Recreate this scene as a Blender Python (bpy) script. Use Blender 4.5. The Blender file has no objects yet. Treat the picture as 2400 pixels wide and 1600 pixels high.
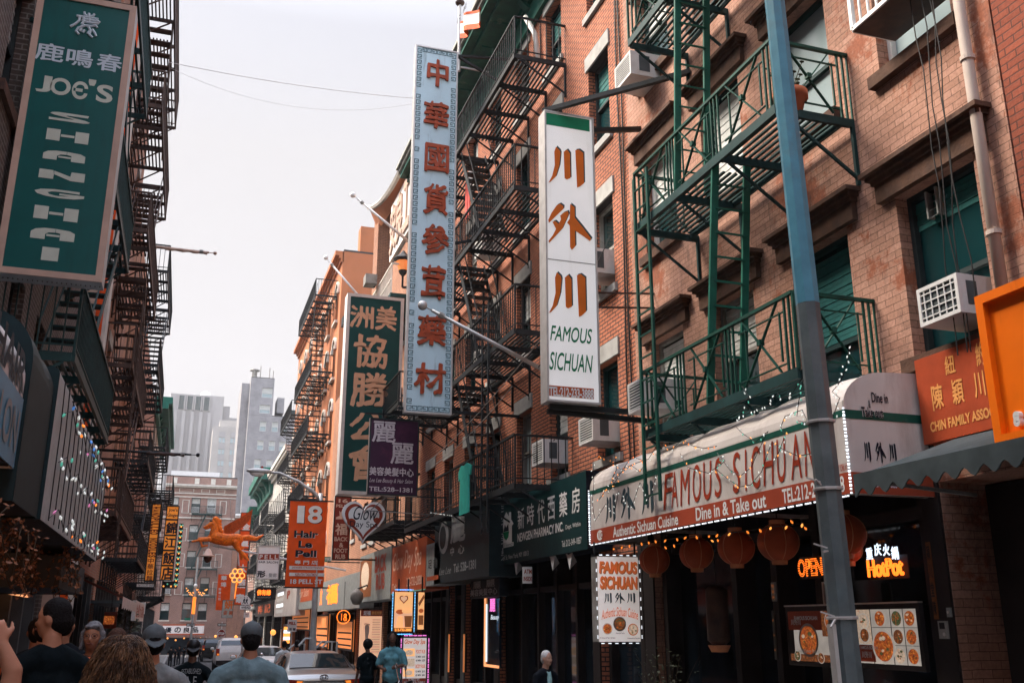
import bpy, bmesh, math, random
from math import sin, cos, tan, atan, pi, radians, sqrt, hypot
from mathutils import Vector as V, Matrix, noise as mnoise
random.seed(7)
sc = bpy.context.scene
COL = sc.collection

# ---------------------------------------------------------------- camera
FPX, PIT = 2256.0, atan(662 / 2256.0)
YAW = atan(780 / (FPX / cos(PIT)))
CZ = 1.65
cam = bpy.data.cameras.new("camera")
cam.lens, cam.sensor_width, cam.clip_end, cam.clip_start = FPX / 2400 * 36, 36, 3000, .05
camo = bpy.data.objects.new("camera", cam); COL.objects.link(camo)
camo.location = (0, 0, CZ); camo.rotation_euler = (pi / 2 + PIT, 0, -YAW)
sc.camera = camo
# ---------------------------------------------------------------- world, sun, exposure
SUN = V((-.60, .36, .80)).normalized()
w = bpy.data.worlds.new("World"); sc.world = w; w.use_nodes = True
nt = w.node_tree; nd = nt.nodes; lk = nt.links
bg = nd["Background"]; bg.inputs[1].default_value = .1
sky = nd.new("ShaderNodeTexSky"); sky.sky_type = 'NISHITA'; sky.sun_disc = False
sky.sun_elevation = math.asin(SUN.z); sky.sun_rotation = math.atan2(SUN.x, SUN.y)
sky.air_density = 1.0; sky.dust_density = 4.0; sky.ozone_density = 1.5
tcw = nd.new("ShaderNodeTexCoord"); sepw = nd.new("ShaderNodeSeparateXYZ"); lk.new(tcw.outputs["Generated"], sepw.inputs[0])
rampw = nd.new("ShaderNodeMapRange"); rampw.inputs[1].default_value = .45; rampw.inputs[2].default_value = .95
rampw.inputs[3].default_value = .97; rampw.inputs[4].default_value = .2
lk.new(sepw.outputs[2], rampw.inputs[0])
mixw = nd.new("ShaderNodeMix"); mixw.data_type = 'RGBA'
lk.new(rampw.outputs[0], mixw.inputs[0]); lk.new(sky.outputs[0], mixw.inputs[6])
EXPO = 1.3
SK = .815 / 2 ** EXPO / .1
mixw.inputs[7].default_value = (SK * 1.0, SK * .97, SK * .99, 1)
zr_ = nd.new("ShaderNodeMapRange"); zr_.inputs[1].default_value = .56; zr_.inputs[2].default_value = .95; zr_.inputs[3].default_value = 1; zr_.inputs[4].default_value = 4.2
lk.new(sepw.outputs[2], zr_.inputs[0]); zs_ = nd.new("ShaderNodeVectorMath"); zs_.operation = 'SCALE'
bk_ = nd.new("ShaderNodeMapRange"); bk_.inputs[1].default_value = 0; bk_.inputs[2].default_value = -.7; bk_.inputs[3].default_value = 1; bk_.inputs[4].default_value = 2.1
lk.new(sepw.outputs[1], bk_.inputs[0]); ml_ = nd.new("ShaderNodeMath"); ml_.operation = 'MULTIPLY'; lk.new(bk_.outputs[0], ml_.inputs[0]); lk.new(zr_.outputs[0], ml_.inputs[1])   # sky brightened behind the camera, added to light the sign faces
lk.new(mixw.outputs[2], zs_.inputs[0]); lk.new(ml_.outputs[0], zs_.inputs["Scale"]); lk.new(zs_.outputs[0], bg.inputs[0])   # overcast sky: brighter overhead
sl = bpy.data.lights.new("sun", 'SUN'); sl.energy = 3.9; sl.angle = radians(24); sl.color = (1, .86, .72)
so = bpy.data.objects.new("sun", sl); COL.objects.link(so)
so.rotation_euler = SUN.to_track_quat('Z', 'Y').to_euler(); so.location = (-20, 20, 40)
vs = sc.view_settings
vs.view_transform = 'Standard'; vs.look = 'None'; vs.gamma = 1; vs.exposure = EXPO; vs.use_curve_mapping = False

# ---------------------------------------------------------------- pixel rays of the 2400x1600 photograph -> points at a real distance
_R = V((cos(YAW), -sin(YAW), 0)); _F0 = V((sin(YAW), cos(YAW), 0))
_F = _F0 * cos(PIT) + V((0, 0, sin(PIT))); _U = -_F0 * sin(PIT) + V((0, 0, cos(PIT)))
def Q(px, py, X=None, Y=None, Z=None):
    d = _F + _R * ((px - 1200) / FPX) + _U * ((800 - py) / FPX)
    t = X / d.x if X is not None else (Y / d.y if Y is not None else (Z - CZ) / d.z)
    return V((0, 0, CZ)) + d * t
SLOPE = .012
def gz(y): return -SLOPE * max(y, 0)
XR, XL = 6.5, -2.4                                        # the two facade planes

# ---------------------------------------------------------------- materials
M = {}
def _bsdf(name):
    m = bpy.data.materials.new(name); m.use_nodes = True; M[name] = m
    return m, m.node_tree.nodes, m.node_tree.links, m.node_tree.nodes["Principled BSDF"]
def mat(name, c, r=.6, metal=0., var=.15, sc_=6., bump=.0, bsc=40., spec=.22, c2=None, mask=(.45, .65), msc=3., emit=0, alpha=1, streak=0):
    m, n, l, b = _bsdf(name)
    b.inputs["Roughness"].default_value = r; b.inputs["Metallic"].default_value = metal
    b.inputs["Specular IOR Level"].default_value = spec
    g = n.new("ShaderNodeNewGeometry")
    no = n.new("ShaderNodeTexNoise"); no.inputs["Scale"].default_value = sc_; no.inputs["Detail"].default_value = 5
    l.new(g.outputs["Position"], no.inputs["Vector"])
    mr = n.new("ShaderNodeMapRange"); mr.inputs[1].default_value = .3; mr.inputs[2].default_value = .7
    mr.inputs[3].default_value = 1 - var; mr.inputs[4].default_value = 1 + var
    l.new(no.outputs["Fac"], mr.inputs[0])
    vm = n.new("ShaderNodeVectorMath"); vm.operation = 'SCALE'; l.new(mr.outputs[0], vm.inputs["Scale"])
    if c2:
        n2 = n.new("ShaderNodeTexNoise"); n2.inputs["Scale"].default_value = msc; n2.inputs["Detail"].default_value = 8; n2.inputs["Roughness"].default_value = .7
        if streak:
            sv = n.new("ShaderNodeVectorMath"); sv.operation = 'MULTIPLY'; sv.inputs[1].default_value = (1, 1, streak); l.new(g.outputs["Position"], sv.inputs[0]); l.new(sv.outputs[0], n2.inputs["Vector"])
        else: l.new(g.outputs["Position"], n2.inputs["Vector"])
        m2 = n.new("ShaderNodeMapRange"); m2.inputs[1].default_value, m2.inputs[2].default_value = mask
        l.new(n2.outputs["Fac"], m2.inputs[0])
        mx = n.new("ShaderNodeMix"); mx.data_type = 'RGBA'; l.new(m2.outputs[0], mx.inputs[0])
        mx.inputs[6].default_value = (*c, 1); mx.inputs[7].default_value = (*c2, 1); l.new(mx.outputs[2], vm.inputs[0])
    else: vm.inputs[0].default_value = c
    l.new(vm.outputs[0], b.inputs["Base Color"])
    if emit:
        l.new(vm.outputs[0], b.inputs["Emission Color"]); b.inputs["Emission Strength"].default_value = emit
    if bump:
        n3 = n.new("ShaderNodeTexNoise"); n3.inputs["Scale"].default_value = bsc; n3.inputs["Detail"].default_value = 4
        l.new(g.outputs["Position"], n3.inputs["Vector"])
        bm = n.new("ShaderNodeBump"); bm.inputs["Strength"].default_value = bump; bm.inputs["Distance"].default_value = .02
        l.new(n3.outputs["Fac"], bm.inputs["Height"]); l.new(bm.outputs[0], b.inputs["Normal"])
    if alpha < 1: b.inputs["Alpha"].default_value = alpha
    return m
def brick(name, c1, c2, mortar, bw=.22, rh=.072, ms=.007, bump=.5, patch=None, pm=(.56, .66), psc=.9, dirt=None, dm=(.55, .75), dsc=.5, soft=.25, fine=.12):
    m, n, l, b = _bsdf(name); b.inputs["Roughness"].default_value = .85; b.inputs["Specular IOR Level"].default_value = .25
    g = n.new("ShaderNodeNewGeometry"); s = n.new("ShaderNodeSeparateXYZ"); l.new(g.outputs["Position"], s.inputs[0])
    wob = n.new("ShaderNodeTexNoise"); wob.inputs["Scale"].default_value = 9; l.new(g.outputs["Position"], wob.inputs["Vector"])
    a = n.new("ShaderNodeMath"); a.operation = 'ADD'; l.new(s.outputs[0], a.inputs[0]); l.new(s.outputs[1], a.inputs[1])
    wz = n.new("ShaderNodeMath"); wz.operation = 'MULTIPLY_ADD'; l.new(wob.outputs["Fac"], wz.inputs[0]); wz.inputs[1].default_value = .012; l.new(s.outputs[2], wz.inputs[2])
    cv = n.new("ShaderNodeCombineXYZ"); l.new(a.outputs[0], cv.inputs[0]); l.new(wz.outputs[0], cv.inputs[1])
    bt = n.new("ShaderNodeTexBrick"); bt.inputs["Scale"].default_value = 1; bt.inputs["Brick Width"].default_value = bw
    bt.inputs["Row Height"].default_value = rh; bt.inputs["Mortar Size"].default_value = ms; bt.inputs["Mortar Smooth"].default_value = soft
    bt.inputs["Color1"].default_value = (*c1, 1); bt.inputs["Color2"].default_value = (*c2, 1); bt.inputs["Mortar"].default_value = (*mortar, 1)
    l.new(cv.outputs[0], bt.inputs["Vector"])
    cur = bt.outputs["Color"]
    def overlay(cur, col, scl, rng, det=9, rough=.75, vec=None):
        no = n.new("ShaderNodeTexNoise"); no.inputs["Scale"].default_value = scl; no.inputs["Detail"].default_value = det; no.inputs["Roughness"].default_value = rough
        l.new(vec or g.outputs["Position"], no.inputs["Vector"])
        mr = n.new("ShaderNodeMapRange"); mr.inputs[1].default_value, mr.inputs[2].default_value = rng; l.new(no.outputs["Fac"], mr.inputs[0])
        mx = n.new("ShaderNodeMix"); mx.data_type = 'RGBA'; l.new(mr.outputs[0], mx.inputs[0]); l.new(cur, mx.inputs[6]); mx.inputs[7].default_value = (*col, 1)
        return mx.outputs[2]
    if patch: cur = overlay(cur, patch, psc, pm)
    if dirt:
        sv = n.new("ShaderNodeVectorMath"); sv.operation = 'MULTIPLY'; sv.inputs[1].default_value = (1, 1, .35); l.new(g.outputs["Position"], sv.inputs[0])
        cur = overlay(cur, dirt, dsc, dm, 10, .8, sv.outputs[0])
    no = n.new("ShaderNodeTexNoise"); no.inputs["Scale"].default_value = 30; no.inputs["Detail"].default_value = 6; l.new(g.outputs["Position"], no.inputs["Vector"])
    no2 = n.new("ShaderNodeTexNoise"); no2.inputs["Scale"].default_value = .8; no2.inputs["Detail"].default_value = 6; l.new(g.outputs["Position"], no2.inputs["Vector"])
    ad = n.new("ShaderNodeMath"); ad.operation = 'ADD'; l.new(no.outputs["Fac"], ad.inputs[0]); l.new(no2.outputs["Fac"], ad.inputs[1])
    mr = n.new("ShaderNodeMapRange"); mr.inputs[1].default_value = .7; mr.inputs[2].default_value = 1.3; mr.inputs[3].default_value = 1 - 2 * fine; mr.inputs[4].default_value = 1 + 2 * fine
    l.new(ad.outputs[0], mr.inputs[0])
    vm = n.new("ShaderNodeVectorMath"); vm.operation = 'SCALE'; l.new(cur, vm.inputs[0]); l.new(mr.outputs[0], vm.inputs["Scale"]); l.new(vm.outputs[0], b.inputs["Base Color"])
    hm = n.new("ShaderNodeMath"); hm.operation = 'MULTIPLY_ADD'; l.new(bt.outputs["Fac"], hm.inputs[0]); hm.inputs[1].default_value = -1
    h2 = n.new("ShaderNodeMath"); h2.operation = 'MULTIPLY'; l.new(no.outputs["Fac"], h2.inputs[0]); h2.inputs[1].default_value = .6; l.new(h2.outputs[0], hm.inputs[2])
    bm = n.new("ShaderNodeBump"); bm.inputs["Strength"].default_value = bump; bm.inputs["Distance"].default_value = .012
    l.new(hm.outputs[0], bm.inputs["Height"]); l.new(bm.outputs[0], b.inputs["Normal"])
    return m
def emis(name, c, s):
    s *= .40; m, n, l, b = _bsdf(name); b.inputs["Base Color"].default_value = (*c, 1); b.inputs["Emission Color"].default_value = (*c, 1)
    b.inputs["Emission Strength"].default_value = s; b.inputs["Roughness"].default_value = .4
    return m
def glass(name, c, r=.04, spec=.5):
    m, n, l, b = _bsdf(name); b.inputs["Base Color"].default_value = (*c, 1); b.inputs["Roughness"].default_value = r; b.inputs["Specular IOR Level"].default_value = spec
    g = n.new("ShaderNodeNewGeometry"); no = n.new("ShaderNodeTexNoise"); no.inputs["Scale"].default_value = 1.3
    l.new(g.outputs["Position"], no.inputs["Vector"]); bm = n.new("ShaderNodeBump"); bm.inputs["Strength"].default_value = .12; bm.inputs["Distance"].default_value = .03
    l.new(no.outputs["Fac"], bm.inputs["Height"]); l.new(bm.outputs[0], b.inputs["Normal"])
    return m
def rgb(r, g, b):                                        # sRGB 0-255 -> linear
    f = lambda v: (v / 255 / 12.92) if v < 10 else ((v / 255 + .055) / 1.055) ** 2.4
    return (f(r), f(g), f(b))

# walls
brick('pink_brick', (.40, .225, .165), (.315, .17, .12), (.11, .06, .04), rh=.075, ms=.0045, patch=(.25, .085, .045), pm=(.545, .60), psc=.75, dirt=(.06, .045, .04), dm=(.52, .74), dsc=1.3, soft=.6, fine=.14)
brick('red_brick', (.42, .155, .085), (.35, .12, .065), (.035, .03, .03), ms=.011, patch=(.5, .17, .07), pm=(.6, .8), psc=.6, dirt=(.10, .05, .035), dm=(.6, .8), dsc=.7)
brick('dark_red_brick', (.22, .055, .028), (.17, .04, .02), (.08, .03, .02), ms=.008, dirt=(.06, .03, .02), dm=(.6, .8))
brick('brown_brick', (.10, .075, .062), (.075, .055, .047), (.20, .18, .16), ms=.010, dirt=(.03, .025, .022), dm=(.5, .7))
brick('left_red_brick', (.33, .14, .08), (.27, .11, .065), (.24, .2, .17), ms=.012, dirt=(.06, .04, .035), dm=(.55, .75))
brick('end_brick', (.27, .14, .11), (.22, .11, .085), (.3, .24, .21), ms=.016, rh=.085, dirt=(.12, .08, .07), dm=(.55, .8))
brick('gray_brick', (.26, .26, .27), (.22, .22, .235), (.30, .30, .31), ms=.03, rh=.16, bw=.5, bump=.2, dirt=(.16, .16, .17), dm=(.5, .8), dsc=.3)
brick('hall_brick', (.40, .2, .12), (.33, .16, .1), (.17, .10, .07), ms=.010, dirt=(.16, .08, .05), dm=(.5, .75))
brick('white_brick', (.55, .54, .5), (.5, .49, .46), (.16, .16, .16), ms=.018, rh=.1, dirt=(.25, .25, .24), dm=(.5, .8))
mat('orange_stucco', (.43, .165, .078), .85, var=.12, sc_=1.2, bump=.2, c2=(.38, .14, .07), mask=(.5, .75), msc=.6)
mat('concrete_tower', (.31, .305, .305), .9, var=.06, sc_=.15)
mat('limestone', (.36, .345, .325), .9, var=.08, sc_=.3)
mat('brown_stone', (.085, .045, .03), .85, var=.3, sc_=5, bump=.4, bsc=25, c2=(.05, .03, .025), mask=(.5, .7), msc=4)
mat('gray_stone', (.33, .335, .325), .85, var=.18, sc_=4, bump=.2)
mat('cream_paint', (.55, .53, .48), .7, var=.15, sc_=3, c2=(.3, .28, .25), mask=(.58, .75))
mat('green_cornice', (.012, .115, .085), .5, var=.3, sc_=3, c2=(.22, .27, .22), mask=(.6, .78), msc=1.5)
mat('grey_green_trim', (.32, .34, .31), .6, var=.25, sc_=3, c2=(.05, .13, .11), mask=(.55, .7))
mat('green_iron', (.007, .054, .039), .5, var=.25, sc_=5, c2=(.008, .035, .03), mask=(.55, .75))
mat('black_iron', (.016, .02, .022), .55, var=.3, sc_=6)
mat('brown_iron', (.07, .04, .03), .6, var=.3, sc_=5, c2=(.03, .02, .018))
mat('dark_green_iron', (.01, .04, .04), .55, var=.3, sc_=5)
mat('gray_iron', (.28, .28, .26), .6, var=.3, sc_=6, c2=(.12, .1, .09))
mat('ladder_green', (.010, .10, .07), .5, var=.2, sc_=5)
mat('dark_frame', (.02, .03, .032), .6)
mat('teal_frame', (.010, .035, .036), .6)
mat('white_frame', (.6, .61, .6), .6, var=.1)
glass('pane_dark', (.010, .024, .026)); glass('pane_teal', (.006, .032, .036), .05)
glass('pane_sky_glare', (.28, .36, .38), .08)  # pale base colour stands in for bright sky reflected in the glass
mat('blind', (.5, .52, .5), .8, var=.12, sc_=20)
mat('curtain', (.55, .58, .57), .9, var=.2, sc_=6)
mat('teal_blind', (.02, .13, .125), .7, var=.15, sc_=12)
mat('ac_white', (.56, .57, .56), .5, var=.1, sc_=6, c2=(.38, .35, .32), mask=(.6, .75))
mat('ac_grille', (.06, .075, .08), .6)
mat('white_metal', (.72, .72, .71), .4, var=.08)
mat('silver', (.55, .55, .55), .35, .9, var=.1)
mat('aluminium', (.5, .49, .48), .45, .6, var=.12)
mat('galvanised', (.42, .43, .43), .5, .3, var=.2, sc_=4)
mat('pole_grey', (.125, .15, .15), .5, var=.2, sc_=5, c2=(.09, .12, .125), mask=(.45, .7), msc=4, bump=.08, bsc=120)
mat('pole_sky_tint', (.085, .27, .36), .42, var=.15, sc_=6, c2=(.11, .20, .23), mask=(.5, .75), msc=2.5, bump=.08, bsc=120)  # bluer upper pole: reflected sky put into the base colour
mat('pipe_cream', (.47, .40, .35), .7, var=.12, sc_=3, c2=(.3, .2, .15), mask=(.62, .75))
mat('wire', (.012, .012, .013), .6); mat('sky_wire', (.5, .48, .46), .6)
mat('wire_light', (.45, .43, .40), .6)
# ground
mat('asphalt', (.055, .055, .057), .85, var=.25, sc_=3, bump=.3, bsc=120)
mat('pavement', (.23, .22, .205), .85, var=.18, sc_=1.5, bump=.15, bsc=60)
mat('kerb', (.3, .3, .29), .8, var=.15)
mat('road_paint', (.7, .7, .68), .7, var=.2)
mat('roofing', (.06, .06, .06), .9)
# signs
mat('joe_green', (.002, .085, .08), .35, var=.12, sc_=2, c2=(.006, .055, .055), mask=(.5, .75), msc=4, streak=.1)
mat('sign_green', (.004, .050, .044), .4, var=.15, sc_=2)
mat('lettering_bluewhite', (.50, .60, .66), .5, var=.06)
mat('lettering_cream', (.50, .54, .46), .5, var=.08)
mat('frame_tan', (.47, .33, .26), .5, var=.15, sc_=3)
mat('lettering_tan', (.62, .33, .19), .5, var=.1)
mat('frame_cream', (.58, .50, .44), .5, var=.1)
mat('sign_paleblue', (.50, .68, .76), .6, var=.06, sc_=3, c2=(.24, .34, .38), mask=(.56, .72), msc=4, streak=.15)
mat('lettering_rust', (.34, .06, .022), .55, var=.3, sc_=8, c2=(.12, .05, .03), mask=(.62, .75))
mat('key_pattern', (.05, .12, .15), .6, var=.4, sc_=8)
mat('sign_white', (.80, .79, .77), .35, var=.04, sc_=2, c2=(.60, .57, .52), mask=(.58, .8), msc=3, streak=.12)
mat('sign_orange', (.62, .135, .012), .5, var=.08)
mat('sign_lit', (.80, .79, .77), .35, var=.04, sc_=2, c2=(.66, .64, .60), mask=(.55, .8), msc=3, streak=.12, emit=.13)
mat('shadow_teal', (.02, .06, .065), .5)
mat('sign_emerald', (.004, .20, .095), .45, var=.08)
mat('emerald_letter', (.004, .17, .07), .5)
mat('sign_rust', (.42, .085, .028), .55, var=.12, sc_=3)
mat('lettering_white', (.68, .68, .66), .5, var=.06)
mat('purple', (.05, .013, .042), .4, var=.2, sc_=2, c2=(.09, .02, .05), mask=(.5, .7), msc=2)
mat('lettering_pink', (.57, .50, .52), .5)
mat('banner_orange', (.74, .085, .006), .65, var=.12, sc_=3, c2=(.5, .05, .006), mask=(.55, .8), msc=3, streak=.15)
mat('navy', (.006, .011, .022), .5)
mat('dark_red_sign', (.24, .028, .014), .5, var=.12)
mat('peach_letter', (.70, .45, .34), .5)
mat('heart_red', (.30, .045, .02), .45)
mat('vinyl_white', (.56, .52, .485), .5, var=.1, sc_=2, c2=(.34, .28, .25), mask=(.5, .75), msc=2.5, streak=.25)
mat('vinyl_green', (.006, .07, .05), .5, var=.15)
mat('vinyl_red', (.32, .055, .025), .5, var=.15, sc_=2)
mat('letter_red', (.32, .04, .015), .5, var=.1)
mat('letter_slate', (.035, .065, .08), .5)
mat('pharmacy_green', (.004, .030, .032), .45, var=.15)
mat('salon_dark', (.012, .026, .030), .5, var=.2)
mat('grey_letter', (.30, .32, .32), .55)
mat('fascia_grey', (.24, .26, .255), .6, var=.15)
mat('orange_panel', (.88, .17, .003), .45, var=.05, sc_=4, c2=(.6, .1, .004), mask=(.55, .8), msc=5, streak=.1)
mat('chin_red', (.34, .055, .018), .5, var=.15)
mat('gold_letter', (.68, .30, .09), .5)
mat('amber_sign', (.80, .27, .035), .5, var=.06, emit=.12)
mat('amber_letter', (.16, .025, .005), .6)
mat('black_sign', (.012, .013, .014), .5)
mat('street_green', (.01, .18, .11), .5)
mat('stop_red', (.22, .02, .015), .5)
mat('awning_blue', (.015, .20, .34), .35, var=.15, sc_=2)
mat('awning_white', (.62, .60, .58), .4, var=.12, sc_=2)
mat('awning_grey', (.46, .475, .455), .7, var=.2, sc_=3, c2=(.22, .23, .22), mask=(.5, .75))
mat('awning_dark', (.008, .026, .03), .6, var=.2)
mat('awning_metal', (.065, .085, .09), .5, .3, var=.2)
mat('dark_wood', (.016, .013, .013), .6, var=.3, sc_=4)
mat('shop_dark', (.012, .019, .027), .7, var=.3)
mat('warm_wood', (.17, .06, .022), .6, var=.3, sc_=5)
mat('column_stone', (.055, .06, .062), .8, var=.3, sc_=3)
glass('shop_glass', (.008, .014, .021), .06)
emis('warm_window', (1, .40, .16), 1.0); emis('warm_dim', (1, .33, .10), .32); emis('warm_lamp', (1, .62, .35), 3.)
emis('lightbox_white', (.95, .86, .80), .30); emis('neon_orange', (1, .17, .015), 2.6); emis('neon_white', (.8, .9, 1), 1.1)
emis('neon_pink', (1, .25, .75), 1.); emis('led_white', (.9, .95, 1), 1.0); emis('led_blue', (.2, .6, 1), 1.5)
emis('bulb_orange', (1, .24, .03), 1.3); emis('bulb_white', (.85, .9, .85), .5); emis('bulb_green', (.12, .55, .4), .5)
emis('bulb_blue', (.1, .3, .75), .5); emis('bulb_pink', (.8, .25, .5), .5); emis('bulb_amber', (1, .36, .07), 1.5)
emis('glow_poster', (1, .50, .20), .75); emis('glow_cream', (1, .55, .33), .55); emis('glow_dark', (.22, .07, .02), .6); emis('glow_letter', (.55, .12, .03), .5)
mat('lantern_red', (.30, .055, .017), .75, var=.12, sc_=8); mat('lantern_rib', (.5, .2, .09), .6)
mat('horse_orange', (.75, .17, .012), .55, var=.28, sc_=14, bump=.6, bsc=60, c2=(.42, .06, .01), mask=(.5, .72), msc=5)
mat('wing_red', (.45, .075, .012), .55, var=.3, sc_=14, bump=.5, bsc=60, c2=(.2, .03, .01), mask=(.55, .75), msc=3)
mat('food_red', (.36, .07, .018), .4, emit=.22, var=.5, sc_=45, c2=(.75, .28, .05), mask=(.5, .65), msc=40)
mat('food_brown', (.13, .045, .02), .5, emit=.22, var=.5, sc_=45, c2=(.4, .13, .03), mask=(.5, .62), msc=50)
mat('food_green', (.06, .09, .04), .5, emit=.22, var=.5, sc_=50, c2=(.3, .1, .03), mask=(.5, .6), msc=40)
mat('food_pale', (.62, .48, .36), .5, emit=.2, var=.25, sc_=40, c2=(.7, .3, .1), mask=(.55, .7), msc=30)
mat('plate_white', (.58, .53, .47), .35, emit=.16); mat('steel_pan', (.35, .35, .34), .3, .8)
mat('poster_black', (.02, .018, .016), .4)
mat('leaf_dark', (.045, .055, .03), .6, var=.4, sc_=9); mat('leaf_orange_lit', (.22, .09, .04), .6, var=.5, sc_=12); mat('stem', (.05, .035, .02), .8)  # garland leaves have the orange light put into their colour
mat('terracotta', (.36, .11, .05), .75, var=.12)
mat('cloth_teal', (.03, .36, .28), .8, var=.12); mat('cloth_red', (.6, .1, .09), .8); mat('cloth_white', (.6, .62, .66), .8)
# people, vehicles
for k, c in dict(skin_warm=(.42, .20, .12), skin_tan=(.34, .16, .095), skin_deep=(.12, .06, .04), skin_pale=(.47, .27, .19)).items(): mat(k, c, .55, var=.1, sc_=12)
for k, c in dict(shirt_black=(.005, .009, .011), shirt_orange=(.42, .085, .03), shirt_bluegrey=(.14, .21, .225), shirt_grey=(.20, .215, .21), shirt_white=(.52, .54, .54),
                 shirt_sky=(.10, .25, .29), shirt_charcoal=(.01, .012, .014), trousers_dark=(.014, .016, .02), jeans=(.03, .045, .07), shirt_plaid=(.12, .06, .045), jacket_dark=(.008, .010, .014),
                 shirt_mint=(.32, .52, .52), shoe=(.02, .02, .02)).items(): mat(k, c, .95, var=.3, sc_=11, bump=.5, bsc=16, spec=.08)
mat('hair_black', (.008, .007, .007), .8, var=.3, sc_=60, bump=.6, bsc=70, spec=.15); mat('hair_brown', (.06, .028, .018), .8, var=.4, sc_=50, bump=.6, bsc=70, spec=.15)
mat('hair_grey', (.13, .13, .135), .5, var=.35, sc_=50, bump=.4, bsc=90); mat('hair_white', (.5, .5, .49), .6, var=.2, sc_=40, bump=.3, bsc=80)
mat('hair_blonde', (.055, .03, .017), .5, var=.5, sc_=40, spec=.25, c2=(.22, .115, .055), mask=(.45, .6), msc=14); mat('cap_grey', (.085, .10, .105), .85, var=.15, sc_=20, bump=.2, bsc=200); mat('cap_brim', (.16, .20, .21), .85, var=.1)
mat('lips', (.25, .08, .06), .5); mat('eye_dark', (.01, .01, .01), .3)
mat('car_silver', (.36, .35, .33), .28, .75, var=.04); mat('car_black', (.012, .014, .016), .2, .2, var=.1); mat('car_white', (.6, .6, .58), .3, var=.05); mat('car_red', (.22, .02, .015), .3)
glass('car_glass', (.012, .018, .02), .03); mat('tail_red', (.25, .018, .01), .2, var=.2, sc_=30); emis('tail_amber', (1, .28, .03), .7); mat('tyre', (.015, .015, .015), .9); mat('chrome', (.6, .6, .6), .15, 1.)
mat('plate_orange', (.55, .20, .03), .5); mat('plastic_black', (.014, .014, .015), .45)

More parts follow.
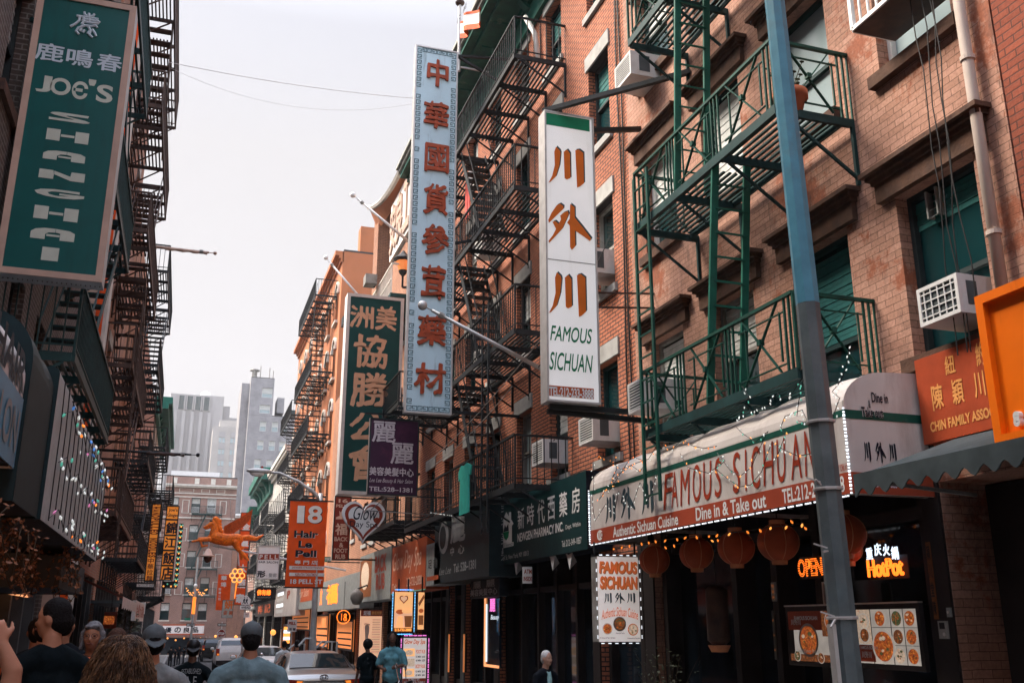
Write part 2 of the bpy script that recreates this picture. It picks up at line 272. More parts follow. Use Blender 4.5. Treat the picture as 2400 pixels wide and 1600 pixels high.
# ---------------------------------------------------------------- mesh collector
ORG = {}
class MB:
    def __init__(s): s.v = []; s.f = []
    def add(s, vs, fs):
        k = len(s.v); s.v += [tuple(p) for p in vs]; s.f += [tuple(i + k for i in f) for f in fs]; return s
    def box(s, x0, x1, y0, y1, z0, z1):
        if x0 > x1: x0, x1 = x1, x0
        if y0 > y1: y0, y1 = y1, y0
        if z0 > z1: z0, z1 = z1, z0
        return s.add([(x0, y0, z0), (x1, y0, z0), (x1, y1, z0), (x0, y1, z0), (x0, y0, z1), (x1, y0, z1), (x1, y1, z1), (x0, y1, z1)],
                     [(0, 3, 2, 1), (4, 5, 6, 7), (0, 1, 5, 4), (1, 2, 6, 5), (2, 3, 7, 6), (3, 0, 4, 7)])
    def bar(s, p, q, w, h=None, up=(0, 0, 1)):
        p, q = V(p), V(q); d = (q - p)
        if d.length < 1e-6: return s
        d.normalize(); h = h or w; u = V(up)
        if abs(d.dot(u)) > .98: u = V((1, 0, 0)) if abs(d.x) < .9 else V((0, 1, 0))
        a = d.cross(u).normalized(); b = a.cross(d).normalized(); a *= w / 2; b *= h / 2
        return s.add([p - a - b, p + a - b, p + a + b, p - a + b, q - a - b, q + a - b, q + a + b, q - a + b],
                     [(0, 1, 2, 3), (7, 6, 5, 4), (0, 4, 5, 1), (1, 5, 6, 2), (2, 6, 7, 3), (3, 7, 4, 0)])
    def tube(s, pts, r, n=8, cap=True, flat=1.):
        pts = [V(p) for p in pts]; m = len(pts); rs = r if isinstance(r, (list, tuple)) else [r] * m
        k = len(s.v); prev = None; vs = []
        for i, p in enumerate(pts):
            d = (pts[min(i + 1, m - 1)] - pts[max(i - 1, 0)])
            d = d.normalized() if d.length > 1e-9 else V((0, 0, 1))
            if prev is None:
                u = V((0, 0, 1)) if abs(d.z) < .9 else V((1, 0, 0)); a = d.cross(u).normalized()
            else:
                a = prev - d * prev.dot(d); a = a.normalized() if a.length > 1e-6 else d.orthogonal().normalized()
            prev = a; b = d.cross(a)
            vs += [p + (a * cos(2 * pi * j / n) + b * sin(2 * pi * j / n) * flat) * rs[i] for j in range(n)]
        fs = [(i * n + j, i * n + (j + 1) % n, (i + 1) * n + (j + 1) % n, (i + 1) * n + j) for i in range(m - 1) for j in range(n)]
        if cap: fs += [tuple(range(n))[::-1], tuple((m - 1) * n + j for j in range(n))]
        return s.add(vs, fs)
    def lathe(s, prof, c=(0, 0, 0), n=20, ax=None, cap=True):        # prof: (r, h) pairs along ax
        c = V(c); d = V(ax or (0, 0, 1)).normalized(); a = d.orthogonal().normalized(); b = d.cross(a)
        vs = [c + d * h + (a * cos(2 * pi * j / n) + b * sin(2 * pi * j / n)) * r for r, h in prof for j in range(n)]
        m = len(prof); fs = [(i * n + j, i * n + (j + 1) % n, (i + 1) * n + (j + 1) % n, (i + 1) * n + j) for i in range(m - 1) for j in range(n)]
        if cap: fs += [tuple(range(n))[::-1], tuple((m - 1) * n + j for j in range(n))]
        return s.add(vs, fs)
    def ell(s, c, r, n=14, m=10, rot=None):
        c = V(c); vs = []; fs = []
        for i in range(1, m):
            t = pi * i / m
            for j in range(n):
                p = V((r[0] * sin(t) * cos(2 * pi * j / n), r[1] * sin(t) * sin(2 * pi * j / n), r[2] * cos(t)))
                vs.append(c + (rot @ p if rot else p))
        top = V((0, 0, r[2])); bot = V((0, 0, -r[2]))
        vs += [c + (rot @ top if rot else top), c + (rot @ bot if rot else bot)]; T = len(vs) - 2; B = T + 1
        for i in range(m - 2):
            for j in range(n): fs.append((i * n + j, (i + 1) * n + j, (i + 1) * n + (j + 1) % n, i * n + (j + 1) % n))
        for j in range(n): fs.append((T, j, (j + 1) % n)); fs.append((B, (m - 2) * n + (j + 1) % n, (m - 2) * n + j))
        return s.add(vs, fs)
    def cap(s, p, q, r0, r1, n=10):                                   # tapered capsule
        p, q = V(p), V(q); d = q - p; L = max(d.length, 1e-6); d.normalize()
        prof = [(r0 * sin(t), -r0 * cos(t)) for t in (.05, .5, 1.0, pi / 2)] + [(r1 * cos(t), L + r1 * sin(t)) for t in (0, .55, 1.05, 1.5)]
        return s.lathe(prof, p, n, d)
    def prism(s, poly, o, u, v, n, t0, t1):                           # 2-D polygon swept from n*t0 to n*t1
        o, u, v, n = V(o), V(u), V(v), V(n); k = len(poly)
        P = [o + u * a + v * b for a, b in poly]
        return s.add([p + n * t0 for p in P] + [p + n * t1 for p in P],
                     [tuple(range(k))[::-1], tuple(range(k, 2 * k))] + [(i, (i + 1) % k, (i + 1) % k + k, i + k) for i in range(k)])
    def build(s, name, m, parent=None, smooth=False, label=None, kind=None):
        o = link(name, mesh(name, s.v, s.f, m, smooth, ORG.get(parent, V((0, 0, 0))) if parent else V((0, 0, 0))), parent)
        if label: o['label'] = label
        if kind: o['kind'] = kind
        return o
def mesh(name, vs, fs, m, smooth=False, org=V((0, 0, 0))):
    me = bpy.data.meshes.new(name)
    me.from_pydata([(a - org.x, b - org.y, c - org.z) for a, b, c in vs], [], fs)
    me.materials.append(M[m] if isinstance(m, str) else m)
    if smooth: me.polygons.foreach_set('use_smooth', [True] * len(me.polygons))
    me.update(); return me
def link(name, data, parent=None):
    o = bpy.data.objects.new(name, data); COL.objects.link(o)
    if parent: o.parent = parent; ORG[o] = ORG.get(parent, V((0, 0, 0)))
    else: ORG[o] = V((0, 0, 0))
    return o
def thing(name, label, cat, at=(0, 0, 0), group=None):
    o = bpy.data.objects.new(name, None); COL.objects.link(o); o.empty_display_size = .2
    o.location = at; ORG[o] = V(at); o['label'] = label; o['category'] = cat
    if group: o['group'] = group
    return o
def tag(o, label, cat, group=None):
    o['label'] = label; o['category'] = cat
    if group: o['group'] = group
    return o
def copy_tree(o, parent=None):
    c = o.copy(); COL.objects.link(c)
    if parent: c.parent = parent
    ORG[c] = ORG[o]
    for ch in list(o.children): copy_tree(ch, c)
    return c
def struct(o): o['kind'] = 'structure'; return o

# ---------------------------------------------------------------- lettering
_G = {}
def glyph(t, off=0., shear=0., space=1., wob=0.):
    k = (t, off, shear, space, wob)
    if k in _G: return _G[k]
    cu = bpy.data.curves.new("t", 'FONT'); cu.body = t; cu.size = 1; cu.offset = off; cu.shear = shear; cu.space_character = space; cu.resolution_u = 5
    cu.align_x = 'CENTER'; cu.space_line = .95
    o = bpy.data.objects.new("t", cu); COL.objects.link(o)
    dg = bpy.context.evaluated_depsgraph_get(); me = bpy.data.meshes.new_from_object(o.evaluated_get(dg))
    vs = [(v.co.x, v.co.y) for v in me.vertices]; fs = [tuple(p.vertices) for p in me.polygons]
    if wob: vs = [(x + wob * mnoise.noise(V((x * 6, y * 6, 3))), y + wob * mnoise.noise(V((x * 6, y * 6, 9)))) for x, y in vs]
    bpy.data.objects.remove(o); bpy.data.curves.remove(cu); bpy.data.meshes.remove(me)
    xs = [a for a, b in vs] or [0]; ys = [b for a, b in vs] or [0]
    _G[k] = (vs, fs, min(xs), min(ys), max(xs), max(ys)); return _G[k]
class Panel:
    """a flat sign face: origin o (lower left), u right, v up, n towards the viewer, w x h metres"""
    def __init__(s, o, u, v, n, w, h): s.o, s.u, s.v, s.n, s.w, s.h = V(o), V(u), V(v), V(n), w, h
    @classmethod
    def Y(c, x0, y0, x1, y1, Y):                                       # px left top right bottom, facing the camera down the street
        a = Q(x0, (y0 + y1) / 2, Y=Y); b = Q(x1, (y0 + y1) / 2, Y=Y); zt = (Q(x0, y0, Y=Y).z); zb = Q(x0, y1, Y=Y).z
        return c((a.x, Y, zb), (1, 0, 0), (0, 0, 1), (0, -1, 0), b.x - a.x, zt - zb)
    @classmethod
    def X(c, x0, y0, x1, y1, X):                                       # (x0,y0) left top pixel, (x1,y1) right bottom pixel, flat on the right-hand facade
        a = Q(x0, y0, X=X); b = Q(x1, y1, X=X)
        return c((X, a.y, b.z), (0, -1, 0), (0, 0, 1), (-1, 0, 0), a.y - b.y, a.z - b.z)
    def pt(s, a, b, t=0): return s.o + s.u * a + s.v * b + s.n * t
    def uv(s, px, py):
        d = _F + _R * ((px - 1200) / FPX) + _U * ((800 - py) / FPX); c = V((0, 0, CZ))
        p = c + d * ((s.o - c).dot(s.n) / d.dot(s.n)) - s.o
        return p.dot(s.u), p.dot(s.v)
    def box(s, a0, b0, a1, b1, t0, t1, mb=None):
        return (mb or MB()).prism([(a0, b0), (a1, b0), (a1, b1), (a0, b1)], s.o, s.u, s.v, s.n, t0, t1)
    def frame(s, wd, t0, t1, mb=None):
        mb = mb or MB(); w, h = s.w, s.h
        for r in ((0, 0, w, wd), (0, h - wd, w, h), (0, wd, wd, h - wd), (w - wd, wd, w, h - wd)): s.box(*r, t0, t1, mb)
        return mb
    def text(s, t, r, m, par, name='lettering', off=.0, shear=0., lift=.004, ext=0., space=1., px=True, wob=0., keep=False, label=None, curve=0, shift=False):
        """r: bounding box (left, top, right, bottom) in photograph pixels or, px=False, in fractions of the panel"""
        if px:
            a0, b1 = s.uv(r[0], r[1]); a1, b0 = s.uv(r[2], r[3])
        else: a0, b1, a1, b0 = r[0] * s.w, r[1] * s.h, r[2] * s.w, r[3] * s.h
        cjk = shift or any(ord(c) > 0x2e00 for c in t); bo = off if cjk else 0
        vs, fs, x0, y0, x1, y1 = glyph(t, 0 if cjk else off, shear, space, wob)
        sx = (a1 - a0) / max(x1 - x0, 1e-6); sy = (b1 - b0) / max(y1 - y0, 1e-6)
        if keep: sx = sy = min(sx, sy)
        cx, cy = (a0 + a1) / 2, (b0 + b1) / 2; mx, my = (x0 + x1) / 2, (y0 + y1) / 2
        def P(x, y, z):
            a = cx + (x - mx) * sx; b = cy + (y - my) * sy
            if curve: b += -curve * ((x - mx) / (x1 - x0) * 2) ** 2
            return s.pt(a, b, z)
        mb = MB(); sh = [(0, 0)] if not bo else [(bo * cos(a), bo * sin(a)) for a in (.4, 1.97, 3.54, 5.1)] + ([(bo * .5 * cos(a), bo * .5 * sin(a)) for a in (1.2, 4.3)] if bo > .025 else [])
        for q, (ox, oy) in enumerate(sh): mb.add([P(x + ox, y + oy, lift + ext + .0004 * q) for x, y in vs], fs)
        if ext:
            ed = {}
            for f in fs:
                for i in range(len(f)):
                    e = (f[i], f[(i + 1) % len(f)]); ed[e] = 1
            bd = [e for e in ed if (e[1], e[0]) not in ed]
            for ox, oy in sh:
                for i, j in bd:
                    (xa, ya), (xb, yb) = vs[i], vs[j]; mb.add([P(xa + ox, ya + oy, lift + ext), P(xb + ox, yb + oy, lift + ext), P(xb + ox, yb + oy, 0), P(xa + ox, ya + oy, 0)], [(0, 3, 2, 1)])
        return mb.build(name, m, par, label=label)
    def rect(s, r, m, par, name='band', lift=.002, px=True, th=.002):
        if px:
            a0, b1 = s.uv(r[0], r[1]); a1, b0 = s.uv(r[2], r[3])
        else: a0, b1, a1, b0 = r[0] * s.w, r[1] * s.h, r[2] * s.w, r[3] * s.h
        return s.box(a0, b0, a1, b1, lift - th, lift).build(name, m, par)
    def poly(s, pts, m, par, name='emblem', lift=.003, px=True, th=.002):
        P = [s.uv(*p) if px else (p[0] * s.w, p[1] * s.h) for p in pts]
        return MB().prism(P, s.o, s.u, s.v, s.n, lift - th, lift).build(name, m, par)
    def disc(s, cx, cy, rx, ry, m, par, name='picture', lift=.003, n=24, th=.002):
        return MB().prism([(cx * s.w + rx * s.w * cos(2 * pi * i / n), cy * s.h + ry * s.h * sin(2 * pi * i / n)) for i in range(n)], s.o, s.u, s.v, s.n, lift - th, lift).build(name, m, par)
# ================================================================ SETTING: ground, road, pavements
def sheet(name, x0, x1, y0, y1, dz, m, ny=1):
    mb = MB(); n = ny
    for i in range(n):
        a, b = y0 + (y1 - y0) * i / n, y0 + (y1 - y0) * (i + 1) / n
        mb.add([(x0, a, gz(a) + dz), (x1, a, gz(a) + dz), (x1, b, gz(b) + dz), (x0, b, gz(b) + dz)], [(0, 1, 2, 3)])
    return struct(mb.build(name, m))
g = MB(); ys = [-58, 0, 130, 418]; gy = [-.13, -.13, -.13 + gz(130), -.13 + gz(130)]
for i in range(3): g.add([(-148, ys[i], gy[i]), (148, ys[i], gy[i]), (148, ys[i + 1], gy[i + 1]), (-148, ys[i + 1], gy[i + 1])], [(0, 1, 2, 3)])
struct(g.build('ground', 'asphalt'))
KL, KR = -.7, 4.0
sheet('road', KL, KR, -30, 106, -.122, 'asphalt', 1)
def slab(name, x0, x1, y0, y1, m):
    mb = MB(); k = gz(y0), gz(y1)
    mb.add([(x0, y0, k[0] - .2), (x1, y0, k[0] - .2), (x1, y1, k[1] - .2), (x0, y1, k[1] - .2), (x0, y0, k[0]), (x1, y0, k[0]), (x1, y1, k[1]), (x0, y1, k[1])],
           [(0, 3, 2, 1), (4, 5, 6, 7), (0, 1, 5, 4), (1, 2, 6, 5), (2, 3, 7, 6), (3, 0, 4, 7)])
    return struct(mb.build(name, m))
slab('pavement', XL - .2, KL - .16, .01, 106, 'pavement'); slab('pavement', KR + .16, XR + .2, .01, 106, 'pavement')
slab('kerb', KL - .157, KL, .01, 106, 'kerb'); slab('kerb', KR, KR + .157, .01, 106, 'kerb')
cw = MB()
for i in range(9):
    x = KL + .3 + i * .5; a, b = 100.5, 104
    cw.add([(x, a, gz(a) - .118), (x + .28, a, gz(a) - .118), (x + .28, b, gz(b) - .118), (x, b, gz(b) - .118)], [(0, 1, 2, 3)])
struct(cw.build('road_crossing', 'road_paint'))

# ================================================================ BUILDING KIT
def W3(F, a, z, d):
    k, p = F
    return V((p + d, a, z)) if k == 'R' else (V((p - d, a, z)) if k == 'L' else V((a, p + d, z)))
def fbox(mb, F, a0, a1, z0, z1, d0, d1):
    p, q = W3(F, a0, z0, d0), W3(F, a1, z1, d1); mb.box(p.x, q.x, p.y, q.y, p.z, q.z); return mb
def wall_mesh(F, a0, a1, z0, z1, holes, rev=.24, thick=7.):
    mb = MB()
    A = sorted({a0, a1} | {h[0] for h in holes} | {h[1] for h in holes}); Z = sorted({z0, z1} | {h[2] for h in holes} | {h[3] for h in holes})
    for i in range(len(A) - 1):
        for j in range(len(Z) - 1):
            ca, cz = (A[i] + A[i + 1]) / 2, (Z[j] + Z[j + 1]) / 2
            if any(h[0] < ca < h[1] and h[2] < cz < h[3] for h in holes): continue
            mb.add([W3(F, A[i], Z[j], 0), W3(F, A[i + 1], Z[j], 0), W3(F, A[i + 1], Z[j + 1], 0), W3(F, A[i], Z[j + 1], 0)], [(0, 1, 2, 3)])
    for h in holes:
        r = h[4] if len(h) > 4 else rev; b0, b1, c0, c1 = h[:4]
        for P in ([(b0, c0), (b1, c0)], [(b1, c0), (b1, c1)], [(b1, c1), (b0, c1)], [(b0, c1), (b0, c0)]):
            (p, q), (s, t) = P
            mb.add([W3(F, p, q, 0), W3(F, s, t, 0), W3(F, s, t, r), W3(F, p, q, r)], [(0, 1, 2, 3)])
    for a in (a0, a1): mb.add([W3(F, a, z0, 0), W3(F, a, z1, 0), W3(F, a, z1, thick), W3(F, a, z0, thick)], [(0, 1, 2, 3)])
    mb.add([W3(F, a0, z0, thick), W3(F, a1, z0, thick), W3(F, a1, z1, thick), W3(F, a0, z1, thick)], [(0, 1, 2, 3)])
    return mb
def shops(t, F, hs, m='dark_wood'):
    for r in hs:
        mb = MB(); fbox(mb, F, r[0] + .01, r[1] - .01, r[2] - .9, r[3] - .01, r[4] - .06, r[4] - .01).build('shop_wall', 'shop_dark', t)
        mb = MB(); n = max(1, round((r[1] - r[0]) / 1.2))
        for i in range(n + 1):
            a = r[0] + .06 + (r[1] - r[0] - .12) * i / n; fbox(mb, F, a - .05, a + .05, r[2] - .9, r[3] - .02, .12, r[4] - .065)
        fbox(mb, F, r[0] + .02, r[1] - .02, r[2] - .9, r[2] + .4, .16, r[4] - .07); fbox(mb, F, r[0] + .02, r[1] - .02, r[3] - .75, r[3] - .65, .15, r[4] - .068); mb.build('shopfront_frame', m, t)
        mb = MB(); fbox(mb, F, r[0] + .1, r[1] - .1, r[2] + .41, r[3] - .76, .26, .29).build('shop_glass', 'shop_glass', t)
def building(name, label, F, a0, a1, z0, z1, holes, m, rev=.24, thick=7.):
    t = thing(name, label, 'building', W3(F, (a0 + a1) / 2, z0, 0)); wall_mesh(F, a0, a1, z0, z1, holes, rev, thick).build('wall', m, t)
    mb = MB(); fbox(mb, F, a0 + .03, a1 - .03, z1 - .02, z1 + .12, .05, thick - .05).build('roof', 'roofing', t)
    return t
def window(t, F, a0, a1, z0, z1, frame='dark_frame', pane='pane_dark', sill=None, lintel=None, blind=None, bk=0, rev=.24, bars=False, half=.5, sd=.06, lh=.3):
    mb = MB(); f = .055; d0, d1 = rev - .10, rev - .03
    for r in ((a0, a1, z0, z0 + f), (a0, a1, z1 - f, z1), (a0, a0 + f, z0 + f, z1 - f), (a1 - f, a1, z0 + f, z1 - f)): fbox(mb, F, *r, d0, d1)
    zm = z0 + (z1 - z0) * half; fbox(mb, F, a0 + f, a1 - f, zm - .025, zm + .025, d0 + .01, d1 - .002)
    if bars: fbox(mb, F, (a0 + a1) / 2 - .015, (a0 + a1) / 2 + .015, z0 + f, z1 - f, d0 + .016, d1 - .004)
    w = mb.build('window', frame, t)
    mb = MB(); fbox(mb, F, a0 + .002, a1 - .002, z0 + .002, z1 - .002, rev - .035, rev - .012).build('pane', pane, w)
    if blind:
        mb = MB(); u = blind[1]; b0 = z1 - f - (z1 - z0 - 2 * f) * u
        n = max(int((z1 - f - b0) / .06), 1)
        for i in range(n): fbox(mb, F, a0 + f, a1 - f, b0 + i * .06, b0 + i * .06 + .052, rev - .045 - .008 * (i % 2), rev - .036)
        mb.build('window_blind', blind[0], w)
    if sill:
        mb = MB(); fbox(mb, F, a0 - .1, a1 + .1, z0 - .14, z0 - .004, -sd, .1).build('sill', sill, w)
    if lintel == 'slab':
        mb = MB(); fbox(mb, F, a0 - .09, a1 + .09, z1 + .003, z1 + lh, -.035, .1).build('lintel', 'gray_stone', w)
    elif lintel == 'hood':
        mb = MB(); z = z1 + .004; e = .2
        fbox(mb, F, a0 - e, a1 + e, z, z + .2, -.07, .1); fbox(mb, F, a0 - e - .02, a1 + e + .02, z + .201, z + .25, -.10, .1)
        fbox(mb, F, a0 - e - .05, a1 + e + .05, z + .251, z + .295, -.14, .1); fbox(mb, F, a0 - e - .09, a1 + e + .09, z + .296, z + .345, -.19, .1)
        mb.build('lintel', 'brown_stone', w)
    elif lintel == 'arch':
        mb = MB(); n = 9; am = (a0 + a1) / 2; r0 = (a1 - a0) / 2 + .04
        for i in range(n):
            u, v_ = pi * i / n, pi * (i + 1) / n
            pts = [(am - cos(q) * rr, z1 - .28 + sin(q) * rr * .8) for q, rr in ((u, r0), (v_, r0), (v_, r0 + .16), (u, r0 + .16))]
            mb.add([W3(F, *p, -.09) for p in pts] + [W3(F, *p, .05) for p in pts], [(0, 1, 2, 3), (7, 6, 5, 4), (0, 4, 5, 1), (1, 5, 6, 2), (2, 6, 7, 3), (3, 7, 4, 0)])
        fbox(mb, F, a0 - .22, a0 - .02, z1 - .5, z1 - .28, -.12, .05); fbox(mb, F, a1 + .02, a1 + .22, z1 - .5, z1 - .28, -.12, .05)
        mb.build('arched_hood', 'cream_paint', w)
        mb = MB()
        for i in range(n):                                              # brick filling between the square head and the arch
            u, v_ = pi * i / n, pi * (i + 1) / n
            pts = [(am - cos(u) * r0 * 1.02, z1 + .02), (am - cos(v_) * r0 * 1.02, z1 + .02), (am - cos(v_) * r0, z1 - .28 + sin(v_) * r0 * .8), (am - cos(u) * r0, z1 - .28 + sin(u) * r0 * .8)]
            mb.add([W3(F, *p, .02) for p in pts], [(0, 1, 2, 3)])
        mb.build('spandrel', 'orange_stucco', w)
    return w
def cornice(t, F, a0, a1, z0, prof, m, brackets=None, name='cornice'):
    """prof: list of (out0, z0, z1) steps; brackets: (spacing, depth, height, width)"""
    mb = MB()
    for o, za, zb in prof: fbox(mb, F, a0, a1, z0 + za, z0 + zb - .002, -o, .05)
    c = mb.build(name, m, t)
    if brackets:
        sp, dp, h, wd = brackets; n = max(int((a1 - a0) / sp), 1)
        for i in range(n):
            a = a0 + sp * (.5 + i); b = MB()
            P = [(0, 0), (0, -h), (.12, -h), (dp * .55, -h * .45), (dp, -.16), (dp, 0)]
            vs = [W3(F, a + s * wd / 2, z0 + prof[-1][1] - .001 + z, -o) for s in (-1, 1) for o, z in P]; k = len(P)
            b.add(vs, [tuple(range(k)), tuple(range(k, 2 * k))[::-1]] + [(i_, (i_ + 1) % k, (i_ + 1) % k + k, i_ + k) for i_ in range(k)]).build('bracket', m, c)
    return c

def fire_escape(name, label, F, a0, a1, dep, zs, m, rail='bars', stairs=(), ladder=None, group=None, hole=None, brk=True, slat=.085, rh=.85, inner=.12, mats=None):
    """stairs: (level index of the upper platform, a_top, a_bottom, z_bottom or None, out0, out1); d < 0 is towards the street"""
    t = thing(name, label, 'fire escape', W3(F, (a0 + a1) / 2, zs[0], -dep / 2), group)
    def P(a, z, o): return W3(F, a, z, -o)
    for li, z in enumerate(zs):
        mb = MB()
        fbox(mb, F, a0, a1, z - .11, z, -dep - .02, -dep + .02); fbox(mb, F, a0, a1, z - .09, z - .01, -inner - .015, -inner + .015)
        n = max(2, round((a1 - a0) / 1.15)); 
        for i in range(n + 1):
            a = a0 + (a1 - a0) * i / n; fbox(mb, F, a - .02, a + .02, z - .12, z - .025, -dep + .021, 0)
        hs = [s for s in stairs if s[0] == li]
        o = inner + .05
        while o < dep - .04:
            segs = [(a0 + .03, a1 - .03)]
            for s in hs:
                lo, hi = min(s[1], s[2]) - .1, max(s[1], s[2]) - .25
                lo, hi = (min(s[1], s[1] + (s[2] - s[1]) * .5), max(s[1], s[1] + (s[2] - s[1]) * .5))
                if s[4] - .05 < o < s[5] + .05:
                    segs = [x for sg in segs for x in ((sg[0], min(sg[1], lo)), (max(sg[0], hi), sg[1])) if x[1] - x[0] > .05]
            for x in segs: fbox(mb, F, x[0], x[1], z - .024, z - .003, -o - .018, -o + .018)
            o += slat
        pm = m if not mats else mats[li % len(mats)]
        pl = mb.build('platform', 'dark_green_iron' if m == 'green_iron' else pm, t)  # green platforms take a darker green: underside shade put into the colour
        if brk:
            for i in range(n + 1):
                a = a0 + (a1 - a0) * i / n; mb = MB()
                mb.bar(P(a, z - .12, dep - .1), P(a, z - .72, .02), .03); mb.bar(P(a, z - .1, .02), P(a, z - .8, .02), .04); mb.build('bracket', 'dark_green_iron' if m == 'green_iron' else pm, pl)  # brackets carry the same painted underside shade
        mb = MB(); zt = z + rh
        c = [(a0, .0), (a0, dep), (a1, dep), (a1, .0)]
        for (p, q), (s, u) in zip(c[:-1], c[1:]):
            mb.bar(P(p, zt, q), P(s, zt, u), .045, .035)
            L = abs(p - s) + abs(q - u)
            if rail == 'bars':
                mb.bar(P(p, z + .08, q), P(s, z + .08, u), .02)
                k = max(2, int(L / .135))
                for i in range(k + 1): mb.bar(P(p + (s - p) * i / k, z - .02, q + (u - q) * i / k), P(p + (s - p) * i / k, zt, q + (u - q) * i / k), .016)
            else:
                k = max(1, round(L / 1.15))
                for i in range(k):
                    f0, f1 = i / k, (i + 1) / k; g0 = f0 + .12 * (f1 - f0); g1 = f1 - .12 * (f1 - f0); gm = (g0 + g1) / 2
                    A = lambda f, zz: P(p + (s - p) * f, zz, q + (u - q) * f)
                    mb.bar(A(g0 + .13 / k, z + .02), A(g1 - .05 / k, zt - .02), .03, .012); mb.bar(A(g1 - .05 / k, z + .02), A(g0 + .13 / k, zt - .02), .03, .012)
                    for e in (-1, 1):
                        mb.bar(A(gm + e * .28 / k, z + .12), A(gm + e * .28 / k, zt - .14), .018); mb.bar(A(gm - .34 / k, zt - .425 + e * .27), A(gm + .4 / k, zt - .425 + e * .27), .022, .012)
                    mb.bar(A(gm + .02 / k, z + .42), A(gm + .07 / k, z + .42), .06, .06)
                    for e in (.0, .07, .14): mb.bar(A(f0 + e / k, z - .02), A(f0 + e / k, zt), .022)
        mb.bar(P(a1, z - .02, dep), P(a1, zt, dep), .03); mb.bar(P(a0, z - .02, dep), P(a0, zt, dep), .03)
        mb.build('railing', pm, t)
    for s in stairs:
        li, at, ab, zb, o0, o1 = s[:6]; z1 = zs[li]; zb = zs[li - 1] if zb is None else zb
        mb = MB(); style = s[6] if len(s) > 6 else 'tread'; sw = .14 if style == 'tread' else .09
        for o in (o0, o1): mb.bar(P(at, z1 + .02, o), P(ab, zb + .02, o), .02 if style == 'tread' else .035, sw)
        n = int((z1 - zb) / (.24 if style == 'tread' else .27))
        for i in range(1, n):
            f = i / n; a = at + (ab - at) * f; z = z1 + (zb - z1) * f
            if style == 'tread': fbox(mb, F, a - .1, a + .1, z - .015, z + .015, -o1 + .012, -o0 - .012)
            else:
                for e in (-.035, .035): mb.bar(P(a + e * .5, z + e * .3, o0 + .01), P(a + e * .5, z + e * .3, o1 - .01), .018)
        if style == 'tread':
            for o in (o0, o1): mb.bar(P(at, z1 + .85, o), P(ab, zb + .85, o), .022); mb.bar(P(ab, zb, o), P(ab, zb + .85, o), .02)
        mb.build('stair', s[7] if len(s) > 7 else m, t)
    if ladder:
        a, o, z0, z1 = ladder[:4]; mb = MB()
        for e in (-.2, .2): mb.bar(P(a + e, z0, o), P(a + e, z1, o), .05, .03)
        k = int((z1 - z0) / .3)
        for i in range(k): mb.bar(P(a - .19, z0 + .1 + i * .3, o), P(a + .19, z0 + .1 + i * .3, o), .02)
        mb.build('drop_ladder', m, t)
    return t
FR, FL = ('R', XR), ('L', XL)

# ================================================================ RIGHT-HAND SIDE OF THE STREET
# ---- pink painted tenement
PC = [6.75, 8.57, 10.45, 12.3]; PRW = [(4.1, 5.79), (7.2, 8.87), (10.25, 11.95), (13.3, 15.0)]
ph = [(c - .52, c + .52, z0, z1) for c in PC for z0, z1 in PRW]
shop = (7.45, 13.0, .02, 3.45, .55)
pink = building('pink_brick_tenement', 'pink painted brick tenement with brown window hoods and peeling paint', FR, 5.8, 13.35, -.4, 19, ph + [shop, (5.95, 7.15, .02, 2.9, .6)], 'pink_brick')
sty = {(0, 0): ('dark_frame', 'pane_teal', ('teal_blind', .2), .42), (1, 0): ('teal_frame', 'pane_teal', ('teal_blind', .72), .3), (2, 0): ('gray_iron', 'pane_dark', ('blind', .42), .55), (3, 0): ('gray_iron', 'pane_dark', ('curtain', .4), .5),
       (0, 1): ('white_frame', 'pane_sky_glare', None, .45), (1, 1): ('teal_frame', 'pane_sky_glare', None, .45), (2, 1): ('teal_frame', 'pane_teal', ('curtain', .9), .5), (3, 1): ('white_frame', 'pane_teal', ('curtain', .55), .5)}
for i, c in enumerate(PC):
    for j, (z0, z1) in enumerate(PRW):
        fr, pa, bl, hf = sty.get((i, j), ('teal_frame', 'pane_teal', ('curtain', .5) if (i + j) % 2 else None, .5))
        window(pink, FR, c - .52, c + .52, z0, z1, fr, pa, 'brown_stone', 'hood', bl, half=hf, sd=.09)
mb = MB()
va, vb = Q(2165, 450, X=XR + .1), Q(2196, 500, X=XR + .1)
for i in range(4): z = vb.z + (va.z - vb.z) * i / 4; mb.add([W3(FR, va.y, z, .12), W3(FR, vb.y, z, .12), W3(FR, vb.y, z + .05, .19), W3(FR, va.y, z + .05, .19)], [(0, 1, 2, 3)])
for q in ((va.y + .01, va.y - .01), (vb.y + .01, vb.y - .01)): fbox(mb, FR, q[1], q[0], vb.z, va.z, .11, .19)
mb.build('louvre_vent', 'fascia_grey', pink)
# shopfront of the restaurant, door of the stair hall
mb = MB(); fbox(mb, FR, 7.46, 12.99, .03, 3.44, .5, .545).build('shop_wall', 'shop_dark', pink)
mb = MB()
for a in (7.5, 9.25, 10.1, 11.0, 12.9): fbox(mb, FR, a - .06, a + .06, .04, 3.4, .1, .49)
fbox(mb, FR, 7.47, 9.25, .03, .72, .06, .48); fbox(mb, FR, 11.06, 12.84, .03, .62, .12, .48); fbox(mb, FR, 7.47, 12.9, 2.62, 2.74, .2, .47)
mb.build('shopfront_frame', 'dark_wood', pink)
mb = MB(); fbox(mb, FR, 7.57, 9.18, .73, 2.6, .30, .33); fbox(mb, FR, 11.07, 12.83, .63, 2.6, .33, .36); fbox(mb, FR, 9.32, 10.03, .05, 2.55, .38, .42); fbox(mb, FR, 10.17, 10.93, .05, 2.55, .38, .42)
mb.build('shop_glass', 'shop_glass', pink)
mb = MB(); fbox(mb, FR, 5.97, 7.13, .04, 2.88, .5, .56).build('door', 'dark_wood', pink)
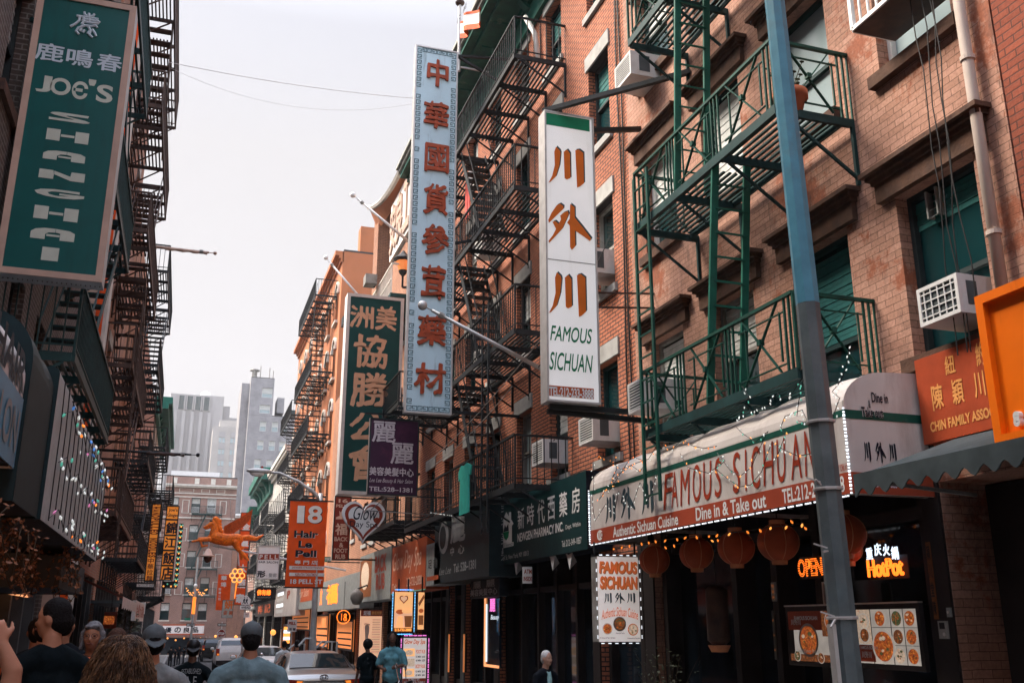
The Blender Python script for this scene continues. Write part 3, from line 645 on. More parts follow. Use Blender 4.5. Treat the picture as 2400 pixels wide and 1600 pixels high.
for q in ((13.01, 13.34, -.3, 3.3), (5.81, 5.94, -.3, 3.3), (5.95, 7.44, 3.46, 3.9), (7.16, 7.44, -.3, 3.45)): mb = MB(); fbox(mb, FR, *q, -.028, .02).build('darkening_panel', 'dark_wood', pink)  # dark panels added over the brick to darken the street-level piers
# ---- downpipe and cables on the pink wall
t = thing('downpipe', 'cream painted downpipe with a dirty joint beside the dark red brick wall', 'pipe', (XR - .09, 6.03, 4))
MB().tube([(XR - .1, 6.03, 4.0), (XR - .1, 6.03, 6.4), (XR - .1, 6.03, 19)], .052, 14).build('pipe', 'pipe_cream', t, True)
mb = MB()
for z in (4.9, 6.62, 8.6): mb.lathe([(.055, -.02), (.066, -.02), (.066, .02), (.055, .02)], (XR - .1, 6.03, z), 14)
mb.build('pipe_clip', 'pipe_cream', t)
def cable(name, label, pts, r=.008, m='wire', group=None, sag=0, n=1):
    P = [V(p) for p in pts]
    if sag:
        a, b = P; P = [a.lerp(b, i / 14) - V((0, 0, sag * 4 * (i / 14) * (1 - i / 14))) for i in range(15)]
    return tag(MB().tube(P, r, 5).build(name, m), label, 'cable', group)
for i, (y, dz, k) in enumerate(((6.22, 0, .10), (6.34, .05, .06), (6.28, .1, .13), (6.45, .2, .05))):
    pts = [(XR - .23 - .02 * (i % 2), y + k * sin(z * 1.3 + i) * .5 + .02 * sin(z * 5 + i), z) for z in [3.9 + q * .4 for q in range(26)]]
    cable('cable', 'loose black cable hanging down the pink brick wall next to the cream pipe', pts, .006, group='cables hanging down the pink wall')
for i, (y, k) in enumerate(((13.5, .05), (13.62, .08))):
    pts = [(XR - .025, y + k * sin(z * 1.1 + i * 2) * .4, z) for z in [3.4 + q * .5 for q in range(28)]]
    cable('cable', 'twisted black cable running up the red brick wall at the edge of the pink building', pts, .016, group='cables up the red wall edge')
# ---- dark red building at the right edge
HD = [(3.2, 5.5, .02, 2.9, .5)]
dk = building('dark_red_brick_building', 'dark red brick building at the right edge of the photo beyond the cream downpipe', FR, -48, 5.78, -.4, 17, HD + [(1, 2, 4.2, 5.8), (3.2, 4.2, 7.2, 8.9)], 'dark_red_brick')
window(dk, FR, 1, 2, 4.2, 5.8, sill='brown_stone'); window(dk, FR, 3.2, 4.2, 7.2, 8.9, sill='brown_stone')
mb = MB(); fbox(mb, FR, 3.21, 5.49, .03, 2.89, .42, .48).build('door', 'warm_wood', dk)
for q in ((-6, 3.18, -.3, 3.2), (5.52, 5.77, -.3, 3.2), (3.19, 5.51, 2.92, 3.2)): mb = MB(); fbox(mb, FR, *q, -.05, .02).build('darkening_panel', 'dark_wood', dk)  # more added panels that darken the ground floor
mb = MB()
for i in range(9): mb.bar(W3(FR, 3.45 + i * .25, .1, .2), W3(FR, 3.45 + i * .25, 2.8, .2), .03)
for i in range(5):
    c0 = 3.6 + i * .45
    for z in (1.1, 1.75):
        pts = [W3(FR, c0 + .12 * cos(u) * (1 - u / 9), z + .16 * sin(u) * (1 - u / 9), .19) for u in [k * .5 for k in range(13)]]; mb.tube(pts, .012, 5)
mb.build('iron_gate', 'black_iron', dk)
# ---- red brick tenement
RC = [14.5, 16.78, 18.8, 20.9, 22.95, 25.0, 27.0]; RRW = [(4.3, 5.93), (7.18, 8.85), (10.05, 11.8), (12.98, 14.55)]
rh = [(c - .46, c + .46, z0, z1) for c in RC for z0, z1 in RRW]
rshop = [(15.3, 20.4, .0, 2.95, .5), (20.7, 23.1, 0, 3.1, .5), (23.4, 24.6, 0, 2.8, .6), (24.9, 28.2, 0, 3.0, .5), (13.5, 15.0, 0, 2.7, .6)]
red = building('red_brick_tenement', 'red brick tenement with grey stone lintels and a green roof cornice', FR, 13.35, 28.4, -.8, 15.6, rh + rshop, 'red_brick')
for i, c in enumerate(RC):
    for j, (z0, z1) in enumerate(RRW):
        h = (i * 7 + j * 5) % 6
        window(red, FR, c - .46, c + .46, z0, z1, ('teal_frame', 'dark_frame', 'gray_iron')[h % 3], ('pane_teal', 'pane_dark', 'pane_sky_glare', 'pane_dark', 'pane_teal', 'pane_dark')[h], 'gray_stone', 'slab',
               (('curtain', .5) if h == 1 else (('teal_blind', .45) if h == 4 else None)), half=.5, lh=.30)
cornice(red, FR, 13.4, 28.35, 14.75, [(.12, 0, .16), (.07, .16, .62), (.16, .62, .74), (.72, .74, .86), (.95, .86, 1.0)], 'green_cornice', (1.05, .62, .34, .2))
mb = MB(); fbox(mb, FR, 13.4, 28.35, 15.752, 15.86, -1.02, .05); fbox(mb, FR, 13.4, 28.35, 15.862, 15.95, -1.1, .05); mb.build('cornice_moulding', 'grey_green_trim', red)
for r in rshop:
    mb = MB(); fbox(mb, FR, r[0] + .01, r[1] - .01, r[2] - .5, r[3] - .01, r[4] - .06, r[4] - .01).build('shop_wall', 'shop_dark', red)
    mb = MB(); n = max(1, round((r[1] - r[0]) / 1.1))
    for i in range(n + 1):
        a = r[0] + .06 + (r[1] - r[0] - .12) * i / n; fbox(mb, FR, a - .045, a + .045, -.4, r[3] - .02, .12, r[4] - .065)
    fbox(mb, FR, r[0] + .02, r[1] - .02, -.45, .35, .16, r[4] - .07); fbox(mb, FR, r[0] + .02, r[1] - .02, 2.25, 2.35, .15, r[4] - .068)
    mb.build('shopfront_frame', 'dark_wood', red)
    mb = MB(); fbox(mb, FR, r[0] + .1, r[1] - .1, .36, 2.24, .26, .29).build('shop_glass', 'shop_glass', red)
for q in ((13.36, 13.49), (15.01, 15.29), (28.21, 28.39)): mb = MB(); fbox(mb, FR, q[0], q[1], -.8, 3.0, -.03, .02).build('darkening_panel', 'dark_wood', red)  # dark strips added to darken the brick between the shops
mb = MB()
for a in (20.55, 23.25, 24.75): MB_ = MB(); fbox(MB_, FR, a - .148, a + .148, -.6, 3.05, -.04, .02).build('pilaster', 'column_stone', red)  # dark pilasters added to darken the remaining brick piers
t = thing('downpipe', 'short white drain pipe under the green roof cornice of the red tenement', 'pipe', (XR - .1, 17.6, 14))
MB().tube([(XR - .3, 17.75, 14.8), (XR - .12, 17.6, 14.3), (XR - .08, 17.5, 13.6)], .06, 10).build('pipe', 'white_metal', t, True)
# ---- association hall with the temple roof
hall_h = [(a, a + .9, z, z + 1.6) for a in (29.3, 31.4, 33.5, 35.6, 37.2) for z in (4.6, 7.8, 11)]
hall = building('association_hall', 'brick association hall with an upturned orange temple roof behind the tall pale blue sign', FR, 28.4, 38.5, -1, 14.8, hall_h + [(28.6, 33.2, -.5, 2.9, .5), (33.6, 38.2, -.6, 2.9, .5)], 'hall_brick'); shops(hall, FR, [(28.6, 33.2, -.5, 2.9, .5), (33.6, 38.2, -.6, 2.9, .5)])
for h in hall_h: window(hall, FR, *h[:4], frame='teal_frame', pane='pane_dark', sill='gray_stone')
mb = MB(); fbox(mb, FR, 37.5, 38.5, 14.8, 18.6, 0, 3.2).build('pier', 'hall_brick', hall)
mb = MB(); fbox(mb, FR, 28.45, 29.3, 14.8, 17.3, 0, 3.2).build('pier', 'hall_brick', hall)
mb = MB(); fbox(mb, FR, 28.5, 38.4, 14.9, 18.0, 2.6, 2.9).build('loggia_wall', 'orange_stucco', hall)
mb = MB(); n = 14
prof = [(-.3, 17.35), (.1, 17.3), (.8, 17.9), (2.0, 18.9), (3.4, 20.2)]
def up(a): return 1.45 * (max(a - 31.5, 0) / 6.7) ** 2 + .8 * (max(31 - a, 0) / 3) ** 2
for i in range(n):
    A0, A1 = 28.1 + 10.1 * i / n, 28.1 + 10.1 * (i + 1) / n
    for (d0, z0), (d1, z1) in zip(prof[:-1], prof[1:]):
        q = [W3(FR, A0, z0 + up(A0), d0), W3(FR, A1, z0 + up(A1), d0), W3(FR, A1, z1 + up(A1) * .4, d1), W3(FR, A0, z1 + up(A0) * .4, d1)]
        mb.add(q + [p + V((0, 0, .16)) for p in q], [(0, 1, 2, 3), (7, 6, 5, 4), (0, 4, 5, 1), (2, 6, 7, 3), (1, 5, 6, 2), (3, 7, 4, 0)])
rf = mb.build('temple_roof', 'orange_stucco', hall)
mb = MB()
for i in range(40):
    A = 28.2 + 9.9 * i / 39; mb.tube([W3(FR, A, z + up(A) * (1 if d < 0 else .5) + .2, d) for d, z in prof], .07, 6)
mb.build('roof_tile_ribs', 'brown_stone', rf)
mb = MB(); mb.tube([W3(FR, 28.1 + 10.1 * i / n, 17.42 + up(28.1 + 10.1 * i / n), -.33) for i in range(n + 1)], .11, 6).build('eave_trim', 'cream_paint', rf)
t = thing('characters_sign', 'white square sign with rust characters hung under the temple roof eave', 'sign', (XR - .2, 33.5, 16.5))
pn = Panel((XR - .1, 34.2, 14.9), (0, -1, 0), (0, 0, 1), (-1, 0, 0), 4.9, 2.3); pn.box(0, 0, pn.w, pn.h, -.15, 0).build('board', 'sign_white', t)
for i, s in enumerate("安良工商"): pn.text(s, (.04 + i * .24, .9, .24 + i * .24, .1), 'frame_tan', t, off=.03, px=False, lift=.01, ext=.05)
# ---- filler block, orange block, white and green block, last block
lo = building('low_brick_building', 'low brown brick building hidden behind the tall green sign', FR, 38.5, 48, -1.2, 12.4, [(a, a + .9, z, z + 1.6) for a in (40, 42.5, 45) for z in (5, 8.3)] + [(38.8, 43, -.6, 2.8, .5), (43.4, 47.7, -.7, 2.8, .5)], 'hall_brick'); shops(lo, FR, [(38.8, 43, -.6, 2.8, .5), (43.4, 47.7, -.7, 2.8, .5)])
for a in (40, 42.5, 45):
    for z in (5, 8.3): window(lo, FR, a, a + .9, z, z + 1.6, sill='gray_stone')
OC = [49.3, 52.1, 54.9, 57.7, 60.5, 63.3, 66.1]; OZ = [4.0, 7.3, 10.6, 13.9, 17.0]
oh = [(c - .5, c + .5, z, z + 2.0) for c in OC for z in OZ]
ora = building('orange_stucco_building', 'orange painted building with arched white window hoods and an iron fire escape', FR, 48, 68.5, -1.6, 20.6, oh + [(48.5 + 6.6 * i, 54.5 + 6.6 * i, -.9, 2.7, .5) for i in range(3)], 'orange_stucco'); shops(ora, FR, [(48.5 + 6.6 * i, 54.5 + 6.6 * i, -.9, 2.7, .5) for i in range(3)])
for c in OC:
    for z in OZ: window(ora, FR, c - .5, c + .5, z, z + 2, 'white_frame' if (c + z) % 2 < 1 else 'dark_frame', 'pane_dark', 'cream_paint', 'arch', half=.5, sd=.16)
cornice(ora, FR, 48, 68.5, 20.0, [(.1, 0, .2), (.2, .2, .35), (.4, .35, .6)], 'orange_stucco')
mb = MB(); fbox(mb, FR, 48.1, 48.9, 20.7, 22.2, .9, 2.0).build('chimney', 'orange_stucco', ora)
wc = [70 + 1.75 * i for i in range(16)]; wz = [3.6, 6.6, 9.6]
wh = [(c - .45, c + .45, z, z + 1.8) for c in wc for z in wz if c < 97]
wht = building('white_brick_building', 'white brick building with a heavy green bracketed cornice beyond the orange building', FR, 68.5, 98, -2, 13.2, wh + [(69 + 7.2 * i, 75.6 + 7.2 * i, -1.2, 2.5, .5) for i in range(4)], 'white_brick'); shops(wht, FR, [(69 + 7.2 * i, 75.6 + 7.2 * i, -1.2, 2.5, .5) for i in range(4)])
for h in wh: window(wht, FR, *h, frame='dark_frame', sill='cream_paint', rev=.2)
cornice(wht, FR, 68.6, 83.5, 13.0, [(.2, 0, .3), (.45, .3, .5), (.55, .5, .8)], 'cream_paint')
cornice(wht, FR, 83.6, 97.9, 12.2, [(.25, 0, .5), (.3, .5, 1.2), (1.0, 1.2, 1.5), (1.2, 1.5, 2.2)], 'green_cornice', (3.4, 1.05, 1.6, .7))
mb = MB(); fbox(mb, FR, 68.6, 69.7, 13.3, 15.0, 0, 1.0).build('chimney', 'white_brick', wht)
lst = building('brown_corner_building', 'brown brick corner building at the far right end of the street', FR, 98, 109, -2.4, 12.5, [(a, a + 1, z, z + 1.7) for a in (99.5, 102.5, 105.5) for z in (3, 6, 9)], 'end_brick')
for a in (99.5, 102.5, 105.5):
    for z in (3, 6, 9): window(lst, FR, a, a + 1, z, z + 1.7, sill='cream_paint')
cornice(lst, FR, 98.1, 109, 11.6, [(.2, 0, .3), (.8, .3, .7), (1.0, .7, 1.1)], 'green_cornice', (2.4, .8, 1.0, .5))

# ================================================================ LEFT-HAND SIDE
def left_block(name, label, a0, a1, z1, cols, rows, m, frame='dark_frame', pane='pane_dark', shopz=2.9, hgt=1.6, wd=.5, sillm='brown_stone', lint=None):
    hs = [(c - wd, c + wd, z, z + hgt) for c in cols for z in rows]; sh = [(a0 + .4, a1 - .4, 0, shopz, .6)]
    t = building(name, label, FL, a0, a1, -1.8, z1, hs + sh, m)
    for i, h in enumerate(hs): window(t, FL, *h, frame=frame, pane=pane if i % 3 else 'pane_sky_glare', sill=sillm, lintel=lint, blind=('curtain', .5) if i % 4 == 1 else None)
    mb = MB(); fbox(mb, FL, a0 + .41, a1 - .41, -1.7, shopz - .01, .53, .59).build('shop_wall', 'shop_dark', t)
    mb = MB(); n = int((a1 - a0) / 1.3)
    for i in range(n + 1):
        a = a0 + .5 + (a1 - a0 - 1) * i / n; fbox(mb, FL, a - .07, a + .07, gz(a), shopz - .02, .05, .52)
    mb.build('shopfront_frame', 'column_stone', t)
    mb = MB(); fbox(mb, FL, a0 + .45, a1 - .45, gz(a0) + .5, shopz - .3, .35, .38).build('shop_glass', 'shop_glass', t)
    return t
L0 = left_block('dark_brick_tenement', 'dark brown brick tenement behind the tall teal sign', -48, 19.8, 15.8, [4.5, 6.7, 9.0, 11.2, 13.4, 15.6, 17.8], [4.3, 7.4, 10.5, 13.6], 'brown_brick', pane='pane_teal', hgt=1.75)
L1 = left_block('pale_brick_tenement', 'pale brick tenement with brown fire escapes just beyond the orange pilaster', 20.3, 31, 17.5, [21.8, 24.2, 26.6, 29], [4, 7.1, 10.2, 13.3], 'left_red_brick', lint='slab')
L2 = left_block('orange_brick_tenement', 'orange brick tenement with iron stairs on the left in the middle of the street', 31, 43, 14.6, [32.6, 35, 37.5, 40, 42], [3.6, 6.7, 9.8], 'hall_brick')
L3 = left_block('tan_brick_tenement', 'tan brick tenement on the left beyond the second fire escape', 43, 58, 13.6, [45, 48, 51, 54, 57], [3.4, 6.4, 9.4], 'left_red_brick')
L4 = left_block('narrow_tenement', 'narrow tenement with a green cornice at the far left end of the street', 58, 74, 14.4, [60, 63, 66, 69, 72], [3.2, 6.2, 9.2], 'white_brick')
cornice(L4, FL, 58, 74, 13.2, [(.2, 0, .4), (.7, .4, .7), (.9, .7, 1.1)], 'green_cornice', (2, .7, .6, .3))
L5 = left_block('low_brick_house', 'low brick building on the left at the far end of the street', 74, 106, 9.5, [77, 81, 85, 89, 93, 97], [3.2, 6.0], 'end_brick')
t = thing('orange_pilaster', 'tan and orange painted pilaster with a white edge between two left buildings', 'pilaster', (XL + .1, 20, 0))
mb = MB(); fbox(mb, FL, 19.82, 20.28, -.4, 14.5, -.28, .3).build('pilaster_face', 'frame_tan', t)
mb = MB(); fbox(mb, FL, 19.80, 20.28, -.4, 14.5, -.42, -.284).build('orange_strip', 'banner_orange', t)
mb = MB(); fbox(mb, FL, 19.84, 20.3, -.4, 14.5, -.49, -.424).build('white_edge', 'cream_paint', t)

# ================================================================ END OF THE STREET AND THE TOWERS BEHIND
YE = 116.; FE = ('E', YE)
ex0, ex1 = Q(372, 1300, Y=YE).x, Q(543, 1300, Y=YE).x; eztop = Q(470, 1118, Y=YE).z
cols = [(399, 420), (450, 471), (487, 508)]
rows = [(1166, 1202), (1229, 1265), (1290, 1328), (1352, 1392), (1412, 1452)]
eh = []
for c0, c1 in cols:
    for k, (r0, r1) in enumerate(rows):
        sh = -(k * 5.5); eh.append((Q(c0 + sh, r0, Y=YE).x, Q(c1 + sh, r0, Y=YE).x, Q(460, r1, Y=YE).z, Q(460, r0, Y=YE).z))
endb = building('end_brick_building', 'brown brick apartment house with white stone trim closing the end of the street', FE, ex0, ex1, -3, eztop, eh, 'end_brick', rev=.3, thick=10)
for i, h in enumerate(eh): window(endb, FE, *h, frame='white_frame' if i in (10, 12) else 'teal_frame', pane='pane_dark', sill='cream_paint', blind=('blind', .35) if i % 2 else ('curtain', .45), rev=.3)
mb = MB(); zz = lambda y: Q(470, y, Y=YE).z
for y0, y1, o in ((1136, 1140, .5), (1140, 1143, .35), (1155.5, 1158, .12), (1164, 1166, .1), (1212, 1215, .15)): mq = MB(); fbox(mq, FE, ex0, ex1, zz(y1), zz(y0) - .003, -o, .05).build('stone_band', 'cream_paint', endb)
for c in (410, 462, 500, 537): a = Q(c, 1128, Y=YE).x; fbox(mb, FE, a - .25, a + .25, zz(1134), zz(1121), -.12, .05)
for c in (436, 524): 
    for yy in (1175, 1240, 1300, 1365):
        a = Q(c - (yy - 1175) * .09, yy, Y=YE).x
        for r in ((a - .38, a + .38, zz(yy + 28), zz(yy + 27)), (a - .38, a + .38, zz(yy - 2), zz(yy - 3)), (a - .38, a - .3, zz(yy + 27), zz(yy - 2)), (a + .3, a + .38, zz(yy + 27), zz(yy - 2))): fbox(mb, FE, *r, -.06, .05)
for i in range(3):
    a0_, a1_ = [(420, 455), (472, 492), (507, 528)][i]; x0_, x1_ = Q(a0_, 1150, Y=YE).x, Q(a1_, 1150, Y=YE).x
    for r in ((x0_, x1_, zz(1153.6), zz(1153)), (x0_, x1_, zz(1146), zz(1145.4)), (x0_, x0_ + .07, zz(1153), zz(1146)), (x1_ - .07, x1_, zz(1153), zz(1146))): fbox(mb, FE, *r, -.06, .05)
mb.build('trim_pattern', 'cream_paint', endb)
mb = MB(); fbox(mb, FE, ex0 + .4, ex1 - 2, eztop + .13, eztop + 1.0, 2.5, 5).build('roof_housing', 'white_metal', endb)
ez = [zz(1205), zz(1268), zz(1333), zz(1397)]
fire_escape('fire_escape', 'dark green fire escape on the brown brick house at the end of the street', FE, Q(441, 1300, Y=YE).x, Q(511, 1300, Y=YE).x, 1.0, ez[::-1], 'dark_green_iron',
            stairs=[(i, Q(475, 1300, Y=YE).x, Q(451, 1300, Y=YE).x, None, .4, .9) for i in (1, 2, 3)], slat=.14)
nb = building('white_corniced_house', 'small brick house with a white cornice to the right of the end building', FE, ex1 + .03, ex1 + 5, -3, Q(550, 1203, Y=YE).z, [(ex1 + 1.1, ex1 + 2.1, zz(1345), zz(1298)), (ex1 + 1.1, ex1 + 2.1, zz(1285), zz(1235))], 'left_red_brick', thick=9)
for r in ((ex1 + 1.1, ex1 + 2.1, zz(1345), zz(1298)), (ex1 + 1.1, ex1 + 2.1, zz(1285), zz(1235))): window(nb, FE, *r, frame='white_frame', sill='white_metal', lintel='slab')
cornice(nb, FE, ex1 + .03, ex1 + 3, Q(550, 1213, Y=YE).z, [(.3, 0, .2), (.6, .2, .45)], 'white_metal')
# grey brick tower behind
YG = 150.; FG = ('E', YG); X_ = lambda p, y=1000: Q(p, y, Y=YG).x; Z_ = lambda y, p=620: Q(p, y, Y=YG).z
tw = [((608, 633), (908, 931)), ((605, 630), (948, 968))]
gw = [(X_(a), X_(b), Z_(d), Z_(c)) for (a, b), (c, d) in tw]
for (c, d), xs in (((987, 1010), (609, 637, 660, 687)), ((1032, 1054), (606, 633, 657, 684)), ((1076, 1100), (602, 630, 655)), ((1120, 1143), (600, 628))):
    for x in xs: gw.append((X_(x), X_(x + 14.5), Z_(d), Z_(c)))
gx0, gx1 = X_(580, 1000), X_(636, 1000)
g1 = building('grey_brick_tower', 'tall grey brick apartment tower with pale windows behind the end of the street', FG, gx0, gx1, Z_(974) + .02, Z_(886), gw[:2], 'gray_brick', thick=12)
for h in gw[:2]:
    window(g1, FG, *h, frame='white_frame', pane='pane_sky_glare', blind=('blind', .6), rev=.2)
g2 = building('grey_brick_wing', 'lower wing of the grey brick tower with a row of white sash windows', FG, gx0, X_(735, 980), -3, Z_(974), gw[2:], 'gray_brick', thick=12)
for h in gw[2:]:
    window(g2, FG, *h, frame='white_frame', pane='pane_sky_glare', blind=('blind', .5), rev=.2)
mb = MB(); fbox(mb, FG, gx0 - 1.2, gx0 - .02, -3, Z_(892), 2.5, 12).build('stair_shaft', 'gray_brick', g1)
mb = MB(); mb.lathe([(.4, 0), (.4, 1.6), (.35, 1.7), (.8, 1.8), (.7, 2.0)], (X_(599, 880), YG + 3, Z_(886)), 12).build('flue', 'gray_iron', g1)
mb = MB()
for p, h in ((588, 1.6), (603, 2.4), (625, 2.2), (634, 1.8)): mb.tube([(X_(p), YG + 2, Z_(886)), (X_(p), YG + 2, Z_(886) + h)], .07, 5)
mb.build('roof_antennas', 'gray_iron', g1)
mb = MB(); fbox(mb, FG, X_(647), X_(664), Z_(962), Z_(926), 1, 5).build('lift_housing', 'gray_brick', g2)
mb = MB(); fbox(mb, FG, X_(676), X_(712), Z_(962), Z_(953), 1, 6).build('roof_housing', 'teal_frame', g2)
# pale concrete tower far behind
YT = 300.; FT = ('E', YT); X3 = lambda p, y=1000: Q(p, y, Y=YT).x; Z3 = lambda y, p=450: Q(p, y, Y=YT).z
tw = thing('concrete_tower', 'pale windowless concrete telephone tower with satellite dishes far beyond the end building', 'building', (X3(460), YT, -4))
x0, x1 = X3(393), X3(525, 940); mb = MB()
fbox(mb, FT, x0, x1, -4, Z3(924), 0, 25).build('shaft', 'concrete_tower', tw)
mb = MB(); fl = [X3(p_, 1000) for p_ in (408, 428, 448, 468, 488)]
for f in fl: fbox(mb, FT, f - .5, f + .5, -4, Z3(965), -.9, 0)
mb.build('ribs', 'concrete_tower', tw)
mb = MB(); mg = MB()
for i in range(4):
    a, b = X3(419 + 19.6 * i, 945), X3(431.5 + 19.6 * i, 945); fbox(mb, FT, a - .3, a, Z3(962), Z3(927), -.8, -.004); fbox(mb, FT, b, b + .3, Z3(962), Z3(927), -.8, -.004); fbox(mg, FT, a + .01, b - .01, Z3(960), Z3(928), -.2, -.003)
mb.build('window_surround', 'concrete_tower', tw); mg.build('louvre_window', 'pane_teal', tw)
for a0_, a1_, zt, dd in ((525, 540, 940, 4), (540, 562, 964, 6)):
    mb = MB(); fbox(mb, FT, X3(a0_, 950) + .02, X3(a1_, 960), -4, Z3(zt), dd, 25).build('side_shaft', 'concrete_tower', tw)
for p, r in ((482, 2.0), (455, 1.2), (405, 1.0)):
    prof = [(r * sin(u), r * (1 - cos(u)) * .8) for u in (0.02, .3, .6, .9, 1.15)]
    MB().lathe(prof, (X3(p, 920), YT + 8, Z3(924) + r * .55), 20, (.2, 1, .35)).build('satellite_dish', 'white_metal', tw, True)
ls = thing('limestone_block', 'pale limestone office block with vertical window bays in front of the concrete tower', 'building', (X3(540), YT - 20, -4))
FB = ('E', YT - 20.); X4 = lambda p, y=1000: Q(p, y, Y=YT - 20).x; Z4 = lambda y, p=540: Q(p, y, Y=YT - 20).z
mb = MB(); fbox(mb, FB, X4(498, 1016), X4(577, 1000), -4, Z4(1000), 0, 12); fbox(mb, FB, X4(516, 985), X4(576, 985), Z4(1000) - 2, Z4(982), 2, 12); mb.build('wall', 'limestone', ls)
for c in (514, 541, 568):
    mb = MB(); mg = MB()
    for k in range(9):
        y = 1012 + k * 27; s = -(y - 1012) * .06
        mb = MB(); mg = MB(); fbox(mb, FB, X4(c + s, y), X4(c + 15 + s, y), Z4(y + 14), Z4(y), -.12, -.003).build('spandrel', 'concrete_tower', ls)
        for e in (0, 8): fbox(mg, FB, X4(c + s + e + .8, y), X4(c + s + e + 6.5, y), Z4(y + 26), Z4(y + 15), -.1, -.004)
        mg.build('window', 'pane_sky_glare', ls)
    pass
# ================================================================ FIRE ESCAPES
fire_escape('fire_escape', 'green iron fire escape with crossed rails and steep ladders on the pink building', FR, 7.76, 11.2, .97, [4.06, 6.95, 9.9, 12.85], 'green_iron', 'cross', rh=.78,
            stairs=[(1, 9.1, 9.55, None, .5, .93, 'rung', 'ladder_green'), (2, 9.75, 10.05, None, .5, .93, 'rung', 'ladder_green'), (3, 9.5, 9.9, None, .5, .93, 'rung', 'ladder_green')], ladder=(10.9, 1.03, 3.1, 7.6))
fire_escape('fire_escape', 'black iron fire escape with slatted balconies and pale stair stringers on the red building', FR, 16.1, 25.2, 1.1, [4.05, 6.9, 9.8, 12.69], 'black_iron',
            stairs=[(1, 20.7, 18.9, None, .35, .95, 'tread', 'black_iron'), (2, 20.7, 18.9, None, .35, .95, 'tread', 'black_iron'), (3, 20.7, 18.9, None, .35, .95, 'tread', 'black_iron')], ladder=(17.75, 1.17, 3.3, 7.9))
fire_escape('fire_escape', 'low iron balcony on the association hall above the spa signs', FR, 25.8, 31.5, 1.25, [4.35, 7.6], 'black_iron', brk=True)
fire_escape('fire_escape', 'tall black fire escape reaching the roof of the orange building', FR, 49.5, 57.5, 1.15, [4.6, 7.9, 11.1, 14.4, 18.6], 'black_iron',
            stairs=[(i, 50.2, 53.2 if i == 4 else 52.4, None, .3, 1.0) for i in (1, 2, 3, 4)], slat=.1)
fire_escape('fire_escape', 'dark fire escape on the orange building near its far corner', FR, 59.5, 66.5, 1.1, [4.2, 7.5, 10.8, 14.1], 'black_iron', stairs=[(i, 65, 61, None, .3, .9) for i in (1, 2, 3)], slat=.12)
for a0, lab in ((71, 'first of the three dark fire escapes on the white brick building'), (80, 'middle one of the dark fire escapes on the white brick building'), (89, 'farthest of the dark fire escapes on the white brick building')):
    fire_escape('fire_escape', lab, FR, a0, a0 + 7, 1.2, [3.4, 6.3, 9.2], 'black_iron', stairs=[(i, a0 + 5.5, a0 + 2, None, .3, 1.0) for i in (1, 2)], slat=.16, group='fire escapes on the white brick building')
fire_escape('fire_escape', 'dark green fire escape on the left wall below the tall teal sign', FL, 11.9, 17.6, .95, [4.7, 7.8, 10.9], 'dark_green_iron', stairs=[(1, 16.6, 13.6, None, .28, .88), (2, 13.6, 16.6, None, .28, .88)])
fire_escape('fire_escape', 'rusty brown fire escape on the left reaching up to the roof beyond the orange pilaster', FL, 21.4, 28.2, .95, [3.9, 7.0, 10.1, 13.2, 16.2], 'brown_iron',
            stairs=[(1, 26.5, 23.2, None, .25, .9), (2, 23.2, 26.5, None, .25, .9), (3, 26.5, 23.2, None, .25, .9), (4, 22.6, 24.4, None, .2, .9)], ladder=(22.2, 1.0, 3.0, 8.6))
fire_escape('fire_escape', 'black fire escape with open stairs on the left in front of orange brick', FL, 32, 39.5, 1.0, [3.6, 6.6, 9.7, 12.9], 'black_iron', stairs=[(1, 37.5, 33.8, None, .3, .95), (2, 33.8, 37.5, None, .3, .95), (3, 37.5, 33.8, None, .3, .95)])
fire_escape('fire_escape', 'small fire escape on the left behind the yellow restaurant sign', FL, 45.5, 53, 1.1, [3.4, 6.3, 9.3], 'black_iron', stairs=[(1, 51, 47.5, None, .3, 1.0), (2, 47.5, 51, None, .3, 1.0)], slat=.11)
fire_escape('fire_escape', 'far left fire escape under the green cornice', FL, 60, 70, 1.3, [3.2, 6.2, 9.2], 'black_iron', stairs=[(1, 67, 63, None, .3, 1.1), (2, 63, 67, None, .3, 1.1)], slat=.14)

# ================================================================ AIR CONDITIONERS, POTS, WASHING
def air_con(F, a, z, lab, w_=.62, h=.42, out=.5, grp='air conditioners in the windows', grid=True):
    t = thing('air_conditioner', lab, 'air conditioner', W3(F, a, z, 0), grp)
    mb = MB(); fr = .035
    fbox(mb, F, a - w_ / 2, a + w_ / 2, z, z + h, -out + .03, .2)
    for r in ((a - w_ / 2, a + w_ / 2, z, z + fr), (a - w_ / 2, a + w_ / 2, z + h - fr, z + h), (a - w_ / 2, a - w_ / 2 + fr, z + fr, z + h - fr), (a + w_ / 2 - fr, a + w_ / 2, z + fr, z + h - fr)): fbox(mb, F, *r, -out - .01, -out + .029)
    c = mb.build('casing', 'ac_white', t)
    mb = MB(); fbox(mb, F, a - w_ / 2 + fr, a + w_ / 2 - fr, z + fr, z + h - fr, -out + .008, -out + .026)
    fbox(mb, F, a - w_ / 2 - .004, a - w_ / 2 + .01, z + .08, z + h - .06, -out * .72, -out * .35)
    mb.build('coil', 'ac_grille', t)
    mb = MB()
    if grid:
        for i in range(1, 6): fbox(mb, F, a - w_ / 2 + w_ * i / 6 - .005, a - w_ / 2 + w_ * i / 6 + .005, z + fr, z + h - fr, -out - .008, -out + .002)
        for i in range(1, 5): fbox(mb, F, a - w_ / 2 + fr, a + w_ / 2 - fr, z + h * i / 5 - .005, z + h * i / 5 + .005, -out - .006, -out + .004)
    else:
        for i in range(9): fbox(mb, F, a - w_ / 2 + fr, a + w_ / 2 - fr, z + fr + (h - 2 * fr) * (i + .3) / 9, z + fr + (h - 2 * fr) * (i + .6) / 9, -out - .006, -out + .004)
    mb.build('grille', 'white_frame', t)
    return t
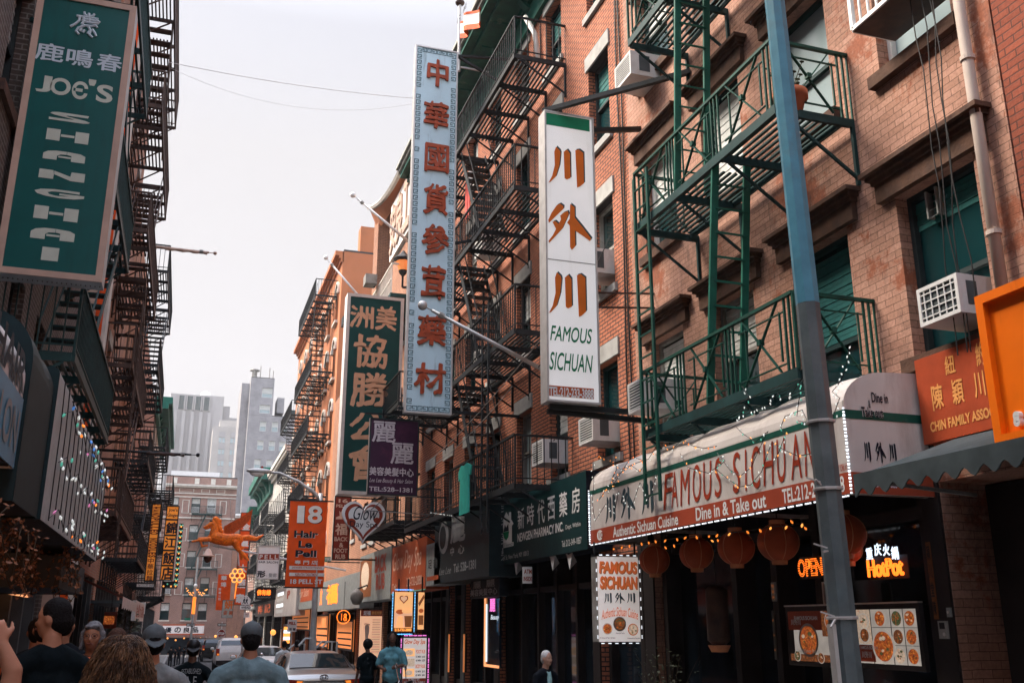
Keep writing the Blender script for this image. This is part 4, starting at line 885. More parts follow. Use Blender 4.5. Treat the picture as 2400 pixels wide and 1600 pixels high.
air_con(FR, Q(2205, 740, X=6.2).y, Q(2205, 750, X=6.2).z, 'white air conditioner with a wire grid in the dark window above the red association sign', .5, .36, .3)
air_con(FR, 12.35, 4.6, 'white air conditioner behind the green ladder posts on the pink building', .55, .45, .5, grid=False)
air_con(FR, 12.4, 9.98, 'white air conditioner on a bracket under the top green balcony', .6, .42, .5, grid=False)
t = thing('window_cage', 'white framed window cage with bars at the top right of the pink wall', 'window cage', W3(FR, 6.75, 7.6, 0))
mb = MB(); A0, A1, Z0, Z1, D = 6.36, 7.1, 7.55, 8.25, -.42
for z in (Z0, Z1): mb.bar(W3(FR, A0, z, D), W3(FR, A1, z, D), .045); mb.bar(W3(FR, A0, z, D), W3(FR, A0, z, .1), .045); mb.bar(W3(FR, A1, z, D), W3(FR, A1, z, .1), .045)
for a in (A0, A1): mb.bar(W3(FR, a, Z0, D), W3(FR, a, Z1, D), .045)
mb.build('cage_frame', 'white_metal', t)
mb = MB()
for i in range(1, 6): mb.bar(W3(FR, A0 + (A1 - A0) * i / 6, Z0, D), W3(FR, A0 + (A1 - A0) * i / 6, Z1, D), .02)
for e in (-.14, -.28): mb.bar(W3(FR, A0, Z0, e), W3(FR, A0, Z1, e), .02)
mb.build('bars', 'white_metal', t)
mb = MB(); fbox(mb, FR, A0, A1, Z0 - .03, Z0 - .01, D, .1).build('cage_floor', 'brown_iron', t)
for a, z, lab in ((14.45, 4.5, 'grey air conditioner under the white restaurant sign on the red wall'), (14.45, 7.4, 'white air conditioner beside the right edge of the white restaurant sign'), (16.8, 4.5, 'grey air conditioner above the pharmacy sign'),
                  (20.9, 7.4, 'white air conditioner on the black fire escape behind the silver pole'), (20.9, 10.2, 'small white air conditioner between the black fire escape balconies')):
    air_con(FR, a, z, lab, .6, .44, .42, grid=False)
for (a, z, lab) in ((0, 3, 'air conditioner in the left window of the end building'), (1, 0, 'air conditioner low in the middle window of the end building'), (2, 0, 'air conditioner low in the right window of the end building')):
    h = eh[a * 5 + z]; air_con(FE, (h[0] + h[1]) / 2, h[2] + .05, lab, .8, .6, .4, 'air conditioners on the end building', grid=False)
for a, z, lab in ((22.0, 10.3, 'boxy pale air conditioner high on the left fire escape'), (24.3, 4.2, 'boxy dark air conditioner low behind the left stairs')): air_con(FL, a, z, lab, .8, .5, .45, grid=False)
t = thing('flower_pot', 'terracotta flower pot on the green balcony behind the blue lamp post', 'flower pot', (5.75, 7.8, 6.87))
MB().lathe([(.10, 0), (.16, .22), (.19, .22), (.19, .30), (.165, .30), (.15, .24)], (5.78, 7.85, 6.87), 20).build('pot', 'terracotta', t, True)
mb = MB()
for i in range(26):
    u = random.random() * 6.3; L = .15 + .25 * random.random(); p = V((5.78, 7.85, 7.14)); q = p + V((cos(u) * L * .6, sin(u) * L * .6, L)); mb.bar(p, q, .006); mb.ell(q, (.03, .02, .01), 6, 4)
mb.build('plant', 'leaf_dark', t)
def washing(name, label, y, z, x, m, pts):
    return tag(MB().prism(pts, (x, y, z), (0, -1, 0), (0, 0, 1), (-1, 0, 0), -.012, .012).build(name, m), label, 'laundry', 'washing on the fire escapes')
trs = [(0, 0), (.4, 0), (.42, -.95), (.27, -.95), (.21, -.2), (.17, -.95), (.02, -.95)]
washing('trousers', 'red trousers hanging under the top black balcony', 21.5, 12.3, 5.9, 'cloth_red', trs)
washing('shirt', 'white shirt hanging beside the red trousers', 21.05, 12.45, 5.85, 'cloth_white', [(0, 0), (.32, 0), (.34, -.42), (.02, -.45)])
washing('shirt', 'teal shirt hanging on the lowest black balcony above the dark salon awning', Q(1096, 1100, X=5.35).y, Q(1096, 1093, X=5.35).z, 5.2, 'cloth_teal', [(x * 1.35, y) for x, y in [(-.1, -.12), (.05, 0), (.2, -.04), (.35, 0), (.62, -.1), (.56, -.28), (.48, -.24), (.5, -1.0), (-.02, -1.0), (0, -.26), (-.08, -.3)]])

# ================================================================ PROJECTING SIGNS
def panel3(tl, tr, bl, Y):
    a, b, c = Q(*tl, Y=Y), Q(*tr, Y=Y), Q(*bl, Y=Y)
    return Panel((a.x, Y, c.z), (1, 0, 0), (0, 0, 1), (0, -1, 0), b.x - a.x, a.z - c.z)
def box_sign(name, label, p, depth, face, frame=None, fw=.05, proud=.02, cat='sign', group=None, side=None):
    t = thing(name, label, cat, p.pt(p.w / 2, 0, -depth / 2), group)
    p.box(0, 0, p.w, p.h, -depth, -.004).build('cabinet', side or frame or face, t)
    p.box(fw if frame else 0, fw if frame else 0, p.w - (fw if frame else 0), p.h - (fw if frame else 0), -.003, 0).build('face', face, t)
    if frame: p.frame(fw, -.003, proud).build('frame', frame, t)
    return t
def holder(par, pts, w_, m='black_iron', name='bracket'):
    for p, q in pts: MB().bar(p, q, w_).build(name, m, par)
# --- tall teal sign, left
p = panel3((92, -24), (321, 15), (235, 662), 11.5)
t = box_sign('restaurant_sign', "tall teal sign reading JOE'S SHANGHAI in pale letters in a tan frame", p, .3, 'joe_green', 'frame_tan', .075, side='galvanised')
def cal(strokes, r, m, par, w_=.02):                                  # brush strokes as tapered ribbons; points in 0..1 of r
    a0, b1 = p.uv(r[0], r[1]); a1, b0 = p.uv(r[2], r[3]); mb = MB()
    for s in strokes: mb.tube([p.pt(a0 + (a1 - a0) * x, b0 + (b1 - b0) * y, .006) for x, y in s], w_, 6)
    return mb.build('lettering', m, par)
cal([[(.42, 1), (.45, .9), (.52, .86)], [(.75, .99), (.72, .9), (.62, .86)], [(.58, .98), (.58, .84)], [(.2, .79), (.9, .8)], [(.3, .78), (.3, .6), (.18, .42), (.05, .3)], [(.42, .8), (.45, .62), (.4, .5)], [(.62, .8), (.62, .62)],
     [(.78, .78), (.95, .68), (.9, .6), (.5, .6), (.38, .66)], [(.4, .7), (.92, .7)], [(.38, .5), (.5, .44), (.7, .46), (.85, .52), (.9, .44)], [(.5, .44), (.3, .3), (.25, .15), (.35, .05)], [(.42, .3), (.36, .18)], [(.52, .26), (.46, .14)],
     [(.62, .42), (.7, .28), (.68, .1), (.8, .0)], [(.75, .34), (.85, .2), (.9, .08)], [(.68, .25), (.62, .12)]], (167, 24, 232, 92), 'lettering_bluewhite', t, .016)
for s, r in (('鹿', (87, 98, 146, 148)), ('鳴', (160, 112, 214, 161)), ('春', (231, 124, 282, 172))): p.text(s, r, 'lettering_bluewhite', t, off=.018, wob=.012)
for s, r in (('J', (88, 175, 118, 219)), ('O', (121, 180, 163, 227)), ('Є', (172, 189, 203, 236)), ("'", (209, 186, 224, 203)), ('S', (229, 197, 262, 244))): p.text(s, r, 'lettering_cream', t, off=.03)
def strokes(ps, polys, r, m, par, px=True, name='lettering', lift=.004):
    a0, b1 = ps.uv(r[0], r[1]); a1, b0 = ps.uv(r[2], r[3]); mb = MB()
    for k, po in enumerate(polys): mb.prism([(a0 + (a1 - a0) * x, b0 + (b1 - b0) * y) for x, y in po], ps.o, ps.u, ps.v, ps.n, lift - .003, lift + .0004 * k)
    return mb.build(name, m, par)
LH = [[(0, 0), (.32, 0), (.32, 1), (0, 1)], [(.34, .4), (.66, .4), (.66, .6), (.34, .6)], [(.68, 0), (1, 0), (1, 1), (.68, 1)]]
LA = [[(0, 0), (.33, 0), (.33, .45), (.4, .62), (.55, .66), (.55, .98), (.3, .97), (.1, .85), (0, .6)], [(.67, 0), (1, 0), (1, .7), (.88, .9), (.56, .98), (.56, .66), (.67, .6)], [(.36, .28), (.66, .28), (.66, .46), (.36, .46)]]
LN = [[(0, 0), (.32, 0), (.32, .62), (.3, 1), (0, 1)], [(.32, .95), (.33, .55), (.7, 0), (.98, 0), (.98, .1)], [(.68, .28), (1, .0), (1, 1), (.7, 1)]]
LS = [[(.96, 1), (.2, 1), (.06, .9), (.02, .76), (.12, .62), (.62, .36), (.55, .28), (0, .26), (0, .0), (.85, 0), (.97, .1), (1, .22), (.9, .36), (.4, .62), (.45, .72), (.94, .72)]]
LG = [[(.9, .98), (.4, 1), (.12, .86), (.0, .6), (.06, .3), (.24, .1), (.5, 0), (.8, .05), (1, .26), (1, .56), (.5, .56), (.5, .36), (.72, .36), (.6, .26), (.42, .24), (.3, .36), (.26, .56), (.34, .7), (.5, .76), (.9, .7)]]
LI = [[(0, 0), (1, 0), (1, 1), (0, 1)]]
for po, (x0, y0, x1, y1) in ((LS, (117, 260, 210, 293)), (LH, (111, 300, 206, 340)), (LA, (103, 349, 198, 384)), (LN, (93, 395, 197, 429)), (LG, (82, 438, 196, 472)), (LH, (82, 480, 181, 522)), (LA, (74, 530, 173, 568)), (LI, (100, 578, 135, 613))):
    yy = p.uv((x0 + x1) / 2, y0), p.uv((x0 + x1) / 2, y1)
    strokes(p, po, (x0, y0, x1, y1), 'lettering_cream', t)
holder(t, [(p.pt(p.w * .5, p.h, -.15), p.pt(p.w * .5 - .6, p.h + 1, -.15)), (p.pt(0, p.h * .9, -.15), (XL, 11.6, p.o.z + p.h * .9)), (p.pt(0, p.h * .1, -.15), (XL, 11.6, p.o.z + p.h * .1))], .05, 'dark_green_iron')
mb = MB()
for i in range(22): p.box(p.w * (i + .3) / 22, -.012, p.w * (i + .5) / 22, -.002, -.16, -.14, mb)
mb.build('rivets', 'brown_iron', t)
# --- pale blue sign with rust characters
p = panel3((974.7, 104.6), (1073.5, 122), (945.6, 965.8), 19)
t = box_sign('shop_sign', 'very tall narrow pale blue sign with raised rust red characters and a key pattern border', p, .16, 'sign_paleblue', 'aluminium', .035, side='galvanised')
for s, r in (('中', (1002, 138, 1049, 208)), ('華', (995, 236, 1050, 306)), ('國', (997, 336, 1050, 408)), ('貨', (994, 430, 1048, 506)), ('參', (990, 524, 1050, 601)), ('茸', (989, 620, 1042, 703)), ('藥', (980, 737, 1043, 812)), ('材', (972, 848, 1042, 926))):
    p.text(s, r, 'lettering_rust', t, off=.022, ext=.035, wob=.05)
mb = MB()
def key(a, b, s, flip):                                                # one unit of the key-fret border
    e = .012 * s / .12; q = [(0, 0, 1, .14), (0, .14, .14, 1), (.14, .86, 1, 1), (.86, .38, 1, .86), (.42, .38, .86, .52)]
    for x0, y0, x1, y1 in q:
        if flip: x0, x1 = 1 - x1, 1 - x0
        p.box(a + x0 * s, b + y0 * s, a + x1 * s, b + y1 * s, .001, .006, mb)
n = int((p.h - .1) / .145)
for i in range(n):
    b = .05 + i * (p.h - .1) / n
    if random.random() > .06: key(.045, b, .105, False)
    if random.random() > .06 or b < 3: key(p.w - .15, b, .105, True)
for i in range(1, 7): key(.045 + i * (p.w - .19) / 7, .05, .105, i % 2); key(.045 + i * (p.w - .19) / 7, p.h - .155, .105, i % 2)
mb.build('key_border', 'key_pattern', t)
holder(t, [((p.o.x + p.w, 19.08, p.o.z + p.h - .05), (XR, 19.08, p.o.z + p.h + .15)), ((p.o.x + p.w, 19.08, p.o.z + p.h - .05), (XR, 19.08, p.o.z + p.h - .75)), ((p.o.x - .1, 19.1, p.o.z + .1), (XR, 19.1, p.o.z + .1)), ((p.o.x + p.w, 19.1, p.o.z + p.h * .45), (XR, 19.1, p.o.z + p.h * .5))], .055)
# --- green sign with tan characters
p = panel3((815, 686), (947.4, 697), (776, 1156), 28.2)
t = box_sign('association_sign', 'dark green sign with tan brush characters in a cream frame behind the pale blue sign', p, .5, 'sign_green', 'frame_cream', .1, side='white_metal')
for s, r in (('洲', (823, 715, 874, 770)), ('美', (882, 716, 928, 776)), ('協', (832, 782, 905, 864)), ('勝', (826, 870, 907, 956)), ('公', (822, 965, 905, 1038)), ('會', (820, 1042, 900, 1128))): p.text(s, r, 'lettering_tan', t, off=.026, wob=.055)
holder(t, [((p.o.x + p.w, 28.4, p.o.z + p.h * f), (XR, 28.4, p.o.z + p.h * f + .1)) for f in (.1, .5, .9)], .07)
# --- white restaurant sign
p = panel3((1275, 258), (1390, 277), (1279, 939), 12.5)
t = box_sign('restaurant_sign', 'white lightbox sign with orange characters and FAMOUS SICHUAN in green below', p, .26, 'sign_lit', 'aluminium', .028, side='aluminium')
p.rect((1280, 264, 1382, 309), 'sign_emerald', t, 'green_band', .003)
CH = [[[(.06, .05), (.0, .02), (.1, .2), (.18, .5), (.17, .85), (.22, .98), (.32, .9), (.34, .84), (.3, .5), (.2, .2)]], [[(.44, .2), (.5, .17), (.6, .22), (.6, .86), (.52, .95), (.43, .88)]], [[(.78, 0), (.75, .97), (.85, 1), (.97, .93), (.97, .14), (.86, .04)]]]
WAI = [[[(.28, 1), (.36, .95), (.35, .88), (.2, .72), (.02, .52), (.0, .58), (.08, .76), (.2, .95)]], [[(.36, .8), (.46, .85), (.48, .78), (.4, .6), (.32, .42), (.18, .25), (.02, .06), (.0, .1), (.1, .24), (.18, .4), (.1, .55), (.16, .58), (.24, .52), (.3, .64), (.28, .72)]], [[(.52, 1.03), (.62, .96), (.62, .72), (.8, .52), (1, .28), (.97, .22), (.84, .3), (.62, .42), (.62, .06), (.54, -.04), (.5, .02), (.5, .52), (.44, .58), (.5, .68)]]]
def brush(ps, ch, r, par, m1='sign_orange', m2='shadow_teal', dx=3, dy=-3):
    strokes(ps, [q for s in ch for q in s], (r[0] + dx, r[1] + dy, r[2] + dx, r[3] + dy), m2, par, lift=.0045, name='letter_shadow') if m2 else None
    strokes(ps, [q for s in ch for q in s], r, m1, par, lift=.009)
brush(p, CH, (1284, 340, 1371, 443), t); brush(p, WAI, (1284, 474, 1386, 588), t); brush(p, CH, (1285, 634, 1376, 745), t)
p.text('FAMOUS', (1289, 762, 1388, 806), 'emerald_letter', t, off=.012, shift=True, shear=.28); p.text('SICHUAN', (1287, 824, 1390, 874), 'emerald_letter', t, off=.012, shift=True, shear=.28)
p.rect((1283, 902, 1392, 935), 'sign_rust', t, 'red_band', .003); p.text('TEL:212-233-3888', (1287, 905, 1391, 935), 'lettering_white', t, off=.03, lift=.007)
mb = MB(); p.box(.03, p.h * .465, p.w - .03, p.h * .468, .0005, .004, mb).build('seam', 'gray_iron', t)
holder(t, [(p.pt(.03, p.h + .05, -.13), Q(1618, 168, X=XR)), (p.pt(p.w, p.h - .15, -.13), Q(1500, 303, X=XR)), (p.pt(p.w * .1, -.05, -.13), (XR, 12.7, p.o.z - .02)), (p.pt(p.w * .1, -.1, -.2), (XR, 12.9, p.o.z - .1))], .075)
holder(t, [(p.pt(p.w, p.h * .33, -.13), (XR, 12.63, p.o.z + p.h * .35)), (p.pt(p.w, p.h * .38, -.13), (XR, 12.63, p.o.z + p.h * .4))], .025, 'brown_iron', 'stay')
# --- purple salon sign
p = panel3((868, 978), (983, 988), (855, 1158), 21)
t = box_sign('salon_sign', 'purple salon sign with white characters hanging under the pale blue sign', p, .12, 'purple', 'dark_frame', .03, side='frame_cream')
for s, r in (('麗', (874, 986, 926, 1037)), ('麗', (917, 1037, 968, 1088))): p.text(s, r, 'lettering_pink', t, off=.016, wob=.02)
p.text('美容美髮中心', (866, 1093, 969, 1117), 'lettering_pink', t, off=.03); p.text('Lee Lee Beauty & Hair Salon', (866, 1119, 967, 1136), 'lettering_pink', t, shear=.35)
p.text('TEL:528–1381', (865, 1139, 966, 1154), 'lettering_pink', t, off=.02)
holder(t, [((p.o.x - .1, 21.06, p.o.z + p.h + .1), (XR, 21.06, p.o.z + p.h + .18)), ((p.o.x + .3, 21.06, p.o.z + p.h), (p.o.x + .3, 21.06, p.o.z + p.h + .2)), ((p.o.x + 1, 21.06, p.o.z + p.h), (p.o.x + 1, 21.06, p.o.z + p.h + .2))], .04)
# --- heart sign
p = panel3((803, 1172), (905, 1175), (803, 1273), 24.5)
t = thing('spa_sign', 'white and red heart shaped spa sign reading Glow Day Spa', 'sign', p.pt(p.w / 2, 0, -.06))
hp = []
for i in range(60):
    u = 2 * pi * i / 60; x = 16 * sin(u) ** 3; y = 13 * cos(u) - 5 * cos(2 * u) - 2 * cos(3 * u) - cos(4 * u); hp.append((x / 32.5 + .5, (y + 17) / 29.2))
def hs(k, dy=0): return [((x - .5) * k + .5, (y - .52) * k + .52 + dy) for x, y in hp]
MB().prism([(x * p.w, y * p.h) for x, y in hp], p.o, p.u, p.v, p.n, -.12, 0).build('cabinet', 'sign_white', t)
p.poly(hs(.88), 'heart_red', t, 'red_heart', .004, px=False); p.poly(hs(.72, .012), 'sign_white', t, 'white_heart', .008, px=False)
p.disc(.22, .50, .10, .085, 'heart_red', t, 'curl', .0095); p.disc(.80, .56, .075, .065, 'heart_red', t, 'curl', .0095)
p.text('Glow', (829, 1185, 885, 1219), 'navy', t, lift=.013, shear=.4); p.text('Day Spa', (820, 1220, 885, 1240), 'navy', t, lift=.013)
holder(t, [((p.o.x + p.w * .5, 24.45, p.o.z + p.h * .78), (XR, 24.45, p.o.z + p.h * .72)), ((p.o.x + p.w * .65, 24.44, p.o.z + p.h * .8), (p.o.x + p.w, 24.44, p.o.z + p.h * 1.12))], .022, 'gray_iron')
# --- dark red vertical sign
p = panel3((785, 1161), (824, 1166), (780, 1312), 31)
t = box_sign('massage_sign', 'narrow dark red sign reading BACK & FOOT RUB behind the heart sign', p, .2, 'dark_red_sign', 'dark_frame', .03, side='frame_cream')
for s, r in (('16', (794, 1168, 815, 1178)), ('PELL', (788, 1181, 812, 1189)), ('福', (787, 1226, 813, 1253)), ('BACK', (784, 1257, 815, 1268)), ('&', (795, 1271, 805, 1282)), ('FOOT', (783, 1284, 814, 1295)), ('RUB', (786, 1298, 809, 1309))): p.text(s, r, 'peach_letter', t, off=.03)
p.poly([(787, 1216), (813, 1216), (812, 1210), (804, 1210), (807, 1200), (803, 1193), (799, 1200), (795, 1196), (796, 1208), (788, 1211)], 'peach_letter', t, 'foot_emblem')
holder(t, [((p.o.x + p.w, 31.1, p.o.z + p.h * f), (XR, 31.1, p.o.z + p.h * f)) for f in (.02, .98)], .05)
# --- banner on the far lamp post
p = panel3((681, 1173), (768, 1177), (675, 1375), 32.9)
t = thing('banner', 'orange vinyl banner reading 18 Hair Le Pell hung on the grey lamp post', 'banner', p.pt(p.w / 2, 0, -.02))
mb = MB(); n = 16
for i in range(n):
    a0_, a1_ = p.w * i / n, p.w * (i + 1) / n; f = lambda a: -.02 + .012 * sin(a * 9)
    q = [p.pt(a0_, 0, f(a0_)), p.pt(a1_, 0, f(a1_)), p.pt(a1_, p.h, -.01), p.pt(a0_, p.h, -.01)]; mb.add(q + [v - p.n * .01 for v in q], [(0, 1, 2, 3), (7, 6, 5, 4), (0, 4, 5, 1), (2, 6, 7, 3), (0, 3, 7, 4), (1, 5, 6, 2)])
mb.build('cloth', 'banner_orange', t)
for s, r in (('1', (698, 1184, 712, 1225)), ('8', (723, 1184, 754, 1226))):
    p.text(s, (r[0] + 1.5, r[1] + 1.5, r[2] + 1.5, r[3] + 1.5), 'navy', t, off=.025, lift=.003, name='letter_shadow'); p.text(s, r, 'lettering_white', t, off=.025, lift=.007)
for s, r in (('Hair', (690, 1242, 745, 1260)), ('Le', (700, 1266, 731, 1283)), ('Pell', (693, 1288, 741, 1305))):
    p.text(s, (r[0] + .9, r[1] + .9, r[2] + .9, r[3] + .9), 'lettering_white', t, off=.035, lift=.003, name='letter_shadow'); p.text(s, r, 'navy', t, off=.035, lift=.007)
p.text('專 門 店', (691, 1312, 744, 1322), 'lettering_white', t, off=.02)
for y in ((1325, 1335), (1341, 1350)): p.rect((678, y[0], 760, y[1]), 'lettering_white', t, 'white_band', .003)
p.text('JAPANESE STRAIGHTENING', (684, 1326.5, 754, 1333.5), 'sign_rust', t, off=.02, lift=.007); p.text('KERATIN TREATMENT', (692, 1342, 746, 1349), 'sign_rust', t, off=.02, lift=.007)
p.text('18 PELL ST', (681, 1356, 755, 1368), 'lettering_white', t, off=.03)
holder(t, [(p.pt(-.08, p.h + .03, -.01), p.pt(p.w + .25, p.h + .03, -.01)), (p.pt(-.05, -.01, -.01), p.pt(p.w + .2, -.01, -.01))], .045, 'black_iron', 'banner_rod')
# --- further signs of the right side
def small_sign(name, label, tl, tr, bl, Y, depth, face, frame, texts, fw=.03, cat='sign', group=None, extra=None, post=True):
    p = panel3(tl, tr, bl, Y); t = box_sign(name, label, p, depth, face, frame, fw, cat=cat, group=group)
    for s, r, m, o in texts: p.text(s, r, m, t, off=o)
    if extra: extra(p, t)
    return t, p
def pell_x(p, t):
    for i, c in enumerate('PELL'):
        x = 606 + i * 11.9; p.rect((x, 1297, x + 11.3, 1311), 'heart_red', t, 'red_square', .004); p.text(c, (x + 2.6, 1299, x + 9.2, 1309.5), 'lettering_white', t, lift=.008, off=.02)
small_sign('salon_sign', 'white salon sign with red squares reading PELL HAIR SALON', (606, 1277), (657, 1280), (599, 1356), 40, .25, 'sign_white', 'aluminium', [('HAIR SALON', (604, 1313.5, 651, 1319.5), 'navy', .02), ('形', (604, 1337, 621, 1352), 'navy', .05), ('- 髮廊', (624, 1342, 648, 1352), 'grey_letter', .02)], extra=pell_x)
for k, (s, y0, y1) in enumerate((('大', 1322, 1338), ('酒', 1357, 1376), ('家', 1391, 1409))): pass
def dajiu(p, t):
    for s, r in (('金', (569, 1226, 585, 1241)), ('皇', (565, 1262, 582, 1279)), ('大', (561, 1322, 577, 1340)), ('酒', (558, 1357, 574, 1377)), ('家', (554, 1391, 571, 1411))): p.text(s, r, 'lettering_white', t, off=.05)
    mb = MB()
    for f in (.2, .4, .6, .8): p.box(.03, p.h * f - .04, p.w - .03, p.h * f + .04, .001, .01, mb)
    mb.build('divider', 'brown_stone', t)
small_sign('restaurant_sign', 'tall orange vertical sign with white characters behind the winged horse', (565, 1200), (590, 1202), (548, 1417), 70, .3, 'banner_orange', 'brown_stone', [], .04, extra=dajiu)
small_sign('banner', 'orange street banner with white characters near the end of the street', (512, 1345), (543, 1346), (506, 1429), 66, .03, 'banner_orange', None, [('華', (519, 1348, 531, 1359), 'lettering_white', .03), ('埠', (518, 1363, 530, 1375), 'lettering_white', .03), ('眼', (513, 1377, 518, 1383), 'lettering_white', .02), ('鏡', (512.5, 1385, 517.5, 1391), 'lettering_white', .02), ('公', (512, 1393, 517, 1398), 'lettering_white', .02), ('司', (511.5, 1400, 516.5, 1406), 'lettering_white', .02)], cat='banner')
small_sign('shop_sign', 'grey green sign with an orange character below the orange street banner', (522, 1405), (548, 1405), (520, 1447), 62, .12, 'grey_green_trim', 'dark_frame', [('妍', (528, 1407, 545, 1426), 'sign_orange', .05), ('姿 美', (524, 1430, 545, 1440), 'sign_rust', .03)], .02)
small_sign('shop_sign', 'black sign with glowing orange characters under the white salon sign', (601, 1375), (648, 1376), (599, 1404), 47, .2, 'black_sign', None, [('佛有緣', (603, 1381, 634, 1394), 'neon_orange', .03), ('VEGETARIAN DIM SUM', (602, 1397, 634, 1401), 'grey_letter', .0)])
# --- yellow signs of the left side
def ginger(p, t):
    for (s, r) in (("Joe's", (396, 1190, 416, 1200)), ('Ginger', (392, 1202, 418, 1213)), ('錦', (391, 1223, 413, 1250)), ('江', (388, 1259, 410, 1283)), ('飯', (384, 1293, 408, 1321)), ('店', (381, 1328, 403, 1357))): p.text(s, r, 'navy', t, off=.02 if s[0] in 'JG' else .035, wob=0 if s[0] in 'JG' else .03)
    mb = MB()
    for y in (1217, 1253.5, 1289, 1324.5): a, b = p.uv(400, y); p.box(0, b - .035, p.w, b + .035, .001, .012, mb)
    mb.build('divider', 'black_sign', t)
gt, gp = small_sign('restaurant_sign', "yellow lightbox sign reading Joe's Ginger with four black characters", (391, 1184), (421, 1185), (377, 1359), 44, .3, 'amber_sign', 'black_sign', [], .04, extra=ginger)
def noodles(p, t):
    p.text('港 式', (358, 1180, 374, 1184), 'amber_letter', t, off=.02)
    s = 'HANDPULLED NOODLES'; n = len(s)
    for i, c in enumerate(s):
        if c == ' ': continue
        f = (i + .5) / n; y = 1186 + f * 120; x = 366.5 - f * 10.5
        a, b = p.uv(x, y); q = MB(); vs_, fs_, x0, y0, x1, y1 = glyph(c, .05)
        h = 5.0 / 2256 * 44 * .92; sc_ = h / max(x1 - x0, .35)
        q.add([p.pt(a + ((vy - (y0 + y1) / 2)) * .30 / max(y1 - y0, .1) * 1.0, b - (vx - (x0 + x1) / 2) * sc_, .006) for vx, vy in vs_], fs_); q.build('lettering', 'amber_letter', t)
    for i, c in enumerate('中華拉麵'): y = 1307 + i * 13.5; x = 353.5 - i * 1.15; p.text(c, (x - 6.5, y, x + 6.5, y + 12), 'amber_letter', t, off=.02)
small_sign('restaurant_sign', 'long narrow orange sign reading HANDPULLED NOODLES beside the yellow sign', (356, 1178), (380, 1179), (339, 1362), 41, .25, 'amber_sign', 'black_sign', [], .05, extra=noodles)
small_sign('telephone_sign', 'small white telephone number sign below the narrow orange sign', (320, 1366), (361, 1367), (319, 1375), 40.5, .08, 'sign_white', 'black_sign', [('Tel: 212-285-0668', (323, 1368, 358, 1373.5), 'navy', .0)], .012)
t = thing('light_board', 'black board dotted with green and orange bulbs behind the yellow sign', 'light board', (gp.o.x + gp.w + .15, 44.3, gp.o.z))
lp = panel3((421, 1226), (430, 1226), (412, 1378), 44.35); lp.box(0, 0, lp.w, lp.h, -.06, 0).build('board', 'black_sign', t); 
lq = panel3((380, 1361), (415, 1361), (380, 1378), 44.36); lq.box(0, 0, lq.w, lq.h, -.06, 0).build('board', 'black_sign', t)
for k in range(12):
    for m, dx in (('bulb_amber', .5), ('bulb_green', .2), ('bulb_green', .8)):
        c = lp.pt(lp.w * dx, lp.h * (k + .4 + (.25 if m == 'bulb_green' else 0)) / 12, .03); MB().ell(c, (.035, .035, .035), 8, 6).build('bulb', m, t)
for k in range(4): MB().ell(lq.pt(lq.w * (k + .5) / 4, lq.h * (.3 + .3 * (k % 2)), .03), (.035, .035, .035), 8, 6).build('bulb', ('bulb_amber', 'bulb_green')[k % 2], t)

# ================================================================ SIGNS FLAT ON THE RIGHT FACADES AND AWNINGS
# pharmacy
p = Panel.X(1165, 1176, 1373, 1284, XR - .45)
p = Panel((XR - .45, Q(1165, 1200, X=XR - .45).y, Q(1200, 1318.6, X=XR - .45).z), (0, -1, 0), (0, 0, 1), (-1, 0, 0), Q(1165, 1200, X=XR - .45).y - Q(1375, 1200, X=XR - .45).y, Q(1373, 1101, X=XR - .45).z - Q(1200, 1318.6, X=XR - .45).z)
t = box_sign('pharmacy_sign', 'dark green pharmacy sign reading NEWGEN PHARMACY INC with white characters and a house emblem', p, .44, 'pharmacy_green', None, side='navy')
for c, r in zip('新時代西藥房', ((1214, 1192, 1229, 1236), (1236, 1183, 1252, 1228), (1260, 1174, 1277, 1223), (1284, 1166, 1301, 1215), (1311, 1156, 1330, 1207), (1340, 1145, 1360, 1198))): p.text(c, r, 'lettering_white', t, off=.01)
def slant(ps, s, x0, yl0, yl1, x1, m, par, off=.0, shear=0., lift=.004):      # text on a street-parallel face: left x and its top / bottom y, right x
    a0, b1 = ps.uv(x0, yl0); _, b0 = ps.uv(x0, yl1); a1 = ps.uv(x1, yl0)[0]
    return ps.text(s, (a0 / ps.w, b1 / ps.h, a1 / ps.w, b0 / ps.h), m, par, off=off, shear=shear, px=False, lift=lift)
slant(p, 'NEWGEN PHARMACY INC.', 1213.5, 1250, 1270, 1321, 'lettering_white', t, .02); slant(p, 'Dept. Within', 1326, 1230, 1243, 1361, 'lettering_white', t)
slant(p, 'Tel: 212–349–1857', 1317, 1267, 1281.5, 1363, 'lettering_white', t); slant(p, '12A Pell St. New York, NY 10013', 1169, 1304, 1316, 1239, 'lettering_white', t)
p.poly([(1171, 1237), (1187, 1199), (1193, 1210), (1193, 1200), (1198, 1199), (1198, 1216), (1204, 1226), (1200, 1231), (1200, 1272), (1175, 1273), (1174, 1238)], 'lettering_white', t, 'house_emblem', .004)
p.poly([(1170, 1277), (1204, 1269), (1204, 1278), (1170, 1286)], 'lettering_white', t, 'emblem_base', .004)
p.poly([(1180, 1247), (1194, 1244), (1192, 1258), (1187, 1266), (1182, 1259)], 'emerald_letter', t, 'mortar_emblem', .008); p.poly([(1181, 1246), (1184, 1228), (1187, 1236), (1192, 1226), (1193, 1243)], 'navy', t, 'leaf_emblem', .008)
slant(p, 'NEWGEN PHARMACY', 1172, 1278.5, 1284, 1203, 'pharmacy_green', t, lift=.008)
t = thing('bird_spikes', 'broken white floodlights hanging under the pharmacy sign', 'floodlight', (6.05, 18, 2.7))
